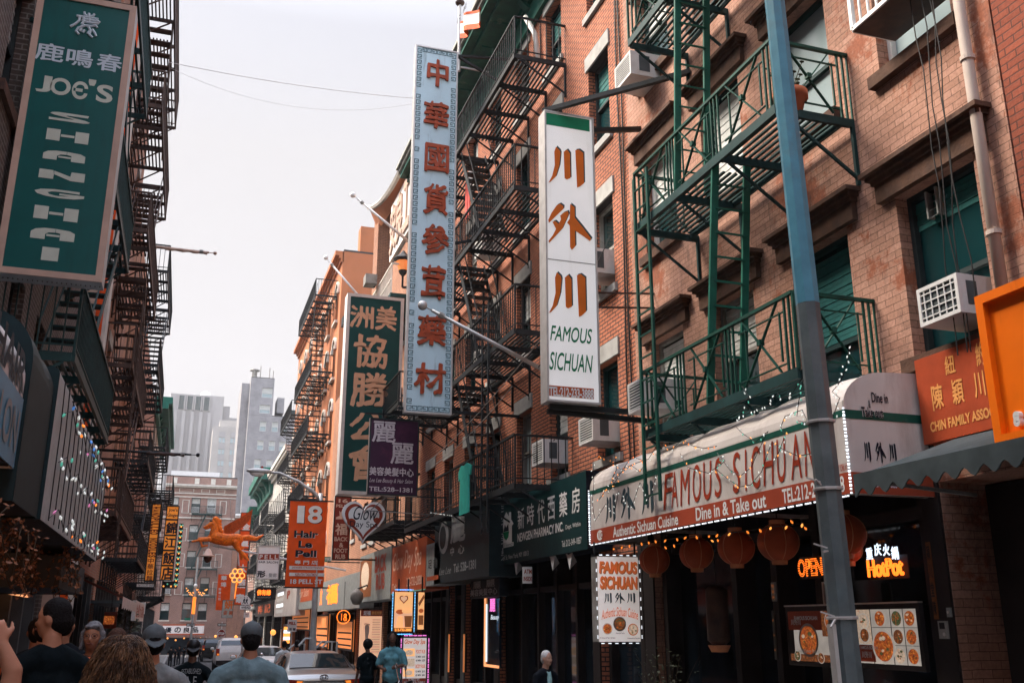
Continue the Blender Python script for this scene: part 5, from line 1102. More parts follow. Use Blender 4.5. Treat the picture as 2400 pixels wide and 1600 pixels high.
for x, y in ((1295, 1318), (1210, 1330), (1335, 1315)):
    c = Q(x, y, X=6.1); mb = MB(); mb.add([c + V((0, .12, .1)), c + V((0, -.12, .14)), c + V((-.02, -.05, -.14)), c + V((.15, .05, .0))], [(0, 1, 2), (0, 2, 3), (1, 3, 2), (0, 3, 1)]); mb.bar(c + V((0, .1, .1)), c + V((.1, .5, .25)), .02); mb.build('floodlight', 'ac_white', t)
# ATM sign
small_sign('atm_sign', 'small white sign reading ATM INSIDE under the pharmacy sign', (1226, 1327), (1247, 1327), (1226, 1366), 17.2, .04, 'sign_white', None, [('ATM', (1228, 1333, 1246, 1344), 'letter_red', .03), ('INSIDE', (1227, 1350, 1246.5, 1361), 'letter_red', .03)])
# --- restaurant awning
AX = 5.57; ay0, ay1 = 7.2, 13.15
zb = Q(1389, 1273, X=AX).z; zr = Q(1392, 1241, X=AX).z; zg0, zg1 = Q(1394, 1157, X=AX).z, Q(1394, 1147, X=AX).z; zt = Q(1990, 905, X=6.1).z
t = thing('restaurant_awning', 'white vinyl awning with a green stripe and red lower band reading FAMOUS SICHUAN', 'awning', ((AX + XR) / 2, (ay0 + ay1) / 2, zb))
prof = [(AX, zb), (AX, zg1 + .02)] + [(AX + .5 - .5 * cos(u), zg1 + .02 + (zt - zg1 - .02) * sin(u)) for u in [k * pi / 2 / 9 for k in range(1, 10)]] + [(XR - .02, zt + .02)]
mb = MB(); n = 20
for i in range(n):
    y0_, y1_ = ay0 + (ay1 - ay0) * i / n, ay0 + (ay1 - ay0) * (i + 1) / n
    for k, ((xa, za), (xb, zb_)) in enumerate(zip(prof[:-1], prof[1:])):
        s = lambda y, z: z + (.035 * abs(sin((y - ay0) / (ay1 - ay0) * pi * 8)) - .02 if z > zg1 + .1 else 0)
        mb.add([(xa, y0_, s(y0_, za)), (xa, y1_, s(y1_, za)), (xb, y1_, s(y1_, zb_)), (xb, y0_, s(y0_, zb_))], [(0, 1, 2, 3)])
cov = mb.build('cover', 'vinyl_white', t, True)
for y, nm in ((ay0, 'side_panel'), (ay1, 'side_panel')):
    mb = MB(); P = prof + [(XR - .02, zb)]; k = len(P); mb.add([(x, y, z) for x, z in P] + [(x, y + (.02 if y == ay0 else -.02), z) for x, z in P], [tuple(range(k)), tuple(range(k, 2 * k))[::-1]] + [(i, (i + 1) % k, (i + 1) % k + k, i + k) for i in range(k)]); mb.build(nm, 'vinyl_white', t)
p = Panel((AX, ay1, zb), (0, -1, 0), (0, 0, 1), (-1, 0, 0), ay1 - ay0, zg1 - zb)
p.box(0, 0, p.w, zr - zb, .001, .004).build('red_band', 'vinyl_red', t); p.box(0, zg0 - zb, p.w, zg1 - zb, .001, .004).build('green_stripe', 'vinyl_green', t)
def ch_px(ps, ch, x0, x1, f0, f1, m, par, m2=None):                       # character between two x pixels, f: fractions of the panel height
    a0, a1 = ps.uv(x0, 1150)[0], ps.uv(x1, 1150)[0]; mb = MB(); k = 0
    for s in ch:
        for q in s: mb.prism([(a0 + (a1 - a0) * x, ps.h * (f0 + (f1 - f0) * y)) for x, y in q], ps.o, ps.u, ps.v, ps.n, .002, .006 + .0004 * k); k += 1
    return mb.build('lettering', m, par)
fr = (zr - zb) / p.h; fg = (zg0 - zb) / p.h; F0, F1 = fr + .06, fg - .06
ch_px(p, CH, 1418, 1442, F0, F1 - .05, 'letter_slate', t); ch_px(p, WAI, 1455, 1488, F0, F1, 'letter_slate', t); ch_px(p, CH, 1503, 1532, F0, F1, 'letter_slate', t)
def fx(s, x0, x1, f0, f1, m, off=.02, shear=.0, lift=.007):
    a0, a1 = p.uv(x0, 1150)[0] / p.w, p.uv(x1, 1150)[0] / p.w; return p.text(s, (a0, f1, a1, f0), m, t, off=off, shear=shear, px=False, lift=lift)
for s, x0, x1 in (('F', 1554, 1580), ('A', 1573, 1588), ('M', 1594, 1620), ('O', 1625, 1645), ('U', 1650, 1672), ('S', 1676, 1695), ('S', 1719, 1740), ('I', 1748, 1757), ('C', 1765, 1788), ('H', 1792, 1822), ('U', 1827, 1850), ('A', 1858, 1884), ('N', 1892, 1922)): fx(s, x0, x1, F0, F1 + .02, 'letter_red', .0, .22)
fx('Authentic Sichuan Cuisine', 1435, 1587, .03, fr - .03, 'lettering_white'); fx('Dine in & Take out', 1629, 1795, .03, fr - .02, 'lettering_white'); fx('TEL:212-233-3888', 1834, 1982, .03, fr - .03, 'lettering_white'); fx('NEW YORK NY', 1964, 1993, fr + .02, fr + .11, 'letter_red')
p.disc(p.uv(1407, 1260)[0] / p.w, fr * .5, .017, fr * .38, 'lettering_white', t, 'number_disc', .006); fx('10', 1402, 1412, fr * .28, fr * .72, 'vinyl_red', .01, 0, .01)
pe = Panel((AX, ay0, zb), (1, 0, 0), (0, 0, 1), (0, -1, 0), XR - AX - .02, zt - zb)
pe.box(0, 0, pe.w, (zr - zb), .001, .004).build('red_band', 'vinyl_red', t); pe.box(0, zg0 - zb - .02, pe.w, zg1 - zb, .001, .004).build('green_stripe', 'vinyl_green', t)
pe.text('Dine in', (2040, 919, 2081, 946), 'navy', t, off=.02, lift=.008); pe.text('&', (2033, 938, 2040, 956), 'navy', t, off=.02, lift=.008); pe.text('Take out', (2015, 952, 2070, 981), 'vinyl_white', t, off=.07, lift=.008, name='letter_outline'); pe.text('Take out', (2016, 953, 2069, 980), 'navy', t, off=.02, lift=.012)
brush(pe, CH, (2021, 1034, 2042, 1082), t, 'navy', None); brush(pe, WAI, (2049, 1036, 2077, 1084), t, 'navy', None); brush(pe, CH, (2080, 1038, 2102, 1082), t, 'navy', None)
pe.text('TEL:212-233-3888', (2020, 1122, 2102, 1144), 'lettering_pink', t, off=.02, lift=.008)
for i in range(42):                                                       # clusters of three LEDs along the lower edge and up both ends
    mb = MB(); y = ay1 - (ay1 - ay0) * (i + .5) / 42
    for e in (-.035, 0, .035): mb.box(AX - .02, AX - .006, y + e - .008, y + e + .008, zb - .028, zb - .014)
    mb.build('led_cluster', 'led_white', t)
for e in range(12):
    for y in (ay0 - .012, ay1 + .012):
        mb = MB(); z = zb + (zg1 - zb) * e / 12
        for q in (0, .035, .07): mb.box(AX - .02, AX - .004, y - .007, y + .007, z + q - .008, z + q + .008)
        mb.build('led_cluster', 'led_white', t)
mb = MB()
for y in (ay0 + .1, 9.2, 11.2, ay1 - .1): mb.bar((AX + .02, y, zb + .02), (XR, y, zb + .02), .04); mb.bar((AX + .03, y, zb + .02), (XR, y, zt - .1), .03)
mb.build('awning_frame', 'gray_iron', t)
# --- red association sign and orange sign at the right edge
p = Panel((XR - .12, Q(2149, 900, X=XR - .12).y, Q(2167, 1042, X=XR - .12).z), (0, -1, 0), (0, 0, 1), (-1, 0, 0), 2.2, Q(2145, 845, X=XR - .12).z - Q(2167, 1042, X=XR - .12).z)
t = box_sign('association_sign', 'dark red sign with gold characters reading CHIN FAMILY ASSOC', p, .11, 'chin_red', None)
for c, r in (('紐', (2213, 838, 2241, 872)), ('約', (2284, 806, 2312, 852)), ('陳', (2182, 905, 2214, 955)), ('穎', (2229, 892, 2262, 941)), ('川', (2280, 875, 2312, 925))): p.text(c, r, 'gold_letter', t, off=.02, wob=.02)
slant(p, 'CHIN FAMILY ASSOC', 2180, 990, 1014, 2335, 'gold_letter', t, .035)
p = panel3((2290, 700), (2470, 620), (2349, 1044), 4.6)
YO = 4.75; p = Panel((Q(2290, 850, Y=YO).x, YO, Q(2349, 1044, Y=YO).z), (1, 0, 0), (0, 0, 1), (0, -1, 0), 1.1, 1)
XO = 5.5; za_, zb2 = Q(2290, 700, X=XO).z, Q(2349, 1044, X=XO).z; yl_ = Q(2320, 870, X=XO).y; p = Panel((XO, yl_, zb2), (0, -1, 0), (0, 0, 1), (-1, 0, 0), 2.2, za_ - zb2)
t = box_sign('orange_sign', 'bright orange boxed sign cut by the right edge of the photo with a white numeral', p, .2, 'orange_panel', 'orange_panel', .07, .05)
p.text('8', (2382, 966, 2403, 998), 'lettering_white', t, off=.06, lift=.01, ext=.03)
holder(t, [(p.pt(.3, p.h * f, -.1), V((XR, yl_ - .3, zb2 + p.h * f))) for f in (.2, .8)], .05)
p.text('88 PELL', (.32, .24, .95, .09), 'lettering_white', t, px=False) if 0 else None
# --- corrugated canopy
t = thing('canopy', 'corrugated grey metal canopy with a scalloped edge at the lower right', 'canopy', (6, 6, 2.9))
ca, cb = Q(2005, 1117, X=5.3), Q(2250, 1092, X=5.3); y1_ = Q(2005, 1117, X=5.3).y; n = 130; mb = MB(); ye = 3.0
za = Q(2005, 1120, X=5.3).z
for i in range(n):
    u0, u1 = i / n, (i + 1) / n; a0_, a1_ = y1_ + (ye - y1_) * u0, y1_ + (ye - y1_) * u1; k0, k1 = .018 * (i % 2), .018 * ((i + 1) % 2)
    mb.add([(5.3, a0_, za + k0), (5.3, a1_, za + k1), (XR, a1_, za + .42 + k1), (XR, a0_, za + .42 + k0)], [(0, 1, 2, 3)])
mb.build('roof_sheet', 'awning_metal', t)
mb = MB(); m_ = 120
for i in range(m_):
    u0, u1 = i / m_, (i + 1) / m_; a0_, a1_ = y1_ + (ye - y1_) * u0, y1_ + (ye - y1_) * u1; s = lambda u: za - .13 - .035 * cos(u * 2 * pi * 20)
    q = [(5.29, a0_, s(u0)), (5.29, a1_, s(u1)), (5.29, a1_, za + .03), (5.29, a0_, za + .03)]; mb.add(q + [(x - .012, y, z) for x, y, z in q], [(0, 1, 2, 3), (7, 6, 5, 4), (0, 4, 5, 1), (2, 6, 7, 3)])
mb.build('valance', 'awning_metal', t)
mb = MB()
for y in (y1_ - .05, 5.2, 3.4): mb.bar((5.32, y, za - .02), (XR, y, za + .38), .03); mb.bar((5.32, y, za - .02), (XR, y, za - .1), .03)
mb.build('canopy_frame', 'gray_iron', t)
# ================================================================ LAMP POSTS AND POLES
base = Q(1990, 1600, X=4.28); top = Q(1815, 0, Y=base.y)
ax = (top - base).normalized(); foot = base + ax * ((gz(base.y) - base.z) / ax.z)
t = thing('lamp_post', 'tall blue and grey octagonal lamp post leaning in front of the pink building', 'lamp post', foot)
H = 11.; rad = lambda h: .098 - .034 * h / H
MB().lathe([(rad(h), h) for h in (0, 1, 2, 3, 4.0)], foot, 8, ax).build('lower_pole', 'pole_grey', t); MB().lathe([(rad(h) + .001, h) for h in (4.001, 5, 6, 8, 11)], foot, 8, ax).build('upper_pole', 'pole_sky_tint', t)
MB().lathe([(.2, 0), (.2, .04), (.15, .08), (.13, .5), (.105, .62)], foot, 8, ax).build('base', 'galvanised', t)
mb = MB()
for z in (1.75, 2.62, 3.1): mb.lathe([(.104, 0), (.106, .012), (.104, .022)], foot + ax * z, 8, ax)
for k in range(3): c = foot + ax * (1.75 + k * .45); mb.bar(c + V((-.1, -.06, 0)), c + V((-.16, -.09, -.05 + .04 * k)), .012); mb.bar(c + V((-.1, -.06, .02)), c + V((-.18, -.02, .05)), .01)
mb.build('tape_band', 'wire_light', t)
mb = MB(); mb.bar(foot + ax * .3 + V((-.11, -.02, 0)), foot + ax * 1.72 + V((-.105, -.02, 0)), .06, .03); mb.build('conduit', 'cream_paint', t)
# grey post with the cobra-head lamp
b = V((Q(735, 1460, Y=33).x, 33, gz(33)))
t = thing('street_lamp', 'grey street lamp post carrying the orange banner with a long cobra head arm', 'street lamp', b)
P1 = Q(738, 1155, Y=33); L_ = P1.z - b.z; MB().lathe([(.13, 0), (.12, .6), (.1, 2.5), (.075, L_)], b, 10).build('pole', 'galvanised', t, True)
P1, P2, P3, P4 = Q(738, 1155, Y=33), Q(700, 1128, Y=33), Q(655, 1108, Y=33), Q(628, 1106, Y=33)
MB().tube([V((b.x, 33, P1.z - .25)), P1, P2, P3, P4], [.065, .06, .05, .045, .04], 8).build('arm', 'galvanised', t, True)
h0 = P4; mb = MB(); mb.ell(h0 + V((-.28, 0, .02)), (.42, .16, .10), 16, 8); lh = mb.build('lamp_head', 'galvanised', t, True)
MB().ell(h0 + V((-.34, 0, -.05)), (.24, .12, .12), 14, 8).build('lens', 'white_metal', lh, True)
MB().lathe([(.04, 0), (.04, .08), (.0, .1)], h0 + V((-.2, 0, .1)), 8).build('photocell', 'tail_red', lh)
# dark tubular column lamp in front of the spa is the banner post; lamp post with bulbs near the far corner
b = V((Q(447, 1500, Y=88).x, 88, gz(88)))
t = thing('street_lamp', 'slim far lamp post with a globe, an orange lit sleeve and a ring of bulbs', 'street lamp', b)
MB().lathe([(.11, 0), (.09, 3), (.075, 8.2)], b, 8).build('pole', 'galvanised', t)
gzp = Q(455, 1372, Y=88); ob = Q(452, 1438, Y=88); ot = Q(454, 1398, Y=88)
MB().lathe([(.14, ob.z - b.z), (.14, ot.z - b.z)], b, 8).build('lit_sleeve', 'bulb_orange', t)
MB().ell((b.x, 88, gzp.z), (.16, .16, .2), 10, 8).build('globe', 'white_metal', t)
for i in range(26):
    u = i / 25; q = Q(437 + 48 * u, 1378 + 14 * abs(sin(u * pi * 2)) + 3 * sin(i * 2.1), Y=88); MB().ell(q, (.05, .05, .05), 6, 5).build('bulb', 'bulb_amber', t)
sg = panel3((433, 1447), (447, 1447), (433, 1453), 87.8); sg.box(0, 0, sg.w, sg.h, -.03, 0).build('street_sign', 'street_green', t)
ow = panel3((437, 1460), (457, 1460), (437, 1467), 87.6)
def oneway(px0, py0, px1, py1, Y, lab):
    ow = panel3((px0, py0), (px1, py0), (px0, py1), Y); t = thing('one_way_sign', lab, 'traffic sign', ow.pt(ow.w / 2, 0, -.02))
    ow.box(0, 0, ow.w, ow.h, -.03, 0).build('plate', 'black_sign', t); ow.poly([(.04, .5), (.22, .85), (.22, .68), (.95, .68), (.95, .32), (.22, .32), (.22, .15)], 'lettering_white', t, 'arrow', .006, px=False)
    ow.text('ONE WAY', (.3, .62, .9, .38), 'black_sign', t, off=.03, px=False, lift=.012)
oneway(437, 1460, 457, 1467, 87.6, 'black one way sign with a white arrow on the far slim lamp post')
oneway(510, 1460, 531, 1466, 88.6, 'black one way sign with a white arrow above the stop sign')
# stop sign
sp = panel3((510, 1474), (529, 1474), (510, 1494), 89)
b = sp.pt(sp.w / 2, 0, -.03); t = thing('stop_sign', 'red octagonal STOP sign at the far corner', 'traffic sign', (b.x, 89.03, gz(89)))
oc = [(.5 + .5 * cos(pi / 8 + k * pi / 4) / cos(pi / 8), .5 + .5 * sin(pi / 8 + k * pi / 4) / cos(pi / 8)) for k in range(8)]
sp.poly(oc, 'lettering_white', t, 'rim', 0, px=False, th=.02); sp.poly([((x - .5) * .9 + .5, (y - .5) * .9 + .5) for x, y in oc], 'stop_red', t, 'face', .004, px=False); sp.text('STOP', (.12, .66, .88, .34), 'lettering_white', t, off=.04, px=False, lift=.01)
MB().bar((b.x, 89.06, gz(89)), (b.x, 89.06, sp.o.z + sp.h + .6), .06).build('post', 'galvanised', t)
# school crossing sign
p = panel3((565, 1393), (589, 1393), (565, 1416), 54); b = p.pt(p.w / 2, 0, -.04)
t = thing('crossing_sign', 'white pentagon school crossing sign with an AHEAD plate on a post', 'traffic sign', (b.x, 54.04, gz(54)))
p.poly([(.08, 0), (.92, 0), (1, .55), (.5, 1), (0, .55)], 'lettering_white', t, 'plate', 0, px=False, th=.02)
for k, x in enumerate((.36, .62)):
    h = .62 - .0 * k; sc_ = 1 + .15 * k
    p.poly([(x - .03, h), (x + .05, h), (x + .09, h - .2), (x + .02, h - .22), (x + .1, .1), (x + .03, .1), (x - .03, h - .34), (x - .12, .1), (x - .19, .1), (x - .09, h - .3), (x - .11, h - .18), (x - .16, h - .22)], 'navy', t, 'walking_emblem', .006, px=False)
    p.disc(x + .01, h + .1, .055, .055, 'navy', t, 'walking_emblem', .006, 12)
q = panel3((563, 1418), (589, 1418), (563, 1427), 54); q.box(0, 0, q.w, q.h, -.02, 0).build('ahead_plate', 'lettering_white', t); q.text('AHEAD', (.08, .82, .92, .2), 'navy', t, off=.03, px=False)
MB().bar((b.x, 54.06, gz(54)), (b.x, 54.06, p.o.z + p.h * 1.9), .09).build('post', 'gray_iron', t)
q = panel3((572, 1435), (585, 1435), (572, 1446), 54); q.box(0, 0, q.w, q.h, -.02, 0).build('small_plate', 'lettering_white', t); q.text('NO', (.15, .9, .85, .55), 'stop_red', t, off=.03, px=False); q.text('STANDING', (.1, .45, .9, .15), 'stop_red', t, px=False)
p = panel3((688, 1452), (696, 1452), (688, 1479), 36)
p = panel3((675, 1451), (696, 1455), (675, 1479), 36); b = p.pt(p.w / 2, 0, -.02)
t = thing('salon_board', 'small white pavement sign plate reading PELL on a thin post', 'sign', (b.x, 36, gz(36))); p.box(0, 0, p.w, p.h, -.03, 0).build('plate', 'lettering_white', t)
p.text('PELL', (.1, .82, .9, .56), 'heart_red', t, off=.05, px=False); p.text('形 髮', (.2, .3, .9, .08), 'navy', t, off=.03, px=False); MB().bar((b.x, 36.03, gz(36)), (b.x, 36.03, p.o.z), .04).build('post', 'galvanised', t)
p = Panel.Y(760, 1304, 776, 1316, 38); b = p.pt(p.w / 2, 0, 0)
t = thing('street_name_sign', 'green street name sign with white letters ERS beside the dark red sign', 'traffic sign', b); p.box(0, 0, p.w, p.h, -.03, 0).build('plate', 'street_green', t); p.text("YERS", (761.5, 1306, 775, 1314), 'lettering_white', t, off=.03)
MB().bar((b.x, 38.02, p.o.z), (XR, 38.02, p.o.z), .04).build('bracket', 'black_iron', t)
# white sign at the far end
p = panel3((382, 1462), (479, 1462), (382, 1487), 114.5)
t = box_sign('shop_sign', 'wide white shop sign with black characters and red bands at the end of the street', p, .4, 'sign_white', None); p.rect((382, 1462, 479, 1465), 'sign_rust', t, 'red_band', .01); p.rect((382, 1484, 479, 1487), 'sign_rust', t, 'red_band', .01)
for c, x in zip('優の良品', (388, 410, 431, 451)): p.text(c, (x, 1469, x + 13, 1481), 'navy', t, off=.03, lift=.02)
mb = MB(); fbox(mb, FE, p.o.x, p.o.x + p.w, -2.4, p.o.z - .3, -.05, .02).build('shop_window', 'shop_glass', t)
for i in range(6): MB().ell((p.o.x + .6 + i * .85, 115.0, p.o.z - .35 - .2 * (i % 2)), (.09, .09, .09), 8, 6).build('bulb', 'bulb_amber', t)

# ================================================================ FLAGPOLES, FLAG, WIRES
def flagpole(name, lab, tip, base, r0, r1, m, ball=.07, wrap=None):
    tip, base = V(tip), V(base); t = thing(name, lab, 'flagpole', base)
    d = (tip - base).normalized(); MB().tube([base, tip], [r0, r1], 10).build('pole', m, t, True)
    mb = MB(); mb.tube([tip, tip + d * .12], r1 * .4, 6); mb.ell(tip + d * (.12 + ball * .8), (ball, ball, ball), 14, 10); mb.build('ball', m, t, True)
    mb = MB(); mb.lathe([(r1 * 2, -.05), (r1 * 2, .05)], tip - d * .2, 8, d); mb.bar(base, base + V((0, 0, -.35)), .08); mb.build('fitting', 'gray_iron', t)
    if wrap:
        mb = MB(); L = (tip - base).length; n = 12
        mb.tube([base + d * L * (wrap[0] + (wrap[1] - wrap[0]) * i / n) + V((0, 0, -.015 + .006 * sin(i * 2))) for i in range(n + 1)], [r1 * (1.6 + .35 * sin(i * 1.7)) for i in range(n)] + [r1 * 1.9], 8); mb.build('furled_flag', wrap[2], t)
    return t
flagpole('flagpole', 'long silver flagpole with a ball tip crossing in front of the pale blue sign', Q(1012, 727, Y=16.5), (XR - .05, 16.5, Q(1262, 842, X=XR).z - .75), .045, .03, 'galvanised', .09)
flagpole('flagpole', 'white flagpole with a ball tip pointing up beside the temple roof', Q(838, 466, Y=30), (XR - .1, 30, 14.0), .055, .033, 'white_metal', .1)
flagpole('flagpole', 'thin white flagpole in front of the top of the orange fire escape', Q(771, 612, Y=38), (XR - .1, 38, 14.2), .055, .033, 'white_metal', .1)
flagpole('flagpole', 'horizontal flagpole with an orange furled flag jutting from the left roofs', Q(490, 592, Y=26), (XL, 26, Q(375, 580, Y=26).z), .05, .03, 'frame_tan', .05, (.5, .98, 'frame_tan'))
flagpole('flagpole', 'low horizontal flagpole with a brown furled flag and a dark ball on the left', Q(448, 1065, Y=25), (XL, 25, Q(160, 1060, Y=25).z + .1), .035, .025, 'black_iron', .05, (.55, .93, 'brown_iron'))
fb = Q(1080, 130, X=XR + .4)
t = thing('roof_flag', 'white and orange flag on a pole on the roof behind the green cornice', 'flag', (XR - 1.25, 18, 14)); X0 = XR - 1.25
ft = Q(1078, 12, X=X0); ft2 = Q(1082, 120, X=X0); MB().tube([(X0, ft.y, Q(1084, 150, X=X0).z), (X0, ft.y, ft.z)], .04, 8).build('pole', 'galvanised', t); MB().bar((X0, ft.y, Q(1084, 140, X=X0).z), (XR - .5, ft.y, Q(1084, 140, X=X0).z), .04).build('bracket', 'galvanised', t)
MB().ell((X0, ft.y, ft.z + .06), (.12, .12, .08), 10, 6).build('finial', 'brown_iron', t)
fz0, fz1 = Q(1082, 82, X=X0).z, Q(1082, 43, X=X0).z
for m, z0, z1 in (('banner_orange', fz0, fz0 + (fz1 - fz0) * .28), ('lettering_white', fz0 + (fz1 - fz0) * .28, fz0 + (fz1 - fz0) * .85), ('banner_orange', fz0 + (fz1 - fz0) * .85, fz1)):
    mb = MB(); n = 10
    for i in range(n):
        f = lambda k: (X0 + .12 * sin(k * .9), ft.y - .06 - k * .15); (xa, ya), (xb, yb) = f(i), f(i + 1); dz = -.06
        q = [(xa, ya, z0 + dz * i), (xb, yb, z0 + dz * (i + 1)), (xb, yb, z1 + dz * (i + 1)), (xa, ya, z1 + dz * i)]; mb.add(q + [(x + .012, y, z) for x, y, z in q], [(0, 1, 2, 3), (7, 6, 5, 4)])
    mb.build('cloth', m, t)
fp = Panel((X0 - .15, ft.y - .25, fz0), (0, -1, 0), (0, 0, 1), (-1, 0, 0), 1.2, fz1 - fz0)
for i, c in enumerate('公美'): fp.text(c, (.05 + i * .45, .62 - i * .12, .35 + i * .45, .3 - i * .12), 'navy', t, off=.02, px=False)
cable('cable', 'thin wire strung high across the sky from the left roofs', [Q(395, 146, Y=19), Q(975, 231, Y=19)], .006, 'sky_wire', sag=.1)
cable('cable', 'fainter sagging wire below the high wire across the sky', [Q(400, 160, Y=19.2), Q(970, 243, Y=19.2)], .003, 'sky_wire', sag=.5)
for px0, py0, px1, py1, x0_, x1_, lab in ((1000, 1085, 1262, 800, 5.2, 4.9, 'pale cable rising from the salon sign to the white restaurant sign'), (1262, 860, 1432, 548, 4.75, 6.3, 'thin cable running up across the white restaurant sign'), (1010, 1095, 1200, 905, 5.2, 5.3, 'grey cable sagging in front of the black fire escape'), (960, 590, 1060, 555, 4.3, 5.4, 'chain stretched across the pale blue sign'), (960, 420, 1075, 350, 4.2, 5.4, 'chain across the upper part of the pale blue sign'), (1140, 1100, 1300, 1030, 5.4, 6.3, 'washing line above the lowest black balcony')):
    cable('cable', lab, [Q(px0, py0, X=x0_), Q(px1, py1, X=x1_)], .009, 'wire_light' if 'pale' in lab or 'grey' in lab else 'wire', sag=.12)
tn = thing('wall_lantern', 'old style wall lantern with a cream glass above the temple hall balcony', 'lamp', (XR - .5, 31, 14)); lc = Q(945, 612, X=XR - .6)
MB().lathe([(.06, -.5), (.12, -.42), (.22, .0), (.26, .02), (.34, .06), (.14, .22), (.03, .36)], lc, 8).build('lantern_frame', 'black_iron', tn); MB().lathe([(.12, -.4), (.235, -.02)], lc, 8).build('lantern_glass', 'warm_dim', tn)
mb = MB(); mb.bar(lc + V((0, 0, -.5)), lc + V((0, 0, -.9)), .06); mb.bar(lc + V((0, 0, -.9)), lc + V((.7, 0, -.9)), .06); mb.build('bracket', 'black_iron', tn)
bal = thing('balcony', 'sloping iron balcony rail on the temple hall behind the green sign', 'balcony', (XR - .5, 32, 12.6)); mb = MB(); bz = Q(900, 720, X=XR - .9).z
mb.box(XR - 1, XR, 29, 37, bz - .12, bz); mb.build('floor', 'dark_green_iron', bal); mb = MB()
for i in range(40): y = 29 + 8 * i / 39; mb.bar((XR - .97, y, bz), (XR - .97, y, bz + 1), .03)
mb.bar((XR - .97, 29, bz + 1), (XR - .97, 37, bz + 1), .05); mb.bar((XR - .97, 29, bz + 1), (XR, 29, bz + 1), .05); mb.bar((XR - .97, 29, bz + .5), (XR - .97, 37, bz + .5), .03); mb.build('railing', 'cream_paint', bal)
for y, lab in ((36.5, 'black floodlight on the balcony rail of the temple hall'), (31.5, 'pale floodlight beside the wall lantern')):
    t = thing('floodlight', lab, 'floodlight', (XR - 1.1, y, bz + 1.2)); MB().box(XR - 1.45, XR - 1.05, y - .25, y + .25, bz + 1.05, bz + 1.4).build('housing', 'black_iron' if y > 33 else 'gray_iron', t); MB().bar((XR - 1.1, y, bz + 1), (XR - 1.1, y, bz + 1.1), .05).build('bracket', 'black_iron', t)

# ================================================================ LEFT AWNINGS
def awning_left(name, lab, y0, y1, x, z0, z1, m, mside, lip=.25, texts=(), rnd=.0, ms=None):
    t = thing(name, lab, 'awning', ((x + XL) / 2, (y0 + y1) / 2, z0)); mb = MB(); n = 18
    prof = [(x, z0)] + [(x - rnd + rnd * cos(u), z1 - rnd + rnd * sin(u)) for u in [k * pi / 2 / 8 for k in range(9)]] + [(XL + .02, z1 + .05)]
    for i in range(n):
        a, b = y0 + (y1 - y0) * i / n, y0 + (y1 - y0) * (i + 1) / n
        s = lambda y, k: (.03 * abs(sin((y - y0) * 4.5)) - .02) if 1 < k < len(prof) - 1 and rnd > .2 else 0
        for k in range(len(prof) - 1): (xa, za), (xb, zb_) = prof[k], prof[k + 1]; mb.add([(xa, a, za + s(a, k)), (xa, b, za + s(b, k)), (xb, b, zb_ + s(b, k + 1)), (xb, a, zb_ + s(a, k + 1))], [(0, 1, 2, 3)])
    mb.build('cover', m, t, True)
    for y in (y0, y1):
        P = prof + [(XL + .02, z0)]; k = len(P); mb = MB(); mb.add([(a, y, b) for a, b in P] + [(a, y + (.015 if y == y0 else -.015), b) for a, b in P], [tuple(range(k)), tuple(range(k, 2 * k))[::-1]] + [(i, (i + 1) % k, (i + 1) % k + k, i + k) for i in range(k)]); mb.build('side_panel', ms or m, t)
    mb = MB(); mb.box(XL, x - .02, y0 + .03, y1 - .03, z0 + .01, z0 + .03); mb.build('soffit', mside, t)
    return t
aw = Q(85, 900, X=-1.12)
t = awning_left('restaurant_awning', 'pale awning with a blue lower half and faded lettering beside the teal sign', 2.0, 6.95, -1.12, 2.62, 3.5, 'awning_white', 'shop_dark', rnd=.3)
p = Panel((-1.116, 2.0, 2.62), (0, 1, 0), (0, 0, 1), (1, 0, 0), 4.95, .66); p.box(0, 0, p.w, .46, .0005, .004).build('blue_band', 'awning_blue', t)
p.text('HAIR', (.76, 1.1, .985, .72), 'column_stone', t, off=.03, px=False, lift=.006); p.text('SALON', (.76, .55, .985, .14), 'fascia_grey', t, off=.02, px=False, lift=.008)
t = awning_left('awning', 'dark green awning end beside the pale blue awning', 7.0, 8.15, -1.1, 2.42, 3.72, 'awning_dark', 'shop_dark', rnd=.35)
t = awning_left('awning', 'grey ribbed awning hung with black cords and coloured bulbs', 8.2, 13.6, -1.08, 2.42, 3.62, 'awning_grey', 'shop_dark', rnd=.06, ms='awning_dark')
mb = MB()
for i in range(15): y = 8.5 + i * .35; mb.tube([(-1.07, y, 3.6), (-1.062, y + .02, 3.2), (-1.066, y + .05, 2.8), (-1.062, y + .03, 2.44)], .005, 5)
mb.build('cords', 'wire', t)
t = awning_left('awning', 'low wooden shop canopy below the bulbs on the left', 11.5, 14.2, -1.25, 2.02, 2.35, 'column_stone', 'shop_dark')
t = thing('canopy', 'small red brown fabric canopy with a scalloped edge further down the left side', 'canopy', (-1.7, 25, 2.3))
z_ = Q(300, 1405, X=-1.2).z; mb = MB(); mb.add([(-1.15, 22, z_), (-1.15, 29, z_ - .05), (XL, 29, z_ + .5), (XL, 22, z_ + .55)], [(0, 1, 2, 3)]); mb.build('cover', 'vinyl_red', t)
mb = MB(); n = 40
for i in range(n):
    a, b = 22 + 7 * i / n, 22 + 7 * (i + 1) / n; s = lambda y: z_ - .2 - .05 * abs(sin(y * 3.2)); mb.add([(-1.15, a, s(a)), (-1.15, b, s(b)), (-1.15, b, z_), (-1.15, a, z_)], [(0, 1, 2, 3)])
mb.build('valance', 'vinyl_white', t)
t = thing('canopy', 'white lettered canopy beyond the red brown canopy on the left', 'canopy', (-1.7, 33, 2)); z2 = Q(315, 1420, X=-1.15).z
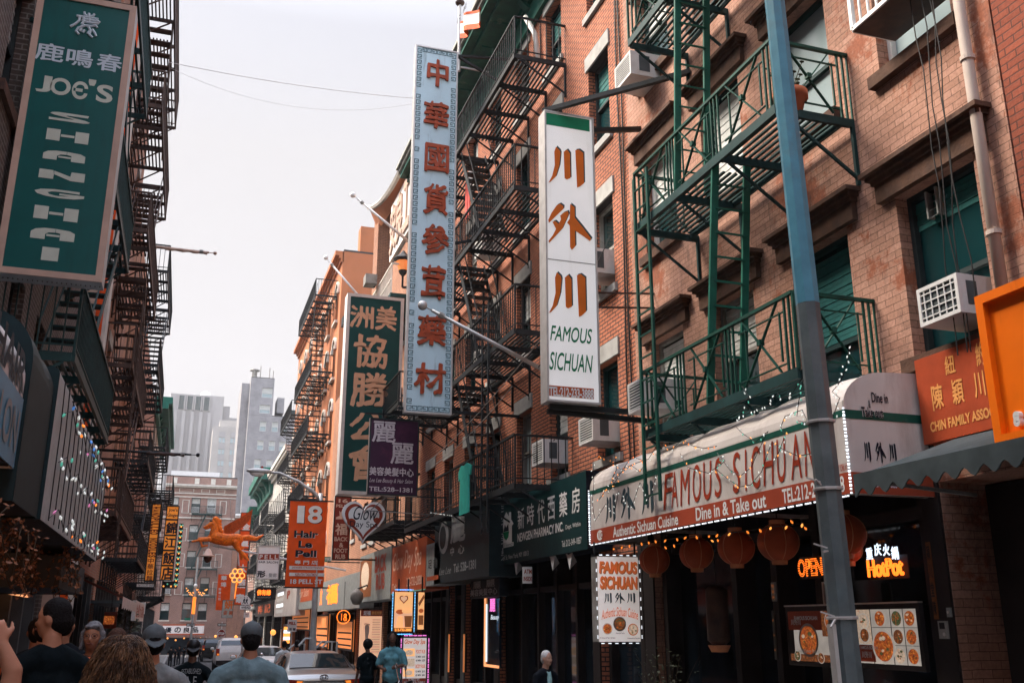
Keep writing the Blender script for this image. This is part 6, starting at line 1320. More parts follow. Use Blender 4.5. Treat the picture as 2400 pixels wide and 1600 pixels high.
mb = MB(); mb.box(-1.3, -1.2, 30, 37, z2 - .35, z2 + .2); mb.build('fascia', 'vinyl_white', t); p = Panel((-1.2, 30, z2 - .35), (0, 1, 0), (0, 0, 1), (1, 0, 0), 7, .55); p.text('金 豐 大 酒 樓', (.08, .85, .92, .2), 'heart_red', t, off=.03, px=False)
mb = MB(); mb.box(XL, -1.3, 30, 37, z2 + .12, z2 + .2); mb.build('roof_sheet', 'awning_metal', t)
for y, x, z, lab, m in ((38, -1.2, 2.2, 'small white hanging board under the left canopy', 'lettering_white'), (27, -1.5, 1.75, 'small red framed notice hanging at the left wall', 'vinyl_red')):
    t = thing('notice_board', lab, 'sign', (x, y, z)); MB().box(x - .3, x, y - .03, y + .03, z - .2, z + .2).build('board', m, t); MB().bar((x - .15, y, z + .2), (x - .15, y, z + .6), .02).build('hanger', 'black_iron', t); MB().box(x - .3, x - .05, y - .036, y - .031, z - .1, z + .1).build('picture', 'food_red', t)
t = thing('lit_window', 'glowing orange shop window panel behind the hanging garland on the left', 'window', (XL + .05, 7, 2.1)); 
a, b = Q(0, 1168, X=XL + .12), Q(80, 1290, X=XL + .12); mb = MB(); mb.box(XL + .1, XL + .13, 2.0, b.y, 2.05, Q(80, 1185, X=XL + .12).z); mb.build('pane', 'warm_window', t)
mb = MB()
for y in (3, 4.5, 6, 7.3): mb.box(XL + .13, XL + .16, y - .04, y + .04, 2.0, 3.0)
mb.box(XL + .135, XL + .155, 2, b.y, 2.5, 2.55); mb.build('window_frame', 'dark_wood', t)
t = thing('garland', 'hanging leafy garland with leaves coloured by orange light under the left awnings', 'plant', (-1.3, 9, 2.3)); mb = MB(); ms_ = MB(); rr = random.Random(4)
for k in range(60):
    y = 5.0 + rr.random() * 8.2; x = -1.05 - rr.random() * .5; z = 2.42 - .1 * rr.random(); pts = [(x, y, z)]
    for s in range(4 + rr.randrange(3)): x += rr.uniform(-.05, .05); y += rr.uniform(-.12, .12); z -= rr.uniform(.03, .11); pts.append((x, y, z))
    ms_.tube(pts, .004, 4)
    for (x, y, z) in pts:
        for q in range(4):
            d = V((rr.uniform(-1, 1), rr.uniform(-1, 1), rr.uniform(-1, .4))).normalized() * rr.uniform(.025, .05); e = d.orthogonal().normalized() * .012; c = V((x, y, z)); mb.add([c, c + d * .5 + e, c + d, c + d * .5 - e], [(0, 1, 2, 3)])
ms_.build('stem_foliage', 'stem', t); o = mb.build('leaves', 'leaf_orange_lit', t); o['kind'] = 'stuff'
t = thing('street_tree', 'small dark evergreen bush standing on the left pavement beyond the canopies', 'tree', (-1.5, 31, gz(31))); tk = MB(); lf = MB(); kr = random.Random(5)
tk.tube([(-1.5, 31, gz(31)), (-1.48, 31, .8), (-1.5, 31, 2.0)], [.06, .05, .02], 7)
for k in range(1500):
    a, h_ = kr.random() * 6.3, kr.random(); r_ = (.62 * (1 - h_) ** .7 + .06) * kr.uniform(.35, 1) * (1 + .25 * sin(a * 3 + h_ * 9)); c = V((-1.5 + r_ * cos(a), 31 + r_ * sin(a), .25 + 2.05 * h_)); d = V((cos(a), sin(a), kr.uniform(-.6, .5))).normalized() * kr.uniform(.06, .12); e = d.orthogonal().normalized() * .025; lf.add([c, c + d * .5 + e, c + d, c + d * .5 - e], [(0, 1, 2, 3)])
tk.build('trunk', 'stem', t); lf.build('crown', 'leaf_dark', t)
# ================================================================ STRINGS OF BULBS
rr = random.Random(11)
BM = {}
def bulb_mesh(m, s):
    k = (m, s)
    if k not in BM: mb = MB(); mb.lathe([(.006 * s, 0), (.012 * s, -.012 * s), (.02 * s, -.035 * s), (.016 * s, -.055 * s), (.004 * s, -.072 * s)], (0, 0, 0), 8); BM[k] = mesh('bulb', mb.v, mb.f, m, True)
    return BM[k]
def lights(name, lab, pts, n, mats, s=1., wire='wire', grp='strings of light bulbs', jit=.03):
    P = [V(p) for p in pts]; t = thing(name, lab, 'string lights', P[0], grp); MB().tube(P, .0045, 4).build('cable', wire, t)
    L = [0]
    for a, b in zip(P[:-1], P[1:]): L.append(L[-1] + (b - a).length)
    for i in range(n):
        d = L[-1] * (i + .5) / n; k = max(j for j in range(len(L) - 1) if L[j] <= d); f = (d - L[k]) / max(L[k + 1] - L[k], 1e-6); c = P[k].lerp(P[k + 1], f) + V((rr.uniform(-jit, jit), rr.uniform(-jit, jit), 0))
        o = bpy.data.objects.new('bulb', bulb_mesh(rr.choice(mats), s)); COL.objects.link(o); o.parent = t; o.location = c - P[0]; o.rotation_euler = (rr.uniform(-.7, .7), rr.uniform(-.7, .7), 0); ORG[o] = P[0]
    return t
def swag(a, b, sag, n=10): a, b = V(a), V(b); return [a.lerp(b, i / n) - V((0, 0, sag * 4 * (i / n) * (1 - i / n))) for i in range(n + 1)]
multi = ['bulb_white'] * 6 + ['bulb_green', 'bulb_green', 'bulb_orange', 'bulb_blue', 'bulb_pink']
for k, (y0, y1, z0, z1, lab) in enumerate(((8.4, 13.4, 3.35, 3.35, 'upper'), (8.4, 13.4, 2.95, 2.9, 'middle'), (8.3, 13.4, 2.5, 2.46, 'lower'))):
    pts = []
    for i in range(11): y = y0 + (y1 - y0) * i / 10; pts.append((-1.03, y, z0 + .06 * (1 if i % 2 else -1)))
    lights('string_lights', lab + ' string of large coloured bulbs on the grey left awning', pts, 24, multi, .6, jit=.09)
lights('string_lights', 'loose string of white bulbs sloping down past the grey left awning', swag(Q(170, 940, X=-1.05), Q(262, 1145, X=-1.0), .03), 14, ['bulb_white', 'bulb_white', 'bulb_green', 'bulb_blue', 'bulb_orange'], .65)
X = 5.45
def qs(pp, x=X): return [Q(a, b, X=x) for a, b in pp]
OR = ['bulb_amber', 'bulb_amber', 'bulb_orange', 'bulb_white']; WH = ['bulb_white', 'bulb_white', 'bulb_white', 'bulb_green', 'bulb_amber']
for lab, pp, n, ms2, x in (
    ('amber string of bulbs swagged over the left end of the white awning', [(1400, 1065), (1432, 1080), (1455, 1100), (1490, 1085), (1520, 1075), (1545, 1035), (1570, 1055), (1600, 1030), (1625, 1045), (1650, 1050), (1680, 1045)], 30, OR, 5.5),
    ('tangled amber string hanging down the left corner of the white awning', [(1440, 1060), (1445, 1100), (1435, 1120), (1440, 1140), (1410, 1150), (1405, 1170), (1425, 1140), (1450, 1110), (1480, 1090), (1500, 1105), (1515, 1080), (1480, 1070), (1460, 1100), (1425, 1155)], 34, OR, 5.48),
    ('white string of bulbs hanging at the left edge of the white awning', [(1390, 1080), (1392, 1130), (1388, 1180), (1395, 1220), (1420, 1180), (1440, 1200), (1450, 1150), (1480, 1190), (1500, 1130), (1520, 1170), (1540, 1110)], 40, ['bulb_white'], 5.46),
    ('dark string with green and amber bulbs looping across the FAMOUS lettering', [(1594, 1062), (1612, 1095), (1660, 1108), (1700, 1080), (1680, 1060), (1710, 1100), (1735, 1115), (1760, 1095), (1785, 1040), (1800, 1010), (1770, 1035), (1740, 1015), (1725, 1000)], 30, ['bulb_green', 'bulb_amber', 'bulb_white'], 5.5),
    ('long dark swag of bulbs dipping over the SICHUAN lettering', [(1680, 1100), (1710, 1125), (1735, 1140), (1760, 1135), (1785, 1105), (1798, 1065), (1810, 1035), (1840, 1055), (1870, 1068), (1905, 1062)], 26, ['bulb_green', 'bulb_amber', 'bulb_white'], 5.52),
    ('white string of round bulbs hanging from the balcony beside the lamp post', [(1992, 808), (1985, 850), (1975, 882), (1965, 900), (1950, 918), (1968, 932), (1958, 960), (1952, 978)], 20, ['bulb_white'], 5.35),
    ('white string of bulbs draped under the lowest green balcony', [(1740, 905), (1755, 930), (1735, 975), (1725, 985), (1760, 965), (1800, 950), (1822, 920), (1830, 935), (1855, 925), (1870, 900), (1885, 880), (1872, 940), (1868, 975)], 34, ['bulb_white', 'bulb_white', 'bulb_green'], 5.3),
    ('string of mixed bulbs crossing the green stripe of the awning', [(1870, 985), (1895, 992), (1880, 960), (1840, 975), (1830, 1000), (1840, 1020), (1825, 1060), (1815, 1080)], 22, WH, 5.45)):
    lights('string_lights', lab, qs(pp, x), n, ms2, .36)
lights('string_lights', 'dotted white light string high above the dark salon awning', qs([(1008, 1200), (1040, 1204), (1062, 1207)], 5.3), 22, ['bulb_white'], .35)
for k, pp in enumerate(([(1430, 1285), (1500, 1270), (1600, 1258), (1700, 1250), (1800, 1235), (1900, 1225)], [(1500, 1295), (1580, 1275), (1680, 1262), (1760, 1265), (1850, 1215), (1900, 1240)])):
    lights('string_lights', ('front', 'back')[k] + ' string of amber bulbs above the paper lanterns', qs(pp, 5.7 + .3 * k), 18, ['bulb_orange', 'bulb_orange', 'bulb_amber', 'bulb_orange'], .6)
# ================================================================ LANTERNS
def lantern(px, py, rpx, x, lab, dark=False):
    c = Q(px, py, X=x); r = rpx / FPX * ((c - V((0, 0, CZ))).dot(_F)); t = thing('paper_lantern', lab, 'lantern', c, 'paper lanterns under the awning')
    prof = []; n = 22
    for i in range(n + 1):
        u = pi * (.12 + .76 * i / n); z = cos(u); prof.append((r * sin(u) * 1.0, r * .92 * z)); 
        if i < n: u2 = pi * (.12 + .76 * (i + .5) / n); prof.append((r * sin(u2) * .975, r * .92 * cos(u2)))
    MB().lathe(prof, c, 28, cap=False).build('shade', 'lantern_red', t, True)
    mb = MB(); mb.lathe([(r * .36, 0), (r * .38, .01), (r * .38, .05), (r * .36, .05)], c + V((0, 0, r * .83)), 18, cap=False); mb.lathe([(r * .36, 0), (r * .38, -.02), (r * .36, -.05)], c - V((0, 0, r * .83)), 18, cap=False); mb.build('rings', 'lantern_rib', t)
    mb = MB()
    for k in range(6):
        a = k * pi / 3 + .3; mb.tube([c + V((cos(a) * r * 1.008 * sin(u), sin(a) * r * 1.008 * sin(u), r * .925 * cos(u))) for u in [pi * (.12 + .76 * i / 14) for i in range(15)]], .004, 4)
    mb.build('wire_ribs', 'lantern_rib', t); MB().tube([c + V((0, 0, r * .8)), V((c.x, c.y, zb + .02))], .006, 5).build('cord', 'wire', t)
for a in ((1534, 1312, 36, 5.95, 'small round red paper lantern nearest to the hanging lightbox'), (1632, 1296, 40, 5.95, 'second round red paper lantern from the hanging lightbox'), (1725, 1283, 43, 5.95, 'middle round red paper lantern under the white awning'),
          (1824, 1270, 48, 5.95, 'large round red paper lantern above the OPEN sign'), (1976, 1252, 52, 5.95, 'large red paper lantern half hidden behind the lamp post'), (1990, 1288, 30, 6.3, 'small red paper lantern below the one behind the lamp post')): lantern(*a)
c = Q(1682, 1440, X=6.35); t = thing('long_lantern', 'tall dark cylindrical lantern hanging in the restaurant entrance', 'lantern', c); MB().lathe([(.09, .35), (.14, .3), (.14, -.3), (.09, -.35)], c, 16).build('shade', 'brown_iron', t, True); MB().lathe([(.14, 0), (.10, -.08)], c - V((0, 0, .36)), 16).build('fringe', 'lantern_rib', t); MB().tube([c + V((0, 0, .35)), (c.x, c.y, 2.75)], .006, 5).build('cord', 'wire', t)
# ================================================================ RESTAURANT: hanging lightbox, neon, posters
def dish(ps, cx, cy, r, par, food, plate='plate_white', asp=1.):
    """a painted dish on a printed board, fractions of the panel, r in fractions of its height"""
    rx = r * ps.h / ps.w
    o = ps.disc(cx, cy, rx * 1.12, r * 1.12 * asp, plate, par, 'dish', .004, 28); ps.disc(cx, cy, rx * .94, r * .94 * asp, food, o, 'food', .007, 24)
    k = random.Random(int(cx * 999 + cy * 77)); 
    for i in range(9): a = k.random() * 6.3; q = k.random() * .68; e = k.uniform(.1, .24); ps.disc(cx + rx * q * cos(a), cy + r * q * sin(a) * asp, rx * e, r * e * .7, k.choice(['food_green', 'food_red', 'food_pale', 'food_brown']), o, 'topping', .0085 + .0005 * i, 9)
    return o
p = panel3((1398, 1303), (1499, 1306), (1407, 1503), 12.45); p.w = Q(1498, 1400, Y=12.45).x - Q(1402, 1400, Y=12.45).x; p.o.x = Q(1402, 1400, Y=12.45).x
t = box_sign('menu_lightbox', 'white lightbox reading FAMOUS SICHUAN with dishes, edged with small white lights', p, .22, 'lightbox_white', None, side='gray_iron')
for s, r in (('FAMOUS', (1403, 1314, 1493, 1344)), ('SICHUAN', (1405, 1349, 1494, 1380))):
    p.text(s, (r[0] + 2, r[1] + 2, r[2] + 2, r[3] + 2), 'glow_dark', t, off=.05, name='letter_shadow', shear=.1); p.text(s, r, 'bulb_orange' if 0 else 'glow_letter', t, off=.045, lift=.008, shear=.1)
brush(p, CH, (1415, 1388, 1434, 1413), t, 'letter_slate', None); brush(p, WAI, (1441, 1388, 1464, 1413), t, 'letter_slate', None); brush(p, CH, (1468, 1388, 1489, 1413), t, 'letter_slate', None)
p.text('Authentic Sichuan Cuisine', (1409, 1421, 1495, 1443), 'glow_letter', t, shear=.3, curve=.05, off=.01)
dish(p, .5, .205, .075, t, 'food_brown', 'steel_pan'); dish(p, .2, .15, .06, t, 'food_red'); dish(p, .82, .14, .062, t, 'food_pale', 'food_red')
for s, r in (('Chong Qing Hot Pot', (1443, 1481, 1464, 1485)), ('Ox Tongue and Tripe in Chili Sauce', (1406, 1492, 1442, 1496)), ('Crabmeat & Pork Soup Buns', (1470, 1493, 1500, 1497))): p.text(s, r, 'navy', t, off=.01)
mb = MB()
def leds(ps, mb, n, m_, sp=.016, s=.011, e=.02):
    for i in range(n):
        for k in (-1, 0, 1):
            for b in (-e, ps.h + e): a = ps.w * (i + .5) / n + k * sp; ps.box(a - s / 2, b - s / 2, a + s / 2, b + s / 2, 0, .012, mb)
    for i in range(m_):
        for k in (-1, 0, 1):
            for a in (-e, ps.w + e): b = ps.h * (i + .5) / m_ + k * sp; ps.box(a - s / 2, b - s / 2, a + s / 2, b + s / 2, 0, .012, mb)
leds(p, mb, 6, 9); mb.build('led_strip', 'led_white', t)
holder(t, [(p.pt(0, p.h + .03, -.1), p.pt(0, p.h + .2, -.1)), (p.pt(p.w, p.h + .03, -.1), p.pt(p.w, p.h + .2, -.1))], .02)
def neon(name, lab, X, items, cat='neon sign', dots=False):
    x0, y0, x1, y1 = items[0][1]; P = Panel.X(x0, y0, x1, y1, X); t = thing(name, lab, cat, P.pt(P.w / 2, P.h / 2)); 
    for s, r, m, rad in items:
        vs_, fs_, a0, b0, a1, b1 = glyph(s, 0, 0); P2 = Panel.X(*r, X); ed = {}
        for f in fs_:
            for i in range(len(f)): ed[(f[i], f[(i + 1) % len(f)])] = 1
        bd = [e for e in ed if (e[1], e[0]) not in ed]; mb = MB()
        pt = lambda v: P2.pt((v[0] - a0) / (a1 - a0) * P2.w, (v[1] - b0) / (b1 - b0) * P2.h, .02)
        if dots:
            for i, j in bd:
                a, b = pt(vs_[i]), pt(vs_[j]); L = (b - a).length; n = max(1, round(L / .022))
                for k in range(n): mb.ell(a.lerp(b, k / n), (.006,) * 3, 6, 4)
        else:
            for i, j in bd: mb.bar(pt(vs_[i]), pt(vs_[j]), rad)
        mb.build('tube_lettering', m, t)
    mb = MB(); P.box(-.03, -.03, P.w + .03, P.h + .03, -.03, -.02, mb).build('backing', 'shop_dark', t)
    return t
neon('neon_sign', 'orange dotted OPEN sign in the restaurant window', 6.42, [('OPEN', (1873, 1312, 1932, 1346), 'neon_orange', .01)], dots=True)
neon('neon_sign', 'glowing orange Hot Pot neon with small white characters above it', 6.42, [('HotPot', (2036, 1313, 2122, 1346), 'neon_orange', .012), ('重', (2033, 1284, 2050, 1309), 'neon_white', .006), ('庆', (2052, 1274, 2070, 1300), 'neon_white', .006), ('火', (2072, 1276, 2090, 1300), 'neon_white', .006), ('鍋', (2092, 1281, 2111, 1309), 'neon_white', .006)])
def poster(lab, r, X, split, texts, dishes, tl):
    p = Panel.X(*r, X); t = thing('menu_poster', lab, 'poster', p.pt(p.w / 2, 0, -.02), 'menu posters in the restaurant window'); p.box(-.05, -.05, p.w + .05, p.h + .05, -.05, -.003).build('frame', 'dark_wood', t); p.box(0, 0, p.w, p.h, -.002, 0).build('board', 'plate_white', t)
    mb = MB(); p.box(-.05, p.h + .05, p.w + .05, p.h + .065, -.05, .01, mb); mb.build('frame_edge', 'silver', t)
    for (x0, y0, x1, y1, m) in split: p.rect((x0, y1, x1, y0), m, t, 'print', .002, px=False)
    for d in dishes: dish(p, d[0], d[1], d[2], t, d[3], *(d[4:5]))
    for s, q, m in texts: p.text(s, q, m, t, px=False, lift=.012, off=.02)
    return t
poster('left menu poster with a divided hot pot and FAMOUS SICHUAN on a red ground', (1846, 1432, 2005, 1555), 6.40, [(0, .62, .55, 1, 'vinyl_red'), (.55, .5, 1, 1, 'food_brown'), (0, 0, .7, .14, 'food_brown'), (.7, 0, 1, .5, 'food_green'), (0, .14, .08, .62, 'poster_black')],
       [('FAMOUS SICHUAN', (.12, .9, .5, .82), 'lettering_white'), ('川外川', (.06, .84, .22, .72), 'lettering_white'), ('Two Flavor Broth', (.12, .24, .5, .17), 'lettering_white')], [(.32, .42, .3, 'food_red', 'steel_pan'), (.86, .3, .24, 'food_red'), (.68, .8, .15, 'food_red'), (.93, .82, .14, 'food_pale'), (.12, .1, .1, 'food_green'), (.5, .08, .1, 'food_brown')], 0)
p_ = poster('right menu poster with a grid of red dishes and a big soup bowl', (2006, 1428, 2160, 1560), 6.40, [(0, .36, .24, 1, 'food_pale'), (0, .03, .27, .34, 'vinyl_red'), (.275, .66, .575, .67, 'poster_black'), (.58, .0, .59, 1, 'poster_black'), (.79, 0, .798, 1, 'poster_black'), (.24, 0, .25, 1, 'poster_black'), (.24, .66, 1, .668, 'poster_black'), (.59, .34, 1, .348, 'poster_black')],
       [('FAMOUS SICHUAN', (.04, .32, .34, .26), 'lettering_white'), ('川外川', (.05, .22, .22, .1), 'lettering_white')], [(.41, .83, .145, 'food_red'), (.69, .83, .14, 'food_green'), (.9, .83, .14, 'food_red'), (.43, .32, .29, 'food_red'), (.69, .5, .135, 'food_brown'), (.9, .5, .14, 'food_red'), (.69, .16, .14, 'food_pale'), (.9, .16, .14, 'food_red'), (.12, .78, .14, 'food_pale'), (.12, .52, .13, 'food_brown')], 0)
t = thing('picture_frame', 'small framed picture behind the lamp post in the restaurant window', 'picture', Q(1935, 1390, X=6.42)); p = Panel.X(1928, 1363, 1950, 1418, 6.42); p.box(0, 0, p.w, p.h, -.02, 0).build('picture', 'warm_wood', t); p.frame(.02, 0, .015).build('frame', 'silver', t)
for r, lab in (((1806, 1364, 1818, 1408), 'narrow notice on the dark post left of the menu posters'), ((1808, 1430, 1822, 1545), 'dark menu strip with small dishes left of the menu posters')):
    p = Panel.X(*r, 6.36); t = thing('notice', lab, 'poster', p.pt(p.w / 2, 0)); p.box(0, 0, p.w, p.h, -.02, 0).build('sheet', 'poster_black' if r[1] > 1400 else 'fascia_grey', t)
    for k in range(3): p.disc(.5, .2 + .3 * k, .35, .1 * p.w / p.h * 3, 'food_brown', t, 'food', .004, 12)
p = Panel.X(2197, 1454, 2222, 1496, XR - .05); t = thing('entry_phone', 'grey metal intercom panel beside the dark doorway on the right', 'intercom', p.pt(p.w / 2, 0)); p.box(0, 0, p.w, p.h, -.04, 0).build('panel', 'gray_iron', t); p.rect((.2, .55, .8, .9), 'black_sign', t, 'screen', .004, px=False); p.disc(.7, .25, .15, .1, 'silver', t, 'button', .01)
p = Panel.X(2217, 1423, 2228, 1445, XR - .05); t = thing('doorbell', 'small pale doorbell above the grey intercom', 'doorbell', p.pt(p.w / 2, 0)); p.box(0, 0, p.w, p.h, -.03, 0).build('plate', 'fascia_grey', t); p.disc(.5, .5, .25, .15, 'silver', t, 'button', .008)
p = Panel.X(2168, 1270, 2200, 1450, XR - .035); t = thing('wooden_plaque', 'dark red vertical plaque with black characters beside the restaurant', 'sign', p.pt(p.w / 2, 0)); p.box(0, 0, p.w, p.h, -.03, 0).build('board', 'warm_wood', t)
for k, c in enumerate('潁川堂陳'): p.text(c, (.15, .95 - k * .24, .85, .77 - k * .24), 'black_sign', t, px=False, off=.02)
# ================================================================ SALON, SPA AND FURTHER SHOPS
SX = 5.75
def shop_box(name, lab, r, X, m, depth=.7, side=None, top=None, cat='sign'):
    p = Panel.X(*r, X); t = thing(name, lab, cat, p.pt(p.w / 2, 0, -depth / 2)); p.box(0, 0, p.w, p.h, -depth, 0).build('cabinet', m, t); return t, p
def sl(p, t, s, x0, x1, f0, f1, m, off=.02, shear=0, lift=.005):
    a0, a1 = p.uv(x0, 1300)[0] / p.w, p.uv(x1, 1300)[0] / p.w; p.text(s, (a0, f1, a1, f0), m, t, px=False, off=off, shear=shear, lift=lift)
t, p = shop_box('salon_awning', 'dark blue grey salon awning with pale characters and a round portrait emblem', (1020, 1213, 1146, 1349), SX, 'salon_dark', .72, cat='awning')
p.disc(p.uv(1040, 1260)[0] / p.w, .66, .1, .24, 'grey_letter', t, 'portrait_emblem', .004); p.disc(p.uv(1038, 1260)[0] / p.w, .66, .065, .17, 'salon_dark', t, 'portrait_emblem', .007)
sl(p, t, '麗', 1056, 1089, .54, .92, 'grey_letter', .04); sl(p, t, '中', 1056, 1064, .36, .48, 'grey_letter'); sl(p, t, '心', 1074, 1088, .36, .48, 'grey_letter'); sl(p, t, 'Tel: 528–1381', 1064, 1116, .12, .24, 'grey_letter'); sl(p, t, 'Lee Lee', 1030, 1058, .12, .22, 'grey_letter', 0, .4)
pe = Panel((SX, p.o.y - p.w - .003, p.o.z), (1, 0, 0), (0, 0, 1), (0, -1, 0), .7, p.h)
for k, c in enumerate('美容美髮'): pe.text(c, (.35, .95 - k * .2, .65, .79 - k * .2), 'grey_letter', t, px=False)
t, p = shop_box('salon_fascia', 'dim dark fascia with faint grey characters below the salon awning', (1103, 1362, 1170, 1396), SX + .3, 'shop_dark', .2)
sl(p, t, '美容美髮中心', 1104, 1166, .12, .5, 'grey_letter', .02); sl(p, t, '麗  麗', 1110, 1160, .55, .95, 'gray_iron', .02)
t = thing('lit_window', 'narrow salon window with an orange lit edge and a pink neon character', 'window', Q(1155, 1450, X=6.3)); p = Panel.X(1138, 1399, 1170, 1565, 6.3); p.box(0, 0, p.w, p.h, -.05, 0).build('pane', 'shop_glass', t)
mb = MB(); p.box(0, 0, .06, p.h, 0, .03, mb); p.box(.065, 0, p.w, .05, 0, .03, mb); mb.build('lit_edge', 'warm_window', t); p.text('麗', (1149, 1403, 1161, 1432), 'neon_pink', t, off=.02, lift=.01); p.text('Beauty', (1151, 1440, 1170, 1454), 'neon_white', t, lift=.01, shear=.3); mb = MB(); p.box(.1, .1, .14, p.h * .9, .001, .02, mb); mb.build('white_tube', 'neon_white', t)
t, p = shop_box('spa_sign', 'rust red curved shop sign reading Glow Day Spa with a telephone number', (920, 1284, 998, 1379), SX, 'sign_rust', .6)
sl(p, t, 'Glow Day Spa', 922, 988, .36, .86, 'peach_letter', .0, .3); sl(p, t, '212-732-2888', 955, 990, .1, .28, 'peach_letter', .01); sl(p, t, 'Tel:', 922, 932, .08, .2, 'peach_letter')
mb = MB()
for i in range(30): a = p.w * (i + .5) / 30; p.box(a - .02, -.02, a + .02, 0, 0, .015, mb)
mb.build('led_strip', 'bulb_green', t)
t, p = shop_box('shop_sign', 'plain grey shop sign panel between the spa sign and the dark salon awning', (999, 1277, 1031, 1368), SX, 'fascia_grey', .5); sl(p, t, '足 部', 1004, 1026, .4, .62, 'column_stone'); p.rect((.1, .12, .9, .22), 'sign_rust', t, 'red_band', .004, px=False)
t, p = shop_box('massage_sign', 'grey shop sign reading BACK RUB in red letters with a picture', (845, 1305, 914, 1402), SX, 'fascia_grey', .65)
sl(p, t, 'BACK', 880, 907, .55, .9, 'letter_red', .04); sl(p, t, 'RUB', 884, 904, .2, .52, 'letter_red', .04); p.rect((.02, .1, .42, .9), 'food_brown', t, 'picture', .004, px=False); p.disc(.2, .55, .14, .3, 'food_pale', t, 'picture', .007, 14)
t, p = shop_box('salon_fascia', 'pale grey shop fascia with flame like orange neon characters', (742, 1368, 842, 1423), SX + .1, 'fascia_grey', .5)
for s, x0, x1 in (('福', 771, 795), ('火', 756, 760)): sl(p, t, s, x0, x1, .22, .82, 'neon_orange', .05)
t, p = shop_box('salon_fascia', 'brownish shop sign reading Salon behind the grey lamp post', (690, 1377, 731, 1424), SX + .15, 'fascia_grey', .5); p.rect((.4, .3, 1, .98), 'sign_rust', t, 'red_panel', .004, px=False); sl(p, t, 'Hair Salon', 707, 729, .5, .85, 'peach_letter', .0, .2, .008)
t, p = shop_box('shop_sign', 'pale bulging shop sign with white lit squares further down the right side', (646, 1381, 692, 1441), SX, 'vinyl_white', .5); sl(p, t, 'P', 679, 686, .55, .82, 'heart_red', .05)
for k in range(4): p.rect((.08 + .02 * k, .12 + .2 * k, .45, .24 + .2 * k), 'led_white' if k % 2 else 'lettering_white', t, 'lit_square', .006, px=False)
for k, (x0, y0, x1, y1, m) in enumerate(((600, 1415, 640, 1440, 'black_sign'), (575, 1400, 596, 1425, 'fascia_grey'))):
    t, p = shop_box('shop_sign', ('dark low shop sign with rust characters far down the right side', 'small grey shop sign behind the school crossing sign')[k], (x0, y0, x1, y1), SX, m, .5); p.text('祥 記', (.15, .8, .85, .2), 'sign_rust', t, px=False, off=.03)
c = Q(805, 1445, Y=36); t = thing('neon_sign', 'round orange neon ring around the number 18 in a shop window', 'neon sign', c); r = .23
for s_, pts_ in (('digit', [(-.07, -.12), (-.07, .12)]), ('digit', [(.06 + .045 * sin(u), .055 + .055 * cos(u)) for u in [k * pi / 8 for k in range(17)]] + [(.06 + .055 * sin(u), -.065 - .065 * cos(u) + .0) for u in [k * pi / 8 for k in range(17)]])): MB().tube([c + V((x, -.02, z)) for x, z in pts_], .011, 5).build(s_, 'neon_orange', t)
MB().tube([c + V((r * cos(u), 0, r * sin(u))) for u in [k * 2 * pi / 32 for k in range(33)]], .014, 6).build('ring', 'neon_orange', t); MB().bar(c + V((0, 0, r)), c + V((0, 0, r + 1)), .015).build('bracket', 'black_iron', t)
p = Panel.X(845, 1430, 895, 1568, 5.9); t = thing('massage_board', 'tall peach board with a red header and a foot diagram on the pavement', 'sign', (p.o.x, p.o.y - p.w / 2, gz(p.o.y)))
p = Panel((5.6, 31, Q(870, 1566, Y=31).z), (1, 0, 0), (0, 0, 1), (0, -1, 0), .1, .1); p = panel3((846, 1429), (896, 1430), (843, 1545), 26.5)
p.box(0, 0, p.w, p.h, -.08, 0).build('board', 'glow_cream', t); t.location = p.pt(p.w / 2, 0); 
for ch in t.children: ch.location = ORG[t] - p.pt(p.w / 2, 0)
ORG[t] = p.pt(p.w / 2, 0)
p.rect((0, .88, 1, 1), 'vinyl_red', t, 'header', .004, px=False); p.text('足福', (.12, .985, .45, .9), 'lettering_white', t, px=False, off=.04, lift=.008); p.text('腳底按摩', (.5, .98, .97, .91), 'gold_letter', t, px=False, off=.03, lift=.008)
for k in range(14): p.rect((.55, .8 - k * .05, .93, .812 - k * .05), 'frame_tan', t, 'text_line', .003, px=False); 
p.poly([(.2, .66), (.24, .7), (.36, .71), (.42, .66), (.42, .56), (.38, .46), (.38, .38), (.3, .36), (.25, .4), (.24, .5)], 'frame_tan', t, 'foot_picture', .005, px=False)
for k in range(5): p.disc(.2 + .055 * k, .725 - .006 * abs(k - 1), .022, .018, 'frame_tan', t, 'toe_picture', .005, 10)
MB().bar((p.o.x + .1, 26.56, gz(26.5)), (p.o.x + .1, 26.56, p.o.z), .05).bar((p.o.x + p.w - .1, 26.56, gz(26.5)), (p.o.x + p.w - .1, 26.56, p.o.z), .05).build('legs', 'dark_wood', t)
for k_, (r_, X_) in enumerate((((790, 1452, 826, 1526), 6.3), ((686, 1428, 726, 1478), 6.35), ((742, 1440, 768, 1520), 6.35))):
    p = Panel.X(*r_, X_); t = thing('lit_window', ('warm orange lit shop window below the round neon ring', 'dim orange lit shop doorway behind the grey lamp post', 'dim orange shop window left of the round neon ring')[k_], 'window', p.pt(p.w / 2, 0)); p.box(0, 0, p.w, p.h, -.04, 0).build('pane', 'warm_dim', t); p.frame(.08, 0, .04).build('window_frame', 'dark_wood', t)
    for q_ in range(3): p.rect((.1, .15 + .2 * q_, .9, .2 + .2 * q_), 'dark_wood', t, 'shelf', .006, px=False)
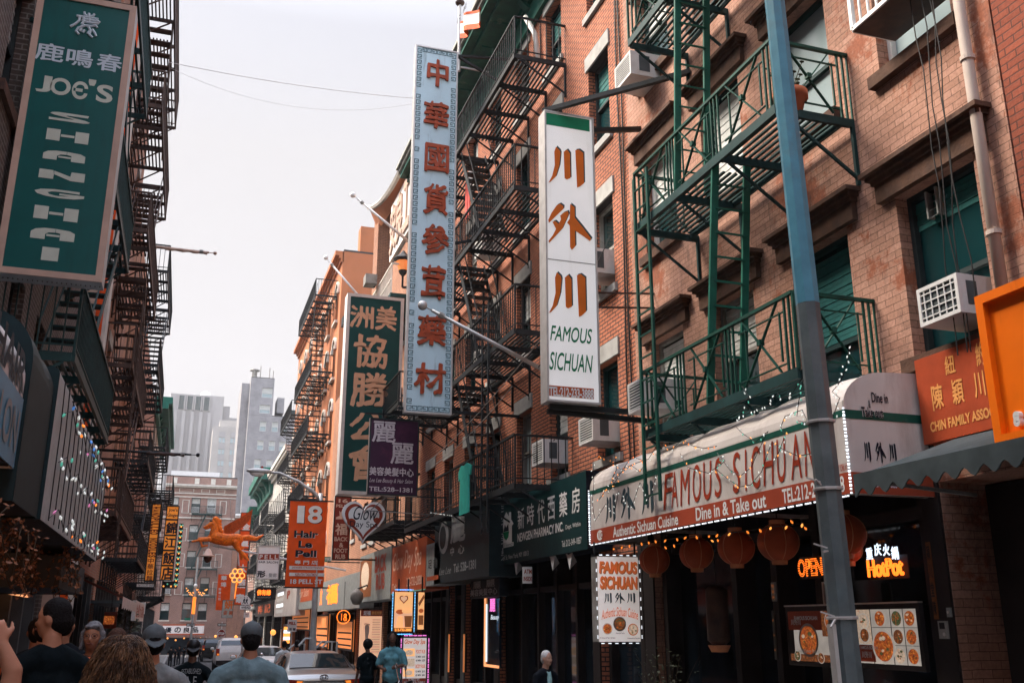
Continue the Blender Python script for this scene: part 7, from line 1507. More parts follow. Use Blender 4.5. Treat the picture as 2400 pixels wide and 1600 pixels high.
def spa_print(p, t, k=0):
    p.rect((0, 0, 1, .1), 'glow_dark', t, 'footer', .003, px=False); p.rect((.02, .12, .98, .5), 'glow_cream', t, 'print', .003, px=False)
    p.poly([(.5 + (x - .5) * .5, .8 + (y - .5) * .22) for x, y in hp], 'glow_dark', t, 'heart_emblem', .005, px=False); p.poly([(.5 + (x - .5) * .36, .81 + (y - .5) * .155) for x, y in hp], 'glow_cream', t, 'heart_emblem', .008, px=False)
    p.disc(.3, .5, .22, .06, 'glow_letter', t, 'picture', .006, 16); p.disc(.7, .52, .3, .06, 'glow_poster', t, 'picture', .007, 16); p.poly([(.6, .12), (.95, .12), (.98, .4), (.55, .4)], 'glow_dark', t, 'cup_picture', .008, px=False)
    for i in range(4): p.poly([(.1 + .1 * i, .12), (.17 + .11 * i, .12), (.3 + .06 * i, .36), (.2 + .06 * i, .4)], 'glow_poster', t, 'finger_picture', .008 + .001 * i, px=False)
p = panel3((926, 1386), (968, 1388), (924, 1480), 23.2); t = box_sign('spa_lightbox', 'glowing orange spa lightbox with a heart and a massage picture', p, .12, 'glow_poster', None, side='black_sign'); spa_print(p, t); p.text('212-732-2888', (.04, .085, .96, .02), 'bulb_amber', t, px=False, off=.03, lift=.008)
mb = MB(); leds(p, mb, 7, 12, .03, .018, .05); mb.build('led_strip', 'led_blue', t); holder(t, [(p.pt(.1, p.h, -.06), p.pt(.1, p.h + .3, -.06)), (p.pt(p.w - .1, p.h, -.06), p.pt(p.w - .1, p.h + .3, -.06))], .03)
p = panel3((981, 1387), (995, 1388), (979, 1474), 22.6); t = box_sign('spa_lightbox', 'narrow glowing orange spa panel to the right of the heart lightbox', p, .1, 'glow_poster', None, side='black_sign'); p.poly([(0, .7), (.9, .95), (1, .85), (.2, .62)], 'glow_dark', t, 'heart_emblem', .005, px=False); p.disc(.5, .5, .4, .06, 'glow_letter', t, 'picture', .006, 14); p.rect((.1, .12, .9, .38), 'glow_dark', t, 'cup_picture', .006, px=False); holder(t, [(p.pt(.1, p.h, -.06), p.pt(.1, p.h + .35, -.06))], .03)
p = panel3((946, 1494), (1000, 1495), (943, 1602), 21.6); t = box_sign('price_board', 'white spa price board reading FOOT RUB and BODY RUB edged with pink lights', p, .15, 'lightbox_white', None, side='black_sign')
p.text('Glow Day Spa', (.04, .97, .94, .84), 'glow_letter', t, px=False, shear=.3, off=.02); 
for s, y0, y1, m in (('FOOT RUB', .74, .66, 'glow_letter'), ('10 MIN  $10', .61, .56, 'navy'), ('60 MIN  $30', .53, .48, 'navy'), ('BODY RUB', .42, .34, 'glow_letter'), ('10 MIN  $10', .29, .24, 'navy'), ('60 MIN  $40', .21, .16, 'navy')): p.text(s, (.55, y0, .95, y1), m, t, px=False, off=.02)
for y, m in ((.6, 'glow_poster'), (.38, 'food_pale'), (.16, 'glow_poster')): p.rect((.02, y, .5, y + .17), m, t, 'picture', .003, px=False); p.disc(.26, y + .08, .17, .06, 'food_pale', t, 'picture', .006, 14)
p.rect((0, 0, 1, .12), 'vinyl_red', t, 'footer', .004, px=False); p.text('14 PELL ST.', (.25, .11, .75, .065), 'lettering_white', t, px=False, off=.03, lift=.008); p.text('212-732-2881', (.05, .055, .95, .01), 'lettering_white', t, px=False, off=.03, lift=.008)
mb = MB(); leds(p, mb, 5, 9, .03, .022, .05); mb.build('led_strip', 'neon_pink', t); mb = MB(); mb.bar(p.pt(.1, 0, -.1), (p.o.x + .1, 21.75, gz(21.6)), .05); mb.bar(p.pt(p.w - .1, 0, -.1), (p.o.x + p.w - .1, 21.75, gz(21.6)), .05); mb.build('legs', 'black_iron', t)
for a0, lab in ((1053, 'left lit strip of the dark doorway beside the spa board'), (1088, 'right lit strip of the dark doorway beside the spa board')):
    a, b = Q(a0, 1485, X=6.35), Q(a0 + 4, 1575, X=6.35); t = thing('light_strip', lab, 'light strip', b); MB().bar(a, V((b.x, a.y, b.z)), .035).build('tube', 'warm_dim', t); MB().bar(a + V((.04, 0, 0)), V((b.x + .04, a.y, b.z)), .05).build('holder', 'dark_wood', t)
t = thing('wall_lamp', 'black swan neck wall lamp beside the flame neon fascia', 'lamp', Q(838, 1398, X=5.6)); c = Q(836, 1402, X=5.4); MB().tube([(6.2, c.y, c.z + .3), c + V((.3, 0, .42)), c + V((0, 0, .3))], .03, 6).build('arm', 'black_iron', t); MB().lathe([(.03, .32), (.2, .18), (.22, 0), (.12, -.18), (.02, -.2)], c, 12).build('lamp_shade', 'gray_iron', t, True)
p = Panel.X(668, 1476, 676, 1492, 5.6); t = thing('barber_pole', 'lit barber pole with orange and white stripes', 'barber pole', Q(672, 1486, Y=37)); c = Q(672, 1486, Y=37)
for k in range(5): MB().lathe([(.12, 0), (.12, .11)], c + V((0, 0, -.3 + .115 * k)), 12).build('stripe', ('bulb_amber', 'neon_white')[k % 2], t)
MB().lathe([(.14, 0), (.14, .08)], c + V((0, 0, .28)), 12).build('cap', 'silver', t)
for px, py, Y, lab in ((640, 1481, 44, 'small glowing wall lamp far down the right pavement'), (553, 1492, 70, 'tiny glowing lamp beside the far parked cars'), (505, 1490, 100, 'tiny amber lamp near the far stop sign')):
    c = Q(px, py, Y=Y); t = thing('wall_lamp', lab, 'lamp', c); MB().ell(c, (.12, .12, .12), 10, 8).build('globe', 'bulb_amber', t); MB().bar(c + V((0, 0, .1)), c + V((.5, 0, .2)), .05).build('arm', 'black_iron', t)
t = thing('knot_ornament', 'amber lit knot ornament with a long tassel hanging over the far street', 'ornament', Q(556, 1348, Y=60)); c = Q(556, 1348, Y=60); mb = MB()
for k in range(6): a = k * pi / 3; mb.tube([c + V((cos(a) * .28 + .14 * cos(u), 0, sin(a) * .28 + .14 * sin(u))) for u in [q * 2 * pi / 12 for q in range(13)]], .035, 5)
mb.build('knot', 'bulb_amber', t); MB().tube([c + V((0, 0, -.4)), c + V((-.05, 0, -1.3))], [.05, .03], 6).build('tassel', 'bulb_orange', t); MB().tube([c + V((0, 0, .4)), c + V((0, 0, 2.5))], .012, 4).build('cord', 'wire', t)
t = thing('bell_lamp', 'brown bell shaped street lamp hanging below the winged horse', 'lamp', Q(487, 1305, Y=46)); c = Q(487, 1302, Y=46); MB().lathe([(.05, .32), (.12, .25), (.2, .05), (.34, -.0), (.34, -.03), (.2, -.03)], c, 14).build('hood', 'frame_tan', t, True); MB().ell(c + V((0, 0, -.1)), (.18, .18, .2), 12, 8).build('globe', 'brown_stone', t, True); MB().tube([c + V((0, 0, .3)), c + V((0, 0, .9)), c + V((1.2, 0, .8)), Q(560, 1325, Y=46)], .04, 6).build('arm', 'galvanised', t)
# ================================================================ PEOPLE
def organic(name, mb, m, par, vox=.014, it=4, smooth=True, kind=None):
    """one continuous surface from overlapping volumes"""
    me = mesh('t', mb.v, mb.f, m); o = bpy.data.objects.new('t', me); COL.objects.link(o)
    r = o.modifiers.new('r', 'REMESH'); r.mode = 'VOXEL'; r.voxel_size = vox
    s = o.modifiers.new('s', 'SMOOTH'); s.factor = .5; s.iterations = it
    dg = bpy.context.evaluated_depsgraph_get(); nm = bpy.data.meshes.new_from_object(o.evaluated_get(dg)); nm.name = name
    bpy.data.objects.remove(o); bpy.data.meshes.remove(me)
    og = ORG.get(par, V((0, 0, 0))); nm.transform(Matrix.Translation(-og))
    if smooth: nm.polygons.foreach_set('use_smooth', [True] * len(nm.polygons))
    nm.materials.clear(); nm.materials.append(M[m]); return link(name, nm, par)
def hand(mb, w_, d, side, curl=.5, s=1.):
    """palm, four unequal bent fingers and a thumb; w_ wrist, d direction of the hand"""
    d = V(d).normalized(); a = d.cross(V((0, 1, 0))); a = (a if a.length > .2 else d.cross(V((1, 0, 0)))).normalized(); n = a.cross(d).normalized()
    w_ = V(w_); mb.cap(w_, w_ + d * .085 * s, .026 * s, .034 * s, 8); mb.cap(w_ + a * .02 * s + d * .03 * s, w_ + a * .024 * s + d * .085 * s, .018 * s, .016 * s, 8); mb.cap(w_ - a * .02 * s + d * .03 * s, w_ - a * .024 * s + d * .08 * s, .018 * s, .016 * s, 8)
    for k, L in enumerate((.062, .074, .07, .054)):
        b = w_ + d * .085 * s + a * (-.03 + .02 * k) * s; c1 = curl; e = b + (d * cos(c1) + n * sin(c1)) * L * .5 * s; f = e + (d * cos(c1 * 2.1) + n * sin(c1 * 2.1)) * L * .36 * s; g_ = f + (d * cos(c1 * 3) + n * sin(c1 * 3)) * L * .26 * s
        mb.cap(b, e, .0095 * s, .0088 * s, 7); mb.cap(e, f, .0088 * s, .008 * s, 7); mb.cap(f, g_, .008 * s, .007 * s, 7)
    t0 = w_ + d * .03 * s - a * .03 * s * side; t1 = t0 + (d * .6 - a * side * .7 + n * .4) * .035 * s; t2 = t1 + (d * .9 + n * .4 - a * side * .1) * .032 * s
    mb.cap(t0, t1, .013 * s, .0105 * s, 7); mb.cap(t1, t2, .0105 * s, .009 * s, 7)
def person(label, px, ytop, Y, face=0., H=None, skin='skin_warm', shirt='shirt_grey', pants='trousers_dark', hair='hair_black', style='short', cap=None, arms=None, vox=.015, lean=0., female=False, group=None, turn=0., sleeve=.62, build=1., bust=None):
    """face: heading of the chest, 0 = away from the camera down the street; turn: head turned further (radians, left positive)"""
    tp = Q(px, ytop, Y=Y); g0 = gz(Y); h = tp.z - g0 - (.02 if style != 'bald' else 0); s = h / 1.78
    if H: s = H / 1.78
    t = thing('person', label, 'person', (0, 0, 0), group); b = build
    sh, zs = (.175 if female else .195) * b, 1.43
    P = lambda x, y, z: V((x, y, z))
    arms = arms or (((-sh - .045, -.02, 1.16), (-sh - .05, .06, .92)), ((sh + .045, -.02, 1.16), (sh + .05, .06, .92)))
    hc = P(0, .015 + lean, 1.655); R = Matrix.Rotation(turn, 3, 'Z')
    hp_ = lambda x, y, z: hc + R @ V((x, y, z))
    bd = MB()                                                              # ---- body
    bd.ell(hc + V((0, 0, .02)), (.076, .095, .108), 18, 14, R); bd.ell(hp_(0, .03, -.045), (.058, .066, .078), 14, 10, R); bd.ell(hp_(0, .055, -.085), (.036, .036, .03), 10, 8, R)
    bd.cap(hp_(0, .088, .008), hp_(0, .112, -.028), .010, .016, 8); bd.ell(hp_(-.081, -.004, -.005), (.012, .024, .036), 8, 6, R); bd.ell(hp_(.081, -.004, -.005), (.012, .024, .036), 8, 6, R)
    bd.cap(hp_(-.045, .078, .03), hp_(.045, .078, .03), .013, .013, 8); bd.ell(hp_(-.042, .07, -.025), (.024, .022, .02), 8, 6, R); bd.ell(hp_(.042, .07, -.025), (.024, .022, .02), 8, 6, R); bd.cap(hp_(-.022, .086, -.058), hp_(.022, .086, -.058), .011, .011, 8)
    bd.cap(hc + V((0, -.02, -.1)), P(0, -.02 + lean * .5, 1.42), .05 if female else .058, .06 * b, 12)
    def torso(mb, e=0., z0=.9):
        mb.ell(P(0, .0 + lean * .3, 1.24), (.158 * b + e, .108 * b + e, .2 + e), 18, 12); mb.ell(P(0, -.02 + lean * .5, 1.385), (.115 * b + e, .088 * b + e, .085 + e), 16, 10)
        for sg in (-1, 1): mb.cap(P(sg * .04, -.01 + lean * .5, zs - .01), P(sg * (sh - .02), -.005 + lean * .5, zs - .065), .078 * b + e, .06 * b + e, 12)
        mb.cap(P(-sh + .08, -.02 + lean * .5, zs - .03), P(-.035, -.02 + lean * .6, 1.455), .04 + e, .04 + e, 10); mb.cap(P(sh - .08, -.02 + lean * .5, zs - .03), P(.035, -.02 + lean * .6, 1.455), .04 + e, .04 + e, 10)
        mb.ell(P(0, .0, 1.05), (.145 * b + e, .105 * b + e, .18 + e), 16, 10); mb.ell(P(0, -.01, .93), (.165 * b + e, .118 * b + e, .13 + e), 16, 10)
        if female: mb.ell(P(-.07, .085 + lean * .3, 1.27), (.065 + e, .05 + e, .06 + e), 10, 8); mb.ell(P(.07, .085 + lean * .3, 1.27), (.065 + e, .05 + e, .06 + e), 10, 8)
    torso(bd)
    for i, (el, wr) in enumerate(arms):
        sg = -1 if i == 0 else 1; S = P(sg * sh, -.005 + lean * .5, zs - .065); el, wr = V(el), V(wr)
        bd.cap(S, el, .05 * b, .039 * b, 12); bd.cap(el, wr, .041 * b, .027, 12); hand(bd, wr, wr - el + V((0, .02, 0)), sg, .45 if wr.z < 1.2 else .95)
    for sg in (-1, 1):
        bd.cap(P(sg * .09, -.01, .9), P(sg * .1, .015 + .06 * sg, .49), .082, .055, 12); bd.cap(P(sg * .1, .015 + .06 * sg, .49), P(sg * .1, -.02 + .03 * sg, .07), .055, .04, 12); bd.cap(P(sg * .1, -.05 + .03 * sg, .05), P(sg * .115, .12 + .03 * sg, .035), .04, .035, 10)
    body = organic('body', bd, skin, t, vox)
    st = MB(); torso(st, .017)                                              # ---- clothing
    for i, (el, wr) in enumerate(arms):
        sg = -1 if i == 0 else 1; S = P(sg * sh, -.005 + lean * .5, zs - .065); el, wr = V(el), V(wr)
        if sleeve <= 1: st.cap(S, S.lerp(el, sleeve), .07 * b, .064 * b, 12)
        else: st.cap(S, el, .069 * b, .056 * b, 12); st.cap(el, el.lerp(wr, sleeve - 1), .056 * b, .045, 12)
    k = random.Random(int(px));
    for q in range(7): a = k.uniform(0, 6.3); z = k.uniform(1.0, 1.35); st.cap(P(.15 * b * cos(a), .105 * b * sin(a), z), P(.155 * b * cos(a + .7), .11 * b * sin(a + .7), z - .12), .016, .012, 6)
    top = organic('shirt', st, shirt, t, vox)
    pn = MB(); pn.ell(P(0, -.01, .93), (.172 * b, .124 * b, .12), 16, 10)
    for sg in (-1, 1): pn.cap(P(sg * .09, -.01, .9), P(sg * .1, .015 + .06 * sg, .49), .096, .074, 12); pn.cap(P(sg * .1, .015 + .06 * sg, .49), P(sg * .1, -.02 + .03 * sg, .09), .074, .066, 12)
    organic('trousers', pn, pants, t, max(vox, .018))
    so_ = MB()
    for sg in (-1, 1): so_.cap(P(sg * .1, -.06 + .03 * sg, .05), P(sg * .115, .13 + .03 * sg, .04), .05, .046, 10)
    organic('shoes', so_, 'shoe', t, .018)
    hm = MB()                                                              # ---- hair and hats
    if style in ('short', 'cap', 'bowl', 'long', 'curly'):
        hm.ell(hp_(0, -.016, .042), (.086, .096, .1), 18, 12, R); hm.ell(hp_(0, -.045, -.005), (.08, .07, .09), 14, 10, R)
    if style == 'bowl': hm.ell(hp_(0, -.035, -.01), (.098, .085, .115), 14, 10, R); hm.cap(hp_(-.085, -.0, .03), hp_(-.088, .02, -.1), .028, .02, 8); hm.cap(hp_(.085, -.0, .03), hp_(.088, .02, -.1), .028, .02, 8); hm.cap(hp_(-.05, .07, .085), hp_(.05, .075, .085), .02, .02, 8)
    if style == 'long': hm.cap(hp_(0, -.07, .02), hp_(0, -.1, -.3), .085, .06, 10)
    if style == 'braids':
        hm.ell(hp_(0, -.016, .042), (.087, .098, .1), 16, 10, R)
        for sg in (-1, 1):
            for q in range(4): hm.cap(hp_(sg * (.05 + .012 * q), .03 - .03 * q, .06), hp_(sg * (.085 + .015 * q), .03 - .04 * q, -.2 - .03 * q), .022, .014, 7)
    if style == 'afro': hm.ell(hp_(0, -.02, .03), (.115, .115, .12), 14, 10, R)
    if hm.v: organic('hair', hm, hair, t, min(vox, .012), 2)
    if style == 'curly':
        cm = MB(); kr = random.Random(3)
        for q in range(1100):
            a = kr.uniform(-2.75, 2.75) + pi * 1.5; e = kr.uniform(.1, 1.35); p0 = hp_(.09 * cos(a) * sin(e), -.016 + .1 * sin(a) * sin(e), .05 + .1 * cos(e)); L = kr.uniform(.28, .5); fr = kr.uniform(12, 30); ph = kr.random() * 6; am = kr.uniform(.006, .02); spread = kr.uniform(.06, .17); pts = []
            for u in range(13):
                f = u / 12; out = .02 + spread * f ** .8
                pts.append(p0 + V((cos(a) * out * 1.15 + am * sin(fr * f + ph) * f ** .3, sin(a) * out * .6 - .02 * f + am * cos(fr * f + ph) * f ** .3, -L * f * f - .1 * f + .02 * sin(pi * min(f * 3, 1)))))
            cm.tube(pts, [.0036 * (1 - .55 * u / 12) + .0008 for u in range(13)], 3)
        o = cm.build('curls', 'hair_blonde', t, True)
    if style == 'cap':
        bw = -1 if cap[2] == 'back' else 1; cm = MB(); cm.ell(hp_(0, -.004, .06), (.096, .108, .095), 18, 12, R); cm.cap(hp_(0, -.004, .15), hp_(0, -.004, .156), .014, .012, 8)
        for q in range(9): cm.cap(hp_(-.085 + .17 * q / 8, bw * (.085 + .0), .022), hp_((-.075 + .15 * q / 8), bw * (.115 + .07 * sin(pi * q / 8)), .008 - (.035 if bw < 0 else .012) * sin(pi * q / 8)), .011, .007, 6)
        c_ = organic('cap', cm, cap[0], t, .009, 3)
    if abs(face + turn) > .8 or style in ('bowl',):
        em = MB()
        for sg in (-1, 1): em.ell(hp_(sg * .033, .0905, .008), (.013, .006, .006), 8, 6, R)
        em.build('eyes', 'eye_dark', t); em = MB(); em.cap(hp_(-.02, .099, -.06), hp_(.02, .099, -.06), .006, .006, 6); em.build('lips', 'lips', t)
        if style == 'bowl':
            gm = MB()
            for sg in (-1, 1): gm.tube([hp_(sg * .034 + .027 * cos(u), .101, .008 + .02 * sin(u)) for u in [q * pi / 6 for q in range(13)]], .0022, 4)
            gm.build('glasses', 'plastic_black', t); gm = MB(); gm.tube([hp_(.07 * cos(u), .06 + .045 * sin(u), -.16 - .05 * sin(u)) for u in [q * pi / 10 for q in range(11)]], .004, 5); gm.build('necklace', 'plastic_black', t)
    t.scale = (s, s, s); t.rotation_euler = (0, 0, face); t.location = (tp.x, Y, g0)
    hx = Matrix.Rotation(face, 3, 'Z') @ (V((0, .015 + lean, 0)) * s); t.location.x -= hx.x; t.location.y -= hx.y
    return t, s
A = lambda e, w_: (e, w_)
person('man in a black T-shirt with short dark hair, turned to look left', 133, 1397, 7.6, face=.35, turn=.9, skin='skin_warm', shirt='shirt_black', arms=(((-.25, .02, 1.13), (-.2, .22, .95)), ((.25, -.03, 1.14), (.22, .12, .9))))
person('person in an orange T-shirt holding one bent arm out sideways', 112, 1432, 8.9, face=.1, skin='skin_warm', shirt='shirt_orange', sleeve=.75, hair='hair_black', arms=(((-.28, -.02, 1.16), (-.2, .16, .98)), ((.49, .03, 1.41), (.36, .25, 1.36))), build=1.08)
person('person in a dark jacket standing between the orange T-shirt and the dark shopfront', 92, 1445, 10.6, face=.2, skin='skin_tan', shirt='jacket_dark', sleeve=1.9, build=1.1)
person('person in a dark jacket mostly hidden behind the head of the man in black', 158, 1432, 11.4, face=-.2, skin='skin_tan', shirt='jacket_dark', sleeve=1.9)
person('grey haired woman with glasses walking towards the camera in a brown top', 222, 1452, 9.9, face=pi - .12, skin='skin_tan', shirt='shirt_plaid', hair='hair_grey', style='bowl', female=True, sleeve=1.6, arms=(((-.23, .02, 1.15), (-.12, .2, 1.12)), ((.23, 0, 1.15), (.2, .14, .95))))
person('person with short reddish brown hair seen from behind beside the curly haired woman', 277, 1468, 9.3, face=.1, skin='skin_warm', shirt='shirt_charcoal', hair='hair_brown', style='bowl', female=True)
person('person with black hair between the curly haired woman and the first grey cap', 321, 1478, 9.0, face=-.5, turn=-.5, skin='skin_warm', shirt='shirt_black', hair='hair_black', style='short')
person('woman with long curly light brown hair seen from behind', 290, 1489, 6.6, face=.05, skin='skin_pale', shirt='shirt_charcoal', hair='hair_blonde', style='curly', female=True, vox=.013)
person('man in a grey T-shirt with a backwards grey baseball cap', 364, 1464, 8.4, face=.12, skin='skin_warm', shirt='shirt_grey', style='cap', cap=('cap_grey', 0, 'back'), arms=(((-.26, 0, 1.15), (-.24, .15, .9)), ((.34, .02, 1.2), (.42, .22, 1.05))), build=1.1, vox=.012)
tb, s_ = person('man in a black T-shirt with white lettering on the back and a black cap', 455, 1497, 13.6, face=.0, skin='skin_deep', shirt='shirt_black', style='cap', cap=('plastic_black', 0, 'back'), arms=(((-.25, -.04, 1.14), (-.24, .02, .9)), ((.33, -.02, 1.17), (.42, .05, .95))))
pp = Panel((-.13, -.135, 1.1), (1, 0, 0), (0, 0, 1), (0, -1, 0), .26, .3)
for s2, q in (('ESTABLISHED', (0, 1.05, 1, .82)), ('A E', (.2, .72, .8, .3)), ('NEW YORK', (.25, .2, .75, .08))): pp.text(s2, q, 'grey_letter', tb, px=False, lift=.004, curve=.01)
person('broad man in a blue grey T-shirt and grey cap seen from behind', 592, 1457, 8.7, face=-.02, skin='skin_tan', shirt='shirt_bluegrey', style='cap', cap=('cap_grey', 0, 'front'), build=1.2, vox=.012, arms=(((-.32, -.02, 1.14), (-.28, .12, .92)), ((.32, -.02, 1.14), (.28, .12, .92))))
fa = Q(34, 1562, Y=4.6); fw = Q(10, 1500, Y=4.6); gp0 = Q(-75, 1440, Y=4.6)
def loc(p, ox, oy, sc_): return tuple((V(p) - V((ox, oy, gz(oy)))) / sc_)
sx = (gp0.z - gz(4.6)) / 1.78
person('bare armed person raising a fist, body mostly out of frame', -75, 1440, 4.6, face=0, skin='skin_warm', shirt='shirt_white', arms=(((-.25, 0, 1.15), (-.2, .1, .9)), (loc(fa, gp0.x, 4.6 + 0, sx), loc(fw, gp0.x, 4.6, sx))), vox=.008, sleeve=.5)
person('man in a white shirt walking away beside the silver car', 667, 1499, 29.5, skin='skin_tan', shirt='shirt_white', pants='trousers_dark', sleeve=1.5, vox=.02)
person('person in dark clothes walking away just past the man in the white shirt', 697, 1497, 27, skin='skin_tan', shirt='shirt_charcoal', vox=.02)
person('person in black with bushy hair standing in front of the peach foot massage board', 862, 1495, 20.5, face=.3, skin='skin_deep', shirt='shirt_black', hair='hair_black', style='afro', sleeve=.9, vox=.018, female=True)
person('woman with braided hair in a teal blue short sleeved shirt beside the spa price board', 921, 1477, 19.4, face=pi - .3, turn=.1, skin='skin_deep', shirt='shirt_sky', hair='hair_black', style='braids', female=True, vox=.014, sleeve=.85, build=1.1, arms=(((-.26, .02, 1.15), (-.1, .2, 1.12)), ((.27, 0, 1.14), (.14, .2, 1.08))))
om, s_ = person('white haired old man in a dark jacket before the dark doorway', 1281, 1521, 13.3, face=pi + .35, turn=.1, skin='skin_pale', shirt='jacket_dark', hair='hair_white', style='short', sleeve=1.9, vox=.012, lean=.03, arms=(((-.24, .02, 1.14), (-.08, .2, 1.04)), ((.24, .02, 1.14), (.08, .2, 1.04))))
fm = MB(); fm.ell((0, .118, 1.30), (.055, .03, .15), 12, 8); fm.cap((-.035, .1, 1.44), (0, .13, 1.36), .016, .014, 6); fm.cap((.035, .1, 1.44), (0, .13, 1.36), .016, .014, 6); organic('shirt_front', fm, 'shirt_mint', om, .012, 3)
pr = [(402, 1513), (412, 1517), (421, 1512), (432, 1515), (470, 1514)]
for i, (x, y) in enumerate(pr): person(('distant pedestrian in dark clothes at the far end of the street',) [0], x, y, 62 + 3 * i, face=(i * 1.3) % 3, shirt=('shirt_charcoal', 'shirt_black', 'jacket_dark')[i % 3], skin='skin_tan', vox=.035, group='pedestrians at the far end of the street')

# ================================================================ WINGED HORSE
def horse():
    YH = 42.; c = lambda x, y: Q(440 + x / 11.2, 1180 + y / 11.2, Y=YH)
    t = thing('winged_horse', 'orange tinsel winged horse decoration flying over the street', 'decoration', c(1000, 950)); mb = MB(); k = .00156 * YH / 42
    def cp(a, b, r0, r1, dy0=0, dy1=0): p, q = c(*a), c(*b); p.y += dy0; q.y += dy1; mb.cap(p, q, r0 * k, r1 * k, 12)
    cp((720, 880), (1000, 950), 165, 160); cp((1000, 950), (1310, 930), 160, 150); cp((620, 900), (760, 900), 110, 165)      # trunk
    cp((700, 800), (720, 560), 130, 85); cp((720, 560), (690, 480), 85, 75); cp((690, 500), (480, 610), 78, 42); cp((480, 610), (440, 615), 42, 34); cp((640, 590), (480, 655), 40, 26)   # neck, head
    cp((650, 470), (640, 405), 22, 8, -.03, -.03); cp((700, 465), (715, 395), 22, 8, .04, .04)                              # ears
    cp((560, 940), (300, 960), 62, 38, -.15, -.15); cp((300, 960), (115, 995), 34, 24, -.15, -.15)                           # front leg stretched
    cp((580, 900), (300, 905), 55, 34, .15, .15); cp((320, 930), (375, 1090), 34, 28, .15, .15); cp((375, 1110), (520, 1085), 30, 22, .15, .15)
    cp((1310, 960), (1330, 1150), 120, 70, .1, .12); cp((1330, 1150), (1450, 1150), 66, 44, .12, .12); cp((1440, 1150), (1400, 1290), 44, 32, .12, .12)
    cp((1240, 1010), (1300, 1180), 110, 60, -.1, -.12); cp((1300, 1180), (1420, 1300), 55, 48, -.12, -.12); cp((1420, 1300), (1570, 1470), 60, 40, -.12, -.12); cp((1440, 1330), (1420, 1440), 60, 40, -.1, -.1)   # hind legs
    cp((1400, 900), (1600, 890), 70, 85); cp((1600, 890), (1800, 920), 82, 55); cp((1800, 920), (1985, 810), 50, 14)        # tail
    organic('body', mb, 'horse_orange', t, .018, 2)
    m2 = MB()
    for i in range(9): a = c(735 + i * 14 + 20 * (i > 4), 400 + i * 42); b = c(840 + (i % 2) * 45, 400 + i * 42 + 10); m2.cap(a, b, .13, .04, 7)
    organic('mane', m2, 'horse_orange', t, .03, 1)
    for dy in (-.28, .28):
        pts = [(950, 610), (1100, 520), (1300, 430), (1500, 310), (1680, 180), (1660, 320), (1580, 480), (1440, 610), (1290, 700), (1200, 790), (960, 780)]
        o = c(950, 780); P = [((c(*q) - o).x, (c(*q) - o).z) for q in pts]; w_ = MB(); w_.prism(P, o, (1, .0 + dy * .4, 0), (0, dy * .5, 1), (0, -1, 0), -dy - .05, -dy + .05); w_.build('wing', 'wing_red', t)
    MB().ell(c(605, 478) + V((0, -.52, 0)), (.06, .05, .04), 8, 6).build('eye', 'eye_dark', t)
    mb = MB(); mb.tube([c(1180, 470), c(1165, 860)], .02, 4); mb.tube([c(660, 1095), V((XR, YH, c(660, 1095).z - .9))], .05, 6); mb.tube([c(1150, 500), c(1120, -100)], .012, 4); mb.build('support_rod', 'galvanised', t)
horse()
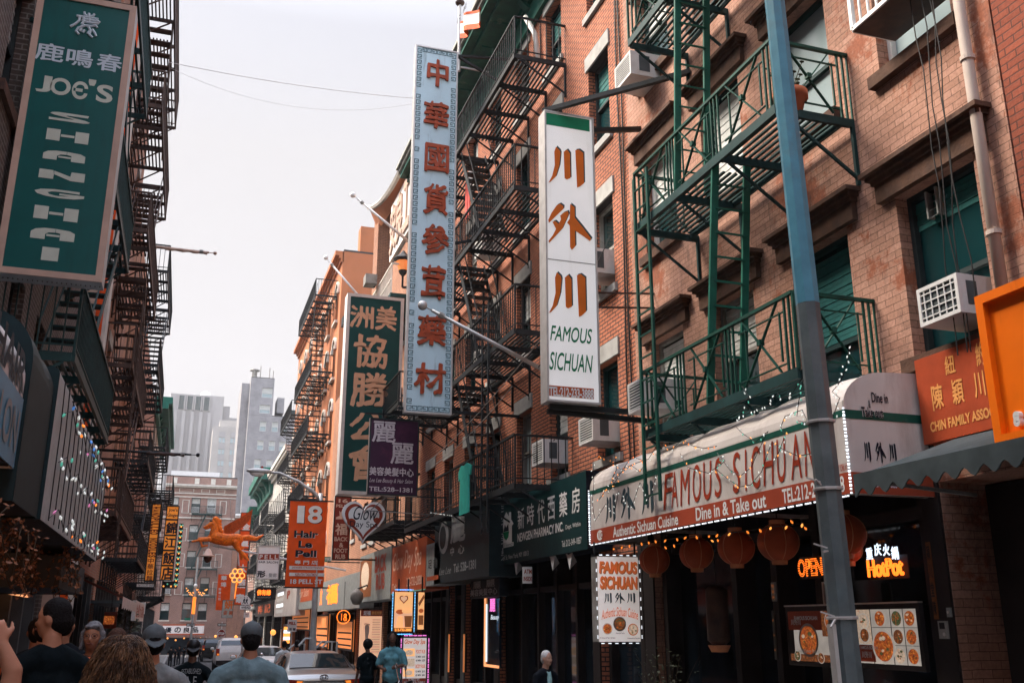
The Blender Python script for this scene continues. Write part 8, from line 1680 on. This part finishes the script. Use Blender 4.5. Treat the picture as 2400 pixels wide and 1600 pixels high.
# ================================================================ VEHICLES
def car(label, X, Y, rot, paint, st, glass, name='parked_car', sedan=True, detail=True, group=None):
    """local: x right, y forward from the rear bumper; st rows: y, zbottom, half width, z belt, half width of the roof, z top"""
    t = thing(name, label, 'car', (0, 0, 0), group)
    def prof(r):
        y, zb_, hw, zl, hr, zt = r; L = [(0, zb_), (hw * .86, zb_), (hw * .985, zb_ + .12), (hw, (zb_ + zl) / 2 + .05), (hw * .985, zl - .1), (hw * .955, zl), (hr + (hw * .955 - hr) * .12, zl + (zt - zl) * .86), (hr * .86, zt - .012), (hr * .45, zt), (0, zt + .006)]
        return [(x, y, z) for x, z in L]
    rows = []
    for a, b in zip(st[:-1], st[1:]):
        for k in range(4): f = k / 4; rows.append(tuple(p + (q - p) * f for p, q in zip(a, b)))
    rows.append(st[-1]); mb = MB(); n = 10; G = [prof(r) for r in rows]
    full = [[(-x, y, z) for x, y, z in g[::-1][:-1]] + g for g in G]; full = [[(x, y, z) for x, y, z in g] for g in G]
    ring = [g + [(-x, y, z) for x, y, z in g[-2:0:-1]] for g in G]; m_ = len(ring[0]); mb.add([p for r in ring for p in r], [(i * m_ + j, i * m_ + (j + 1) % m_, (i + 1) * m_ + (j + 1) % m_, (i + 1) * m_ + j) for i in range(len(ring) - 1) for j in range(m_)] + [tuple(range(m_))[::-1], tuple((len(ring) - 1) * m_ + j for j in range(m_))])
    me = mesh('body', mb.v, mb.f, paint); o = link('body', me, t); sm = o.modifiers.new('s', 'SUBSURF'); sm.levels = sm.render_levels = 1
    dg = bpy.context.evaluated_depsgraph_get(); nm = bpy.data.meshes.new_from_object(o.evaluated_get(dg)); o.modifiers.clear(); o.data = nm; nm.polygons.foreach_set('use_smooth', [True] * len(nm.polygons))
    def row(y):
        for a, b in zip(st[:-1], st[1:]):
            if a[0] <= y <= b[0]: f = (y - a[0]) / (b[0] - a[0]); return tuple(p + (q - p) * f for p, q in zip(a, b))
    def patch(nm_, y0, y1, kind, m, off=.012, sgn=1):
        mb = MB(); k = 8; vs = []
        for i in range(k + 1):
            r = row(y0 + (y1 - y0) * i / k); y, zb_, hw, zl, hr, zt = r
            for j in range(k + 1):
                f = j / k
                if kind == 'top': x = (f * 2 - 1) * hr * .93; vs.append((x, y - off * .5, zt + off - .012 * (f * 2 - 1) ** 4))
                else:
                    x = hw * .955 + (hr - hw * .955) * (.10 + .72 * f); vs.append((sgn * (x + off), y, zl + (zt - zl) * (.10 + .74 * f)))
        mb.add(vs, [(i * (k + 1) + j, i * (k + 1) + j + 1, (i + 1) * (k + 1) + j + 1, (i + 1) * (k + 1) + j) for i in range(k) for j in range(k)]); return mb.build(nm_, m, t, True)
    g = glass; patch('rear_window', g[0], g[1], 'top', 'car_glass', .018)
    patch('windscreen', g[2], g[3], 'top', 'car_glass', .018)
    for sg in (-1, 1):
        for y0, y1 in ((g[4], g[5]), (g[5] + .06, g[6])): patch('side_window', y0, y1, 'side', 'car_glass', .014, sg)
    hw = st[2][2]
    for sg in (-1, 1):
        for y in (st[0][0] + .95, st[-1][0] - .95):
            w_ = MB(); w_.lathe([(.20, -.1), (.31, -.1), (.335, -.06), (.335, .06), (.31, .1), (.2, .1)], (sg * (hw - .1), y, .335), 24, (1, 0, 0)); wo = w_.build('wheel', 'tyre', t, True)
            w_ = MB(); w_.lathe([(.03, .085), (.205, .10), (.215, .06), (.215, -.06), (.205, -.1), (.03, -.085)], (sg * (hw - .1), y, .335), 20, (1, 0, 0)); w_.build('rim', 'silver', wo)
        w_ = MB(); w_.ell((sg * (hw + .1), g[6] - .25, st[4][3] + .1), (.11, .06, .08), 12, 8); w_.bar((sg * (hw - .05), g[6] - .25, st[4][3] + .02), (sg * (hw + .08), g[6] - .25, st[4][3] + .07), .04); w_.build('wing_mirror', paint, t)
    y0 = st[0][0]; zl = st[2][3]
    pn = Panel((-hw, y0 - .0, 0), (1, 0, 0), (0, 0, 1), (0, -1, 0), 2 * hw, 1.0)
    if sedan:
        for sg in (-1, 1):
            l = [(sg * a + hw, b) for a, b in ((.42, .90), (.80, .93), (.86, .90), (.86, .74), (.76, .70), (.56, .72), (.5, .76))]
            mb = MB(); mb.prism(l if sg < 0 else l[::-1], pn.o, pn.u, pn.v, pn.n, -.16, .012); tl = mb.build('tail_light', 'tail_red', t)
            l2 = [(sg * a + hw, b) for a, b in ((.44, .885), (.56, .895), (.58, .78), (.53, .765))]; MB().prism(l2 if sg < 0 else l2[::-1], pn.o, pn.u, pn.v, pn.n, .013, .018).build('reversing_lamp', 'tail_amber', tl)
            l3 = [(sg * a + hw, b) for a, b in ((.60, .80), (.84, .82), (.84, .80), (.60, .78))]; MB().prism(l3 if sg < 0 else l3[::-1], pn.o, pn.u, pn.v, pn.n, .013, .018).build('chrome_line', 'chrome', tl)
        MB().box(-.42, .42, y0 - .006, y0 + .1, .865, .895).build('trunk_bar', 'chrome', t); MB().box(-.40, .40, y0 - .004, y0 + .1, .66, .864).build('plate_recess', 'fascia_grey', t)
        pl = MB().box(-.16, .16, y0 - .02, y0 - .006, .68, .84).build('number_plate', 'plate_orange', t); p2 = Panel((-.16, y0 - .021, .68), (1, 0, 0), (0, 0, 1), (0, -1, 0), .32, .16); p2.text('CR 1427', (.1, .75, .9, .3), 'navy', pl, px=False, lift=.003, off=.03); p2.frame(.012, 0, .004).build('plate_frame', 'black_sign', pl)
        em = MB()
        for rx, rz, cz in ((.085, .058, .955), (.03, .054, .955), (.062, .024, .975)): em.tube([(rx * cos(u), y0 + .02, cz + rz * sin(u)) for u in [q * pi / 10 for q in range(21)]], .009, 5)
        em.build('badge', 'chrome', t); MB().box(-.84, .84, y0 - .05, y0 + .12, .34, .58).build('bumper', paint, t)
        MB().lathe([(.05, 0), (.035, .03), (.0, .04)], (0, 1.75, 1.47), 10).build('aerial', paint, t)
    else:
        for sg in (-1, 1): MB().box(sg * (hw - .2), sg * (hw - .02), y0 - .015, y0 + .25, .85, 1.2).build('tail_light', 'tail_red', t); MB().box(sg * (hw - .19), sg * (hw - .08), y0 - .02, y0 - .014, .86, .95).build('indicator', 'tail_amber', t); MB().bar((sg * hw * .7, y0 + .7, st[5][5] + .06), (sg * hw * .7, y0 + 2.8, st[5][5] + .06), .05).build('roof_rail', 'silver', t)
        pl = MB().box(-.16, .16, y0 - .02, y0 - .006, .72, .86).build('number_plate', 'plate_orange', t); MB().box(-hw * .95, hw * .95, y0 - .06, y0 + .1, .36, .6).build('bumper', 'plastic_black', t)
    t.location = (X, Y, gz(Y) - .12); t.rotation_euler = (-SLOPE, 0, rot); return t
SED = [(0, .34, .80, .66, .70, .70), (.05, .27, .88, .88, .76, .94), (.14, .24, .905, .94, .78, 1.02), (.50, .22, .915, .96, .76, 1.07), (.78, .2, .915, .965, .72, 1.10), (1.5, .2, .915, .965, .60, 1.42), (2.1, .2, .915, .965, .60, 1.475), (2.8, .2, .915, .96, .60, 1.44), (3.55, .2, .91, .94, .70, 1.06), (4.3, .22, .87, .84, .68, .92), (4.72, .27, .76, .64, .56, .70), (4.8, .36, .62, .56, .42, .58)]
SUVS = [(0, .4, .84, .9, .74, 1.0), (.05, .34, .92, 1.06, .78, 1.15), (.12, .3, .93, 1.08, .74, 1.32), (.3, .28, .94, 1.08, .70, 1.62), (.8, .28, .94, 1.08, .68, 1.72), (2.0, .28, .94, 1.07, .68, 1.75), (2.9, .28, .94, 1.06, .66, 1.68), (3.5, .28, .93, 1.04, .72, 1.2), (4.3, .3, .9, .98, .7, 1.06), (4.7, .34, .8, .7, .6, .85), (4.78, .4, .7, .6, .5, .66)]
car('silver sedan parked at the right kerb, seen from behind with an orange number plate', 3.0, 21.6, .0, 'car_silver', SED, (.84, 1.46, 2.86, 3.5, 1.0, 2.0, 3.0))
GS = (.14, .29, 2.95, 3.45, .5, 1.9, 2.8)
car('black estate car with a silver roof rack waiting far down the road', .034 * 80, 80, 0, 'car_black', SUVS, GS, 'car', False)
car('dark car just behind the black estate car, showing one amber lamp', .022 * 92, 92, 0, 'car_black', SUVS, GS, 'car', False)
car('white car at the right kerb, half hidden by the man in the blue grey T-shirt', 3.0, 36, 0, 'car_white', SED, (.84, 1.46, 2.86, 3.5, 1.0, 2.0, 3.0))
car('white van like car further down the right kerb', 2.9, 56, 0, 'car_white', SUVS, GS, 'car', False)
def wheel(t, c, r, ax, rim='chrome', spokes=18, tw=.02, motor=False):
    c = V(c); ax = V(ax); a = ax.orthogonal().normalized(); b = ax.cross(a); mb = MB(); mb.tube([c + (a * cos(u) + b * sin(u)) * r for u in [k * pi / 16 for k in range(33)]], tw, 8); w_ = mb.build('wheel', 'tyre', t, True)
    mb = MB(); mb.tube([c + (a * cos(u) + b * sin(u)) * (r - tw * 1.1) for u in [k * pi / 16 for k in range(33)]], tw * .45, 6); mb.lathe([(.025, -.04), (.025, .04)], c, 8, ax)
    for k in range(spokes): u = k * 2 * pi / spokes; mb.bar(c + ax * .03 * (-1) ** k, c + (a * cos(u) + b * sin(u)) * (r - tw), .003 if not motor else .02)
    mb.build('spokes', rim, w_); return w_
# scooter in front of the spa board
sx_, sy_ = Q(995, 1580, Y=15.6).x, 15.6; gz0 = gz(sy_) - .12 if sx_ < KR else gz(sy_); t = thing('scooter', 'black motor scooter with chrome handlebars parked in front of the spa price board', 'scooter', (sx_, sy_, gz0))
S = lambda x, y, z: (sx_ + x, sy_ + y, gz0 + z)
wheel(t, S(-.62, 0, .26), .22, (0, 1, 0), 'silver', 5, .055, True); wheel(t, S(.62, 0, .26), .22, (0, 1, 0), 'silver', 5, .055, True)
mb = MB(); mb.cap(S(.15, 0, .55), S(.75, 0, .62), .16, .13, 12); mb.cap(S(-.38, 0, .95), S(-.52, 0, .45), .12, .14, 12); mb.cap(S(-.4, 0, .35), S(.3, 0, .33), .12, .14, 12); organic('body', mb, 'car_black', t, .02, 3)
mb = MB(); mb.cap(S(.02, 0, .78), S(.62, 0, .84), .11, .12, 12); organic('seat', mb, 'plastic_black', t, .02, 3)
mb = MB(); mb.tube([S(-.3, -.36, 1.12), S(-.36, -.2, 1.08), S(-.42, 0, 1.02), S(-.36, .2, 1.08), S(-.3, .36, 1.12)], .014, 8); mb.build('handlebar', 'chrome', t); mb = MB(); mb.cap(S(-.29, -.38, 1.12), S(-.33, -.28, 1.1), .02, .02, 8); mb.build('grip', 'plastic_black', t); mb = MB(); mb.cap(S(-.29, .38, 1.12), S(-.33, .28, 1.1), .02, .02, 8); mb.build('grip', 'plastic_black', t)
for e in (-.28, .28): mb = MB(); mb.tube([S(-.35, e, 1.1), S(-.38, e * 1.2, 1.28)], .008, 5); mb.ell(S(-.38, e * 1.2, 1.32), (.015, .07, .045), 10, 6); mb.build('mirror', 'chrome', t)
MB().ell(S(-.52, 0, .98), (.06, .09, .09), 12, 8).build('headlight', 'white_metal', t, True)
# bicycle chained in front of the restaurant
bx, by = Q(1415, 1560, Y=10.6).x, 10.6; g0 = gz(by); t = thing('bicycle', 'bicycle with a worn saddle and chrome handlebars chained in front of the restaurant', 'bicycle', (bx, by, g0)); B = lambda x, y, z: (bx + x * .35, by + y + x * .94, g0 + z)
axb = V((.94, -.35, 0)).normalized()
wheel(t, B(-.52, 0, .34), .33, axb); wheel(t, B(.52, 0, .34), .33, axb)
mb = MB()
for p, q in ((B(-.52, 0, .34), B(-.1, 0, .3)), (B(-.52, 0, .34), B(-.18, 0, .78)), (B(-.1, 0, .3), B(-.2, 0, .86)), (B(-.18, 0, .78), B(.34, 0, .84)), (B(-.1, 0, .3), B(.36, 0, .76)), (B(.33, 0, .95), B(.52, 0, .34))): mb.tube([p, q], .017, 8)
mb.build('frame', 'plastic_black', t); mb = MB(); mb.tube([B(.3, -.3, 1.06), B(.36, -.2, 1.04), B(.33, 0, 1.0), B(.36, .2, 1.04), B(.3, .3, 1.06)], .012, 8); mb.build('handlebar', 'chrome', t)
mb = MB(); mb.cap(B(-.34, 0, .9), B(-.08, 0, .92), .085, .04, 10); organic('saddle', mb, 'fascia_grey', t, .014, 3); mb = MB()
for i in range(22): c = V(B(.30 - .03 * i, 0, 1.0 - .012 * i - .15 * sin(pi * i / 21))); mb.lathe([(.012, -.006), (.018, 0), (.012, .006)], c, 6, (1, i % 2, .3))
mb.build('chain_lock', 'silver', t); mb = MB(); mb.lathe([(.09, -.01), (.09, .01)], B(-.1, 0, .3), 14, axb); mb.bar(B(-.1, .05, .3), B(-.02, .05, .16), .02); mb.build('crank', 'silver', t)
for k, (px, py, Y, lab) in enumerate(((638, 1575, 30, 'dark motorcycle parked between the road and the white shirted man'),)):
    c = Q(px, py, Y=Y); g0 = gz(Y) - .12; t = thing('motorcycle', lab, 'motorcycle', (c.x, Y, g0)); W = lambda x, y, z: (c.x + x, Y + y, g0 + z)
    wheel(t, W(0, -.7, .3), .28, (1, 0, 0), 'silver', 6, .06, True); wheel(t, W(0, .7, .3), .28, (1, 0, 0), 'silver', 6, .06, True); mb = MB(); mb.cap(W(0, -.5, .75), W(0, .0, .72), .14, .16, 10); mb.cap(W(0, 0, .8), W(0, .4, .9), .16, .14, 10); mb.cap(W(0, -.1, .45), W(0, .25, .45), .2, .2, 10); organic('body', mb, 'car_black', t, .025, 2)
    mb = MB(); mb.tube([W(-.36, .35, 1.08), W(0, .42, 1.02), W(.36, .35, 1.08)], .018, 6); mb.bar(W(0, .42, 1.0), W(0, .7, .3), .05); mb.build('handlebar', 'chrome', t); MB().box(c.x - .2, c.x + .2, Y - .9, Y - .62, g0 + .8, g0 + 1.05).build('top_case', 'plastic_black', t)
    for e in (-.3, .3): mb = MB(); mb.ell(W(e, .35, 1.28), (.07, .015, .05), 10, 6); mb.bar(W(e, .35, 1.08), W(e, .35, 1.25), .012); mb.build('mirror', 'chrome', t)
# scaffolding rods and a pot plant by the restaurant
t = thing('pot_plant', 'straggly pot plant in the dark restaurant entrance', 'plant', Q(1560, 1600, X=6.2)); c = V((6.1, Q(1560, 1500, X=6.1).y, gz(11))); kr = random.Random(8); MB().lathe([(.16, 0), (.22, .38), (.24, .38), (.24, .43), (.2, .43)], c, 16).build('pot', 'dark_wood', t, True); st_ = MB(); lf = MB()
for k in range(34):
    a = kr.random() * 6.3; L = kr.uniform(.45, 1.05); sp_ = kr.uniform(.1, .5); pts = [c + V((cos(a) * sp_ * f ** 1.4, sin(a) * sp_ * f ** 1.4, .4 + L * f)) for f in (0, .3, .6, .85, 1)]; st_.tube(pts, .004, 4)
    for f in range(14): q = pts[1 + f % 4] + V((kr.uniform(-.08, .08), kr.uniform(-.08, .08), kr.uniform(-.06, .06))); d = V((kr.uniform(-1, 1), kr.uniform(-1, 1), kr.uniform(-.7, .7))).normalized() * .05; e = d.orthogonal().normalized() * .012; lf.add([q, q + d * .5 + e, q + d, q + d * .5 - e], [(0, 1, 2, 3)])
st_.build('stem_foliage', 'stem', t); lf.build('leaves', 'leaf_dark', t)
for k, (px, py, qx, qy, Y, lab) in enumerate(((700, 1512, 716, 1495, 25.2, 'pale stair rail beside the silver car'), (741, 1517, 755, 1502, 25.6, 'first pale sloping rail behind the silver car roof'), (755, 1516, 767, 1503, 25.6, 'second pale sloping rail behind the silver car roof'), (676, 1520, 692, 1508, 28, 'pale sloping rail behind the white shirted man'))):
    t = tag(MB().tube([Q(px, py, Y=Y), Q(qx, qy, Y=Y + .1), Q(qx, qy, Y=Y + .1) + V((.25, 0, 0)), V((Q(qx, qy, Y=Y).x + .25, Y + .1, gz(Y)))], .025, 6).build('handrail', 'galvanised'), lab, 'handrail', 'stair rails behind the silver car')
# ================================================================ AIR
hz = MB().box(-150, 150, -60, 420, -6, 110).build('haze', 'wire'); hz['kind'] = 'stuff'
hm = bpy.data.materials.new('haze'); hm.use_nodes = True; n = hm.node_tree.nodes; n.clear()
out = n.new("ShaderNodeOutputMaterial"); pv = n.new("ShaderNodeVolumePrincipled"); pv.inputs["Color"].default_value = (.93, .95, 1, 1); pv.inputs["Density"].default_value = .00035; pv.inputs["Anisotropy"].default_value = .3
hm.node_tree.links.new(pv.outputs[0], out.inputs["Volume"]); hz.data.materials[0] = hm; hz.display_type = 'WIRE'
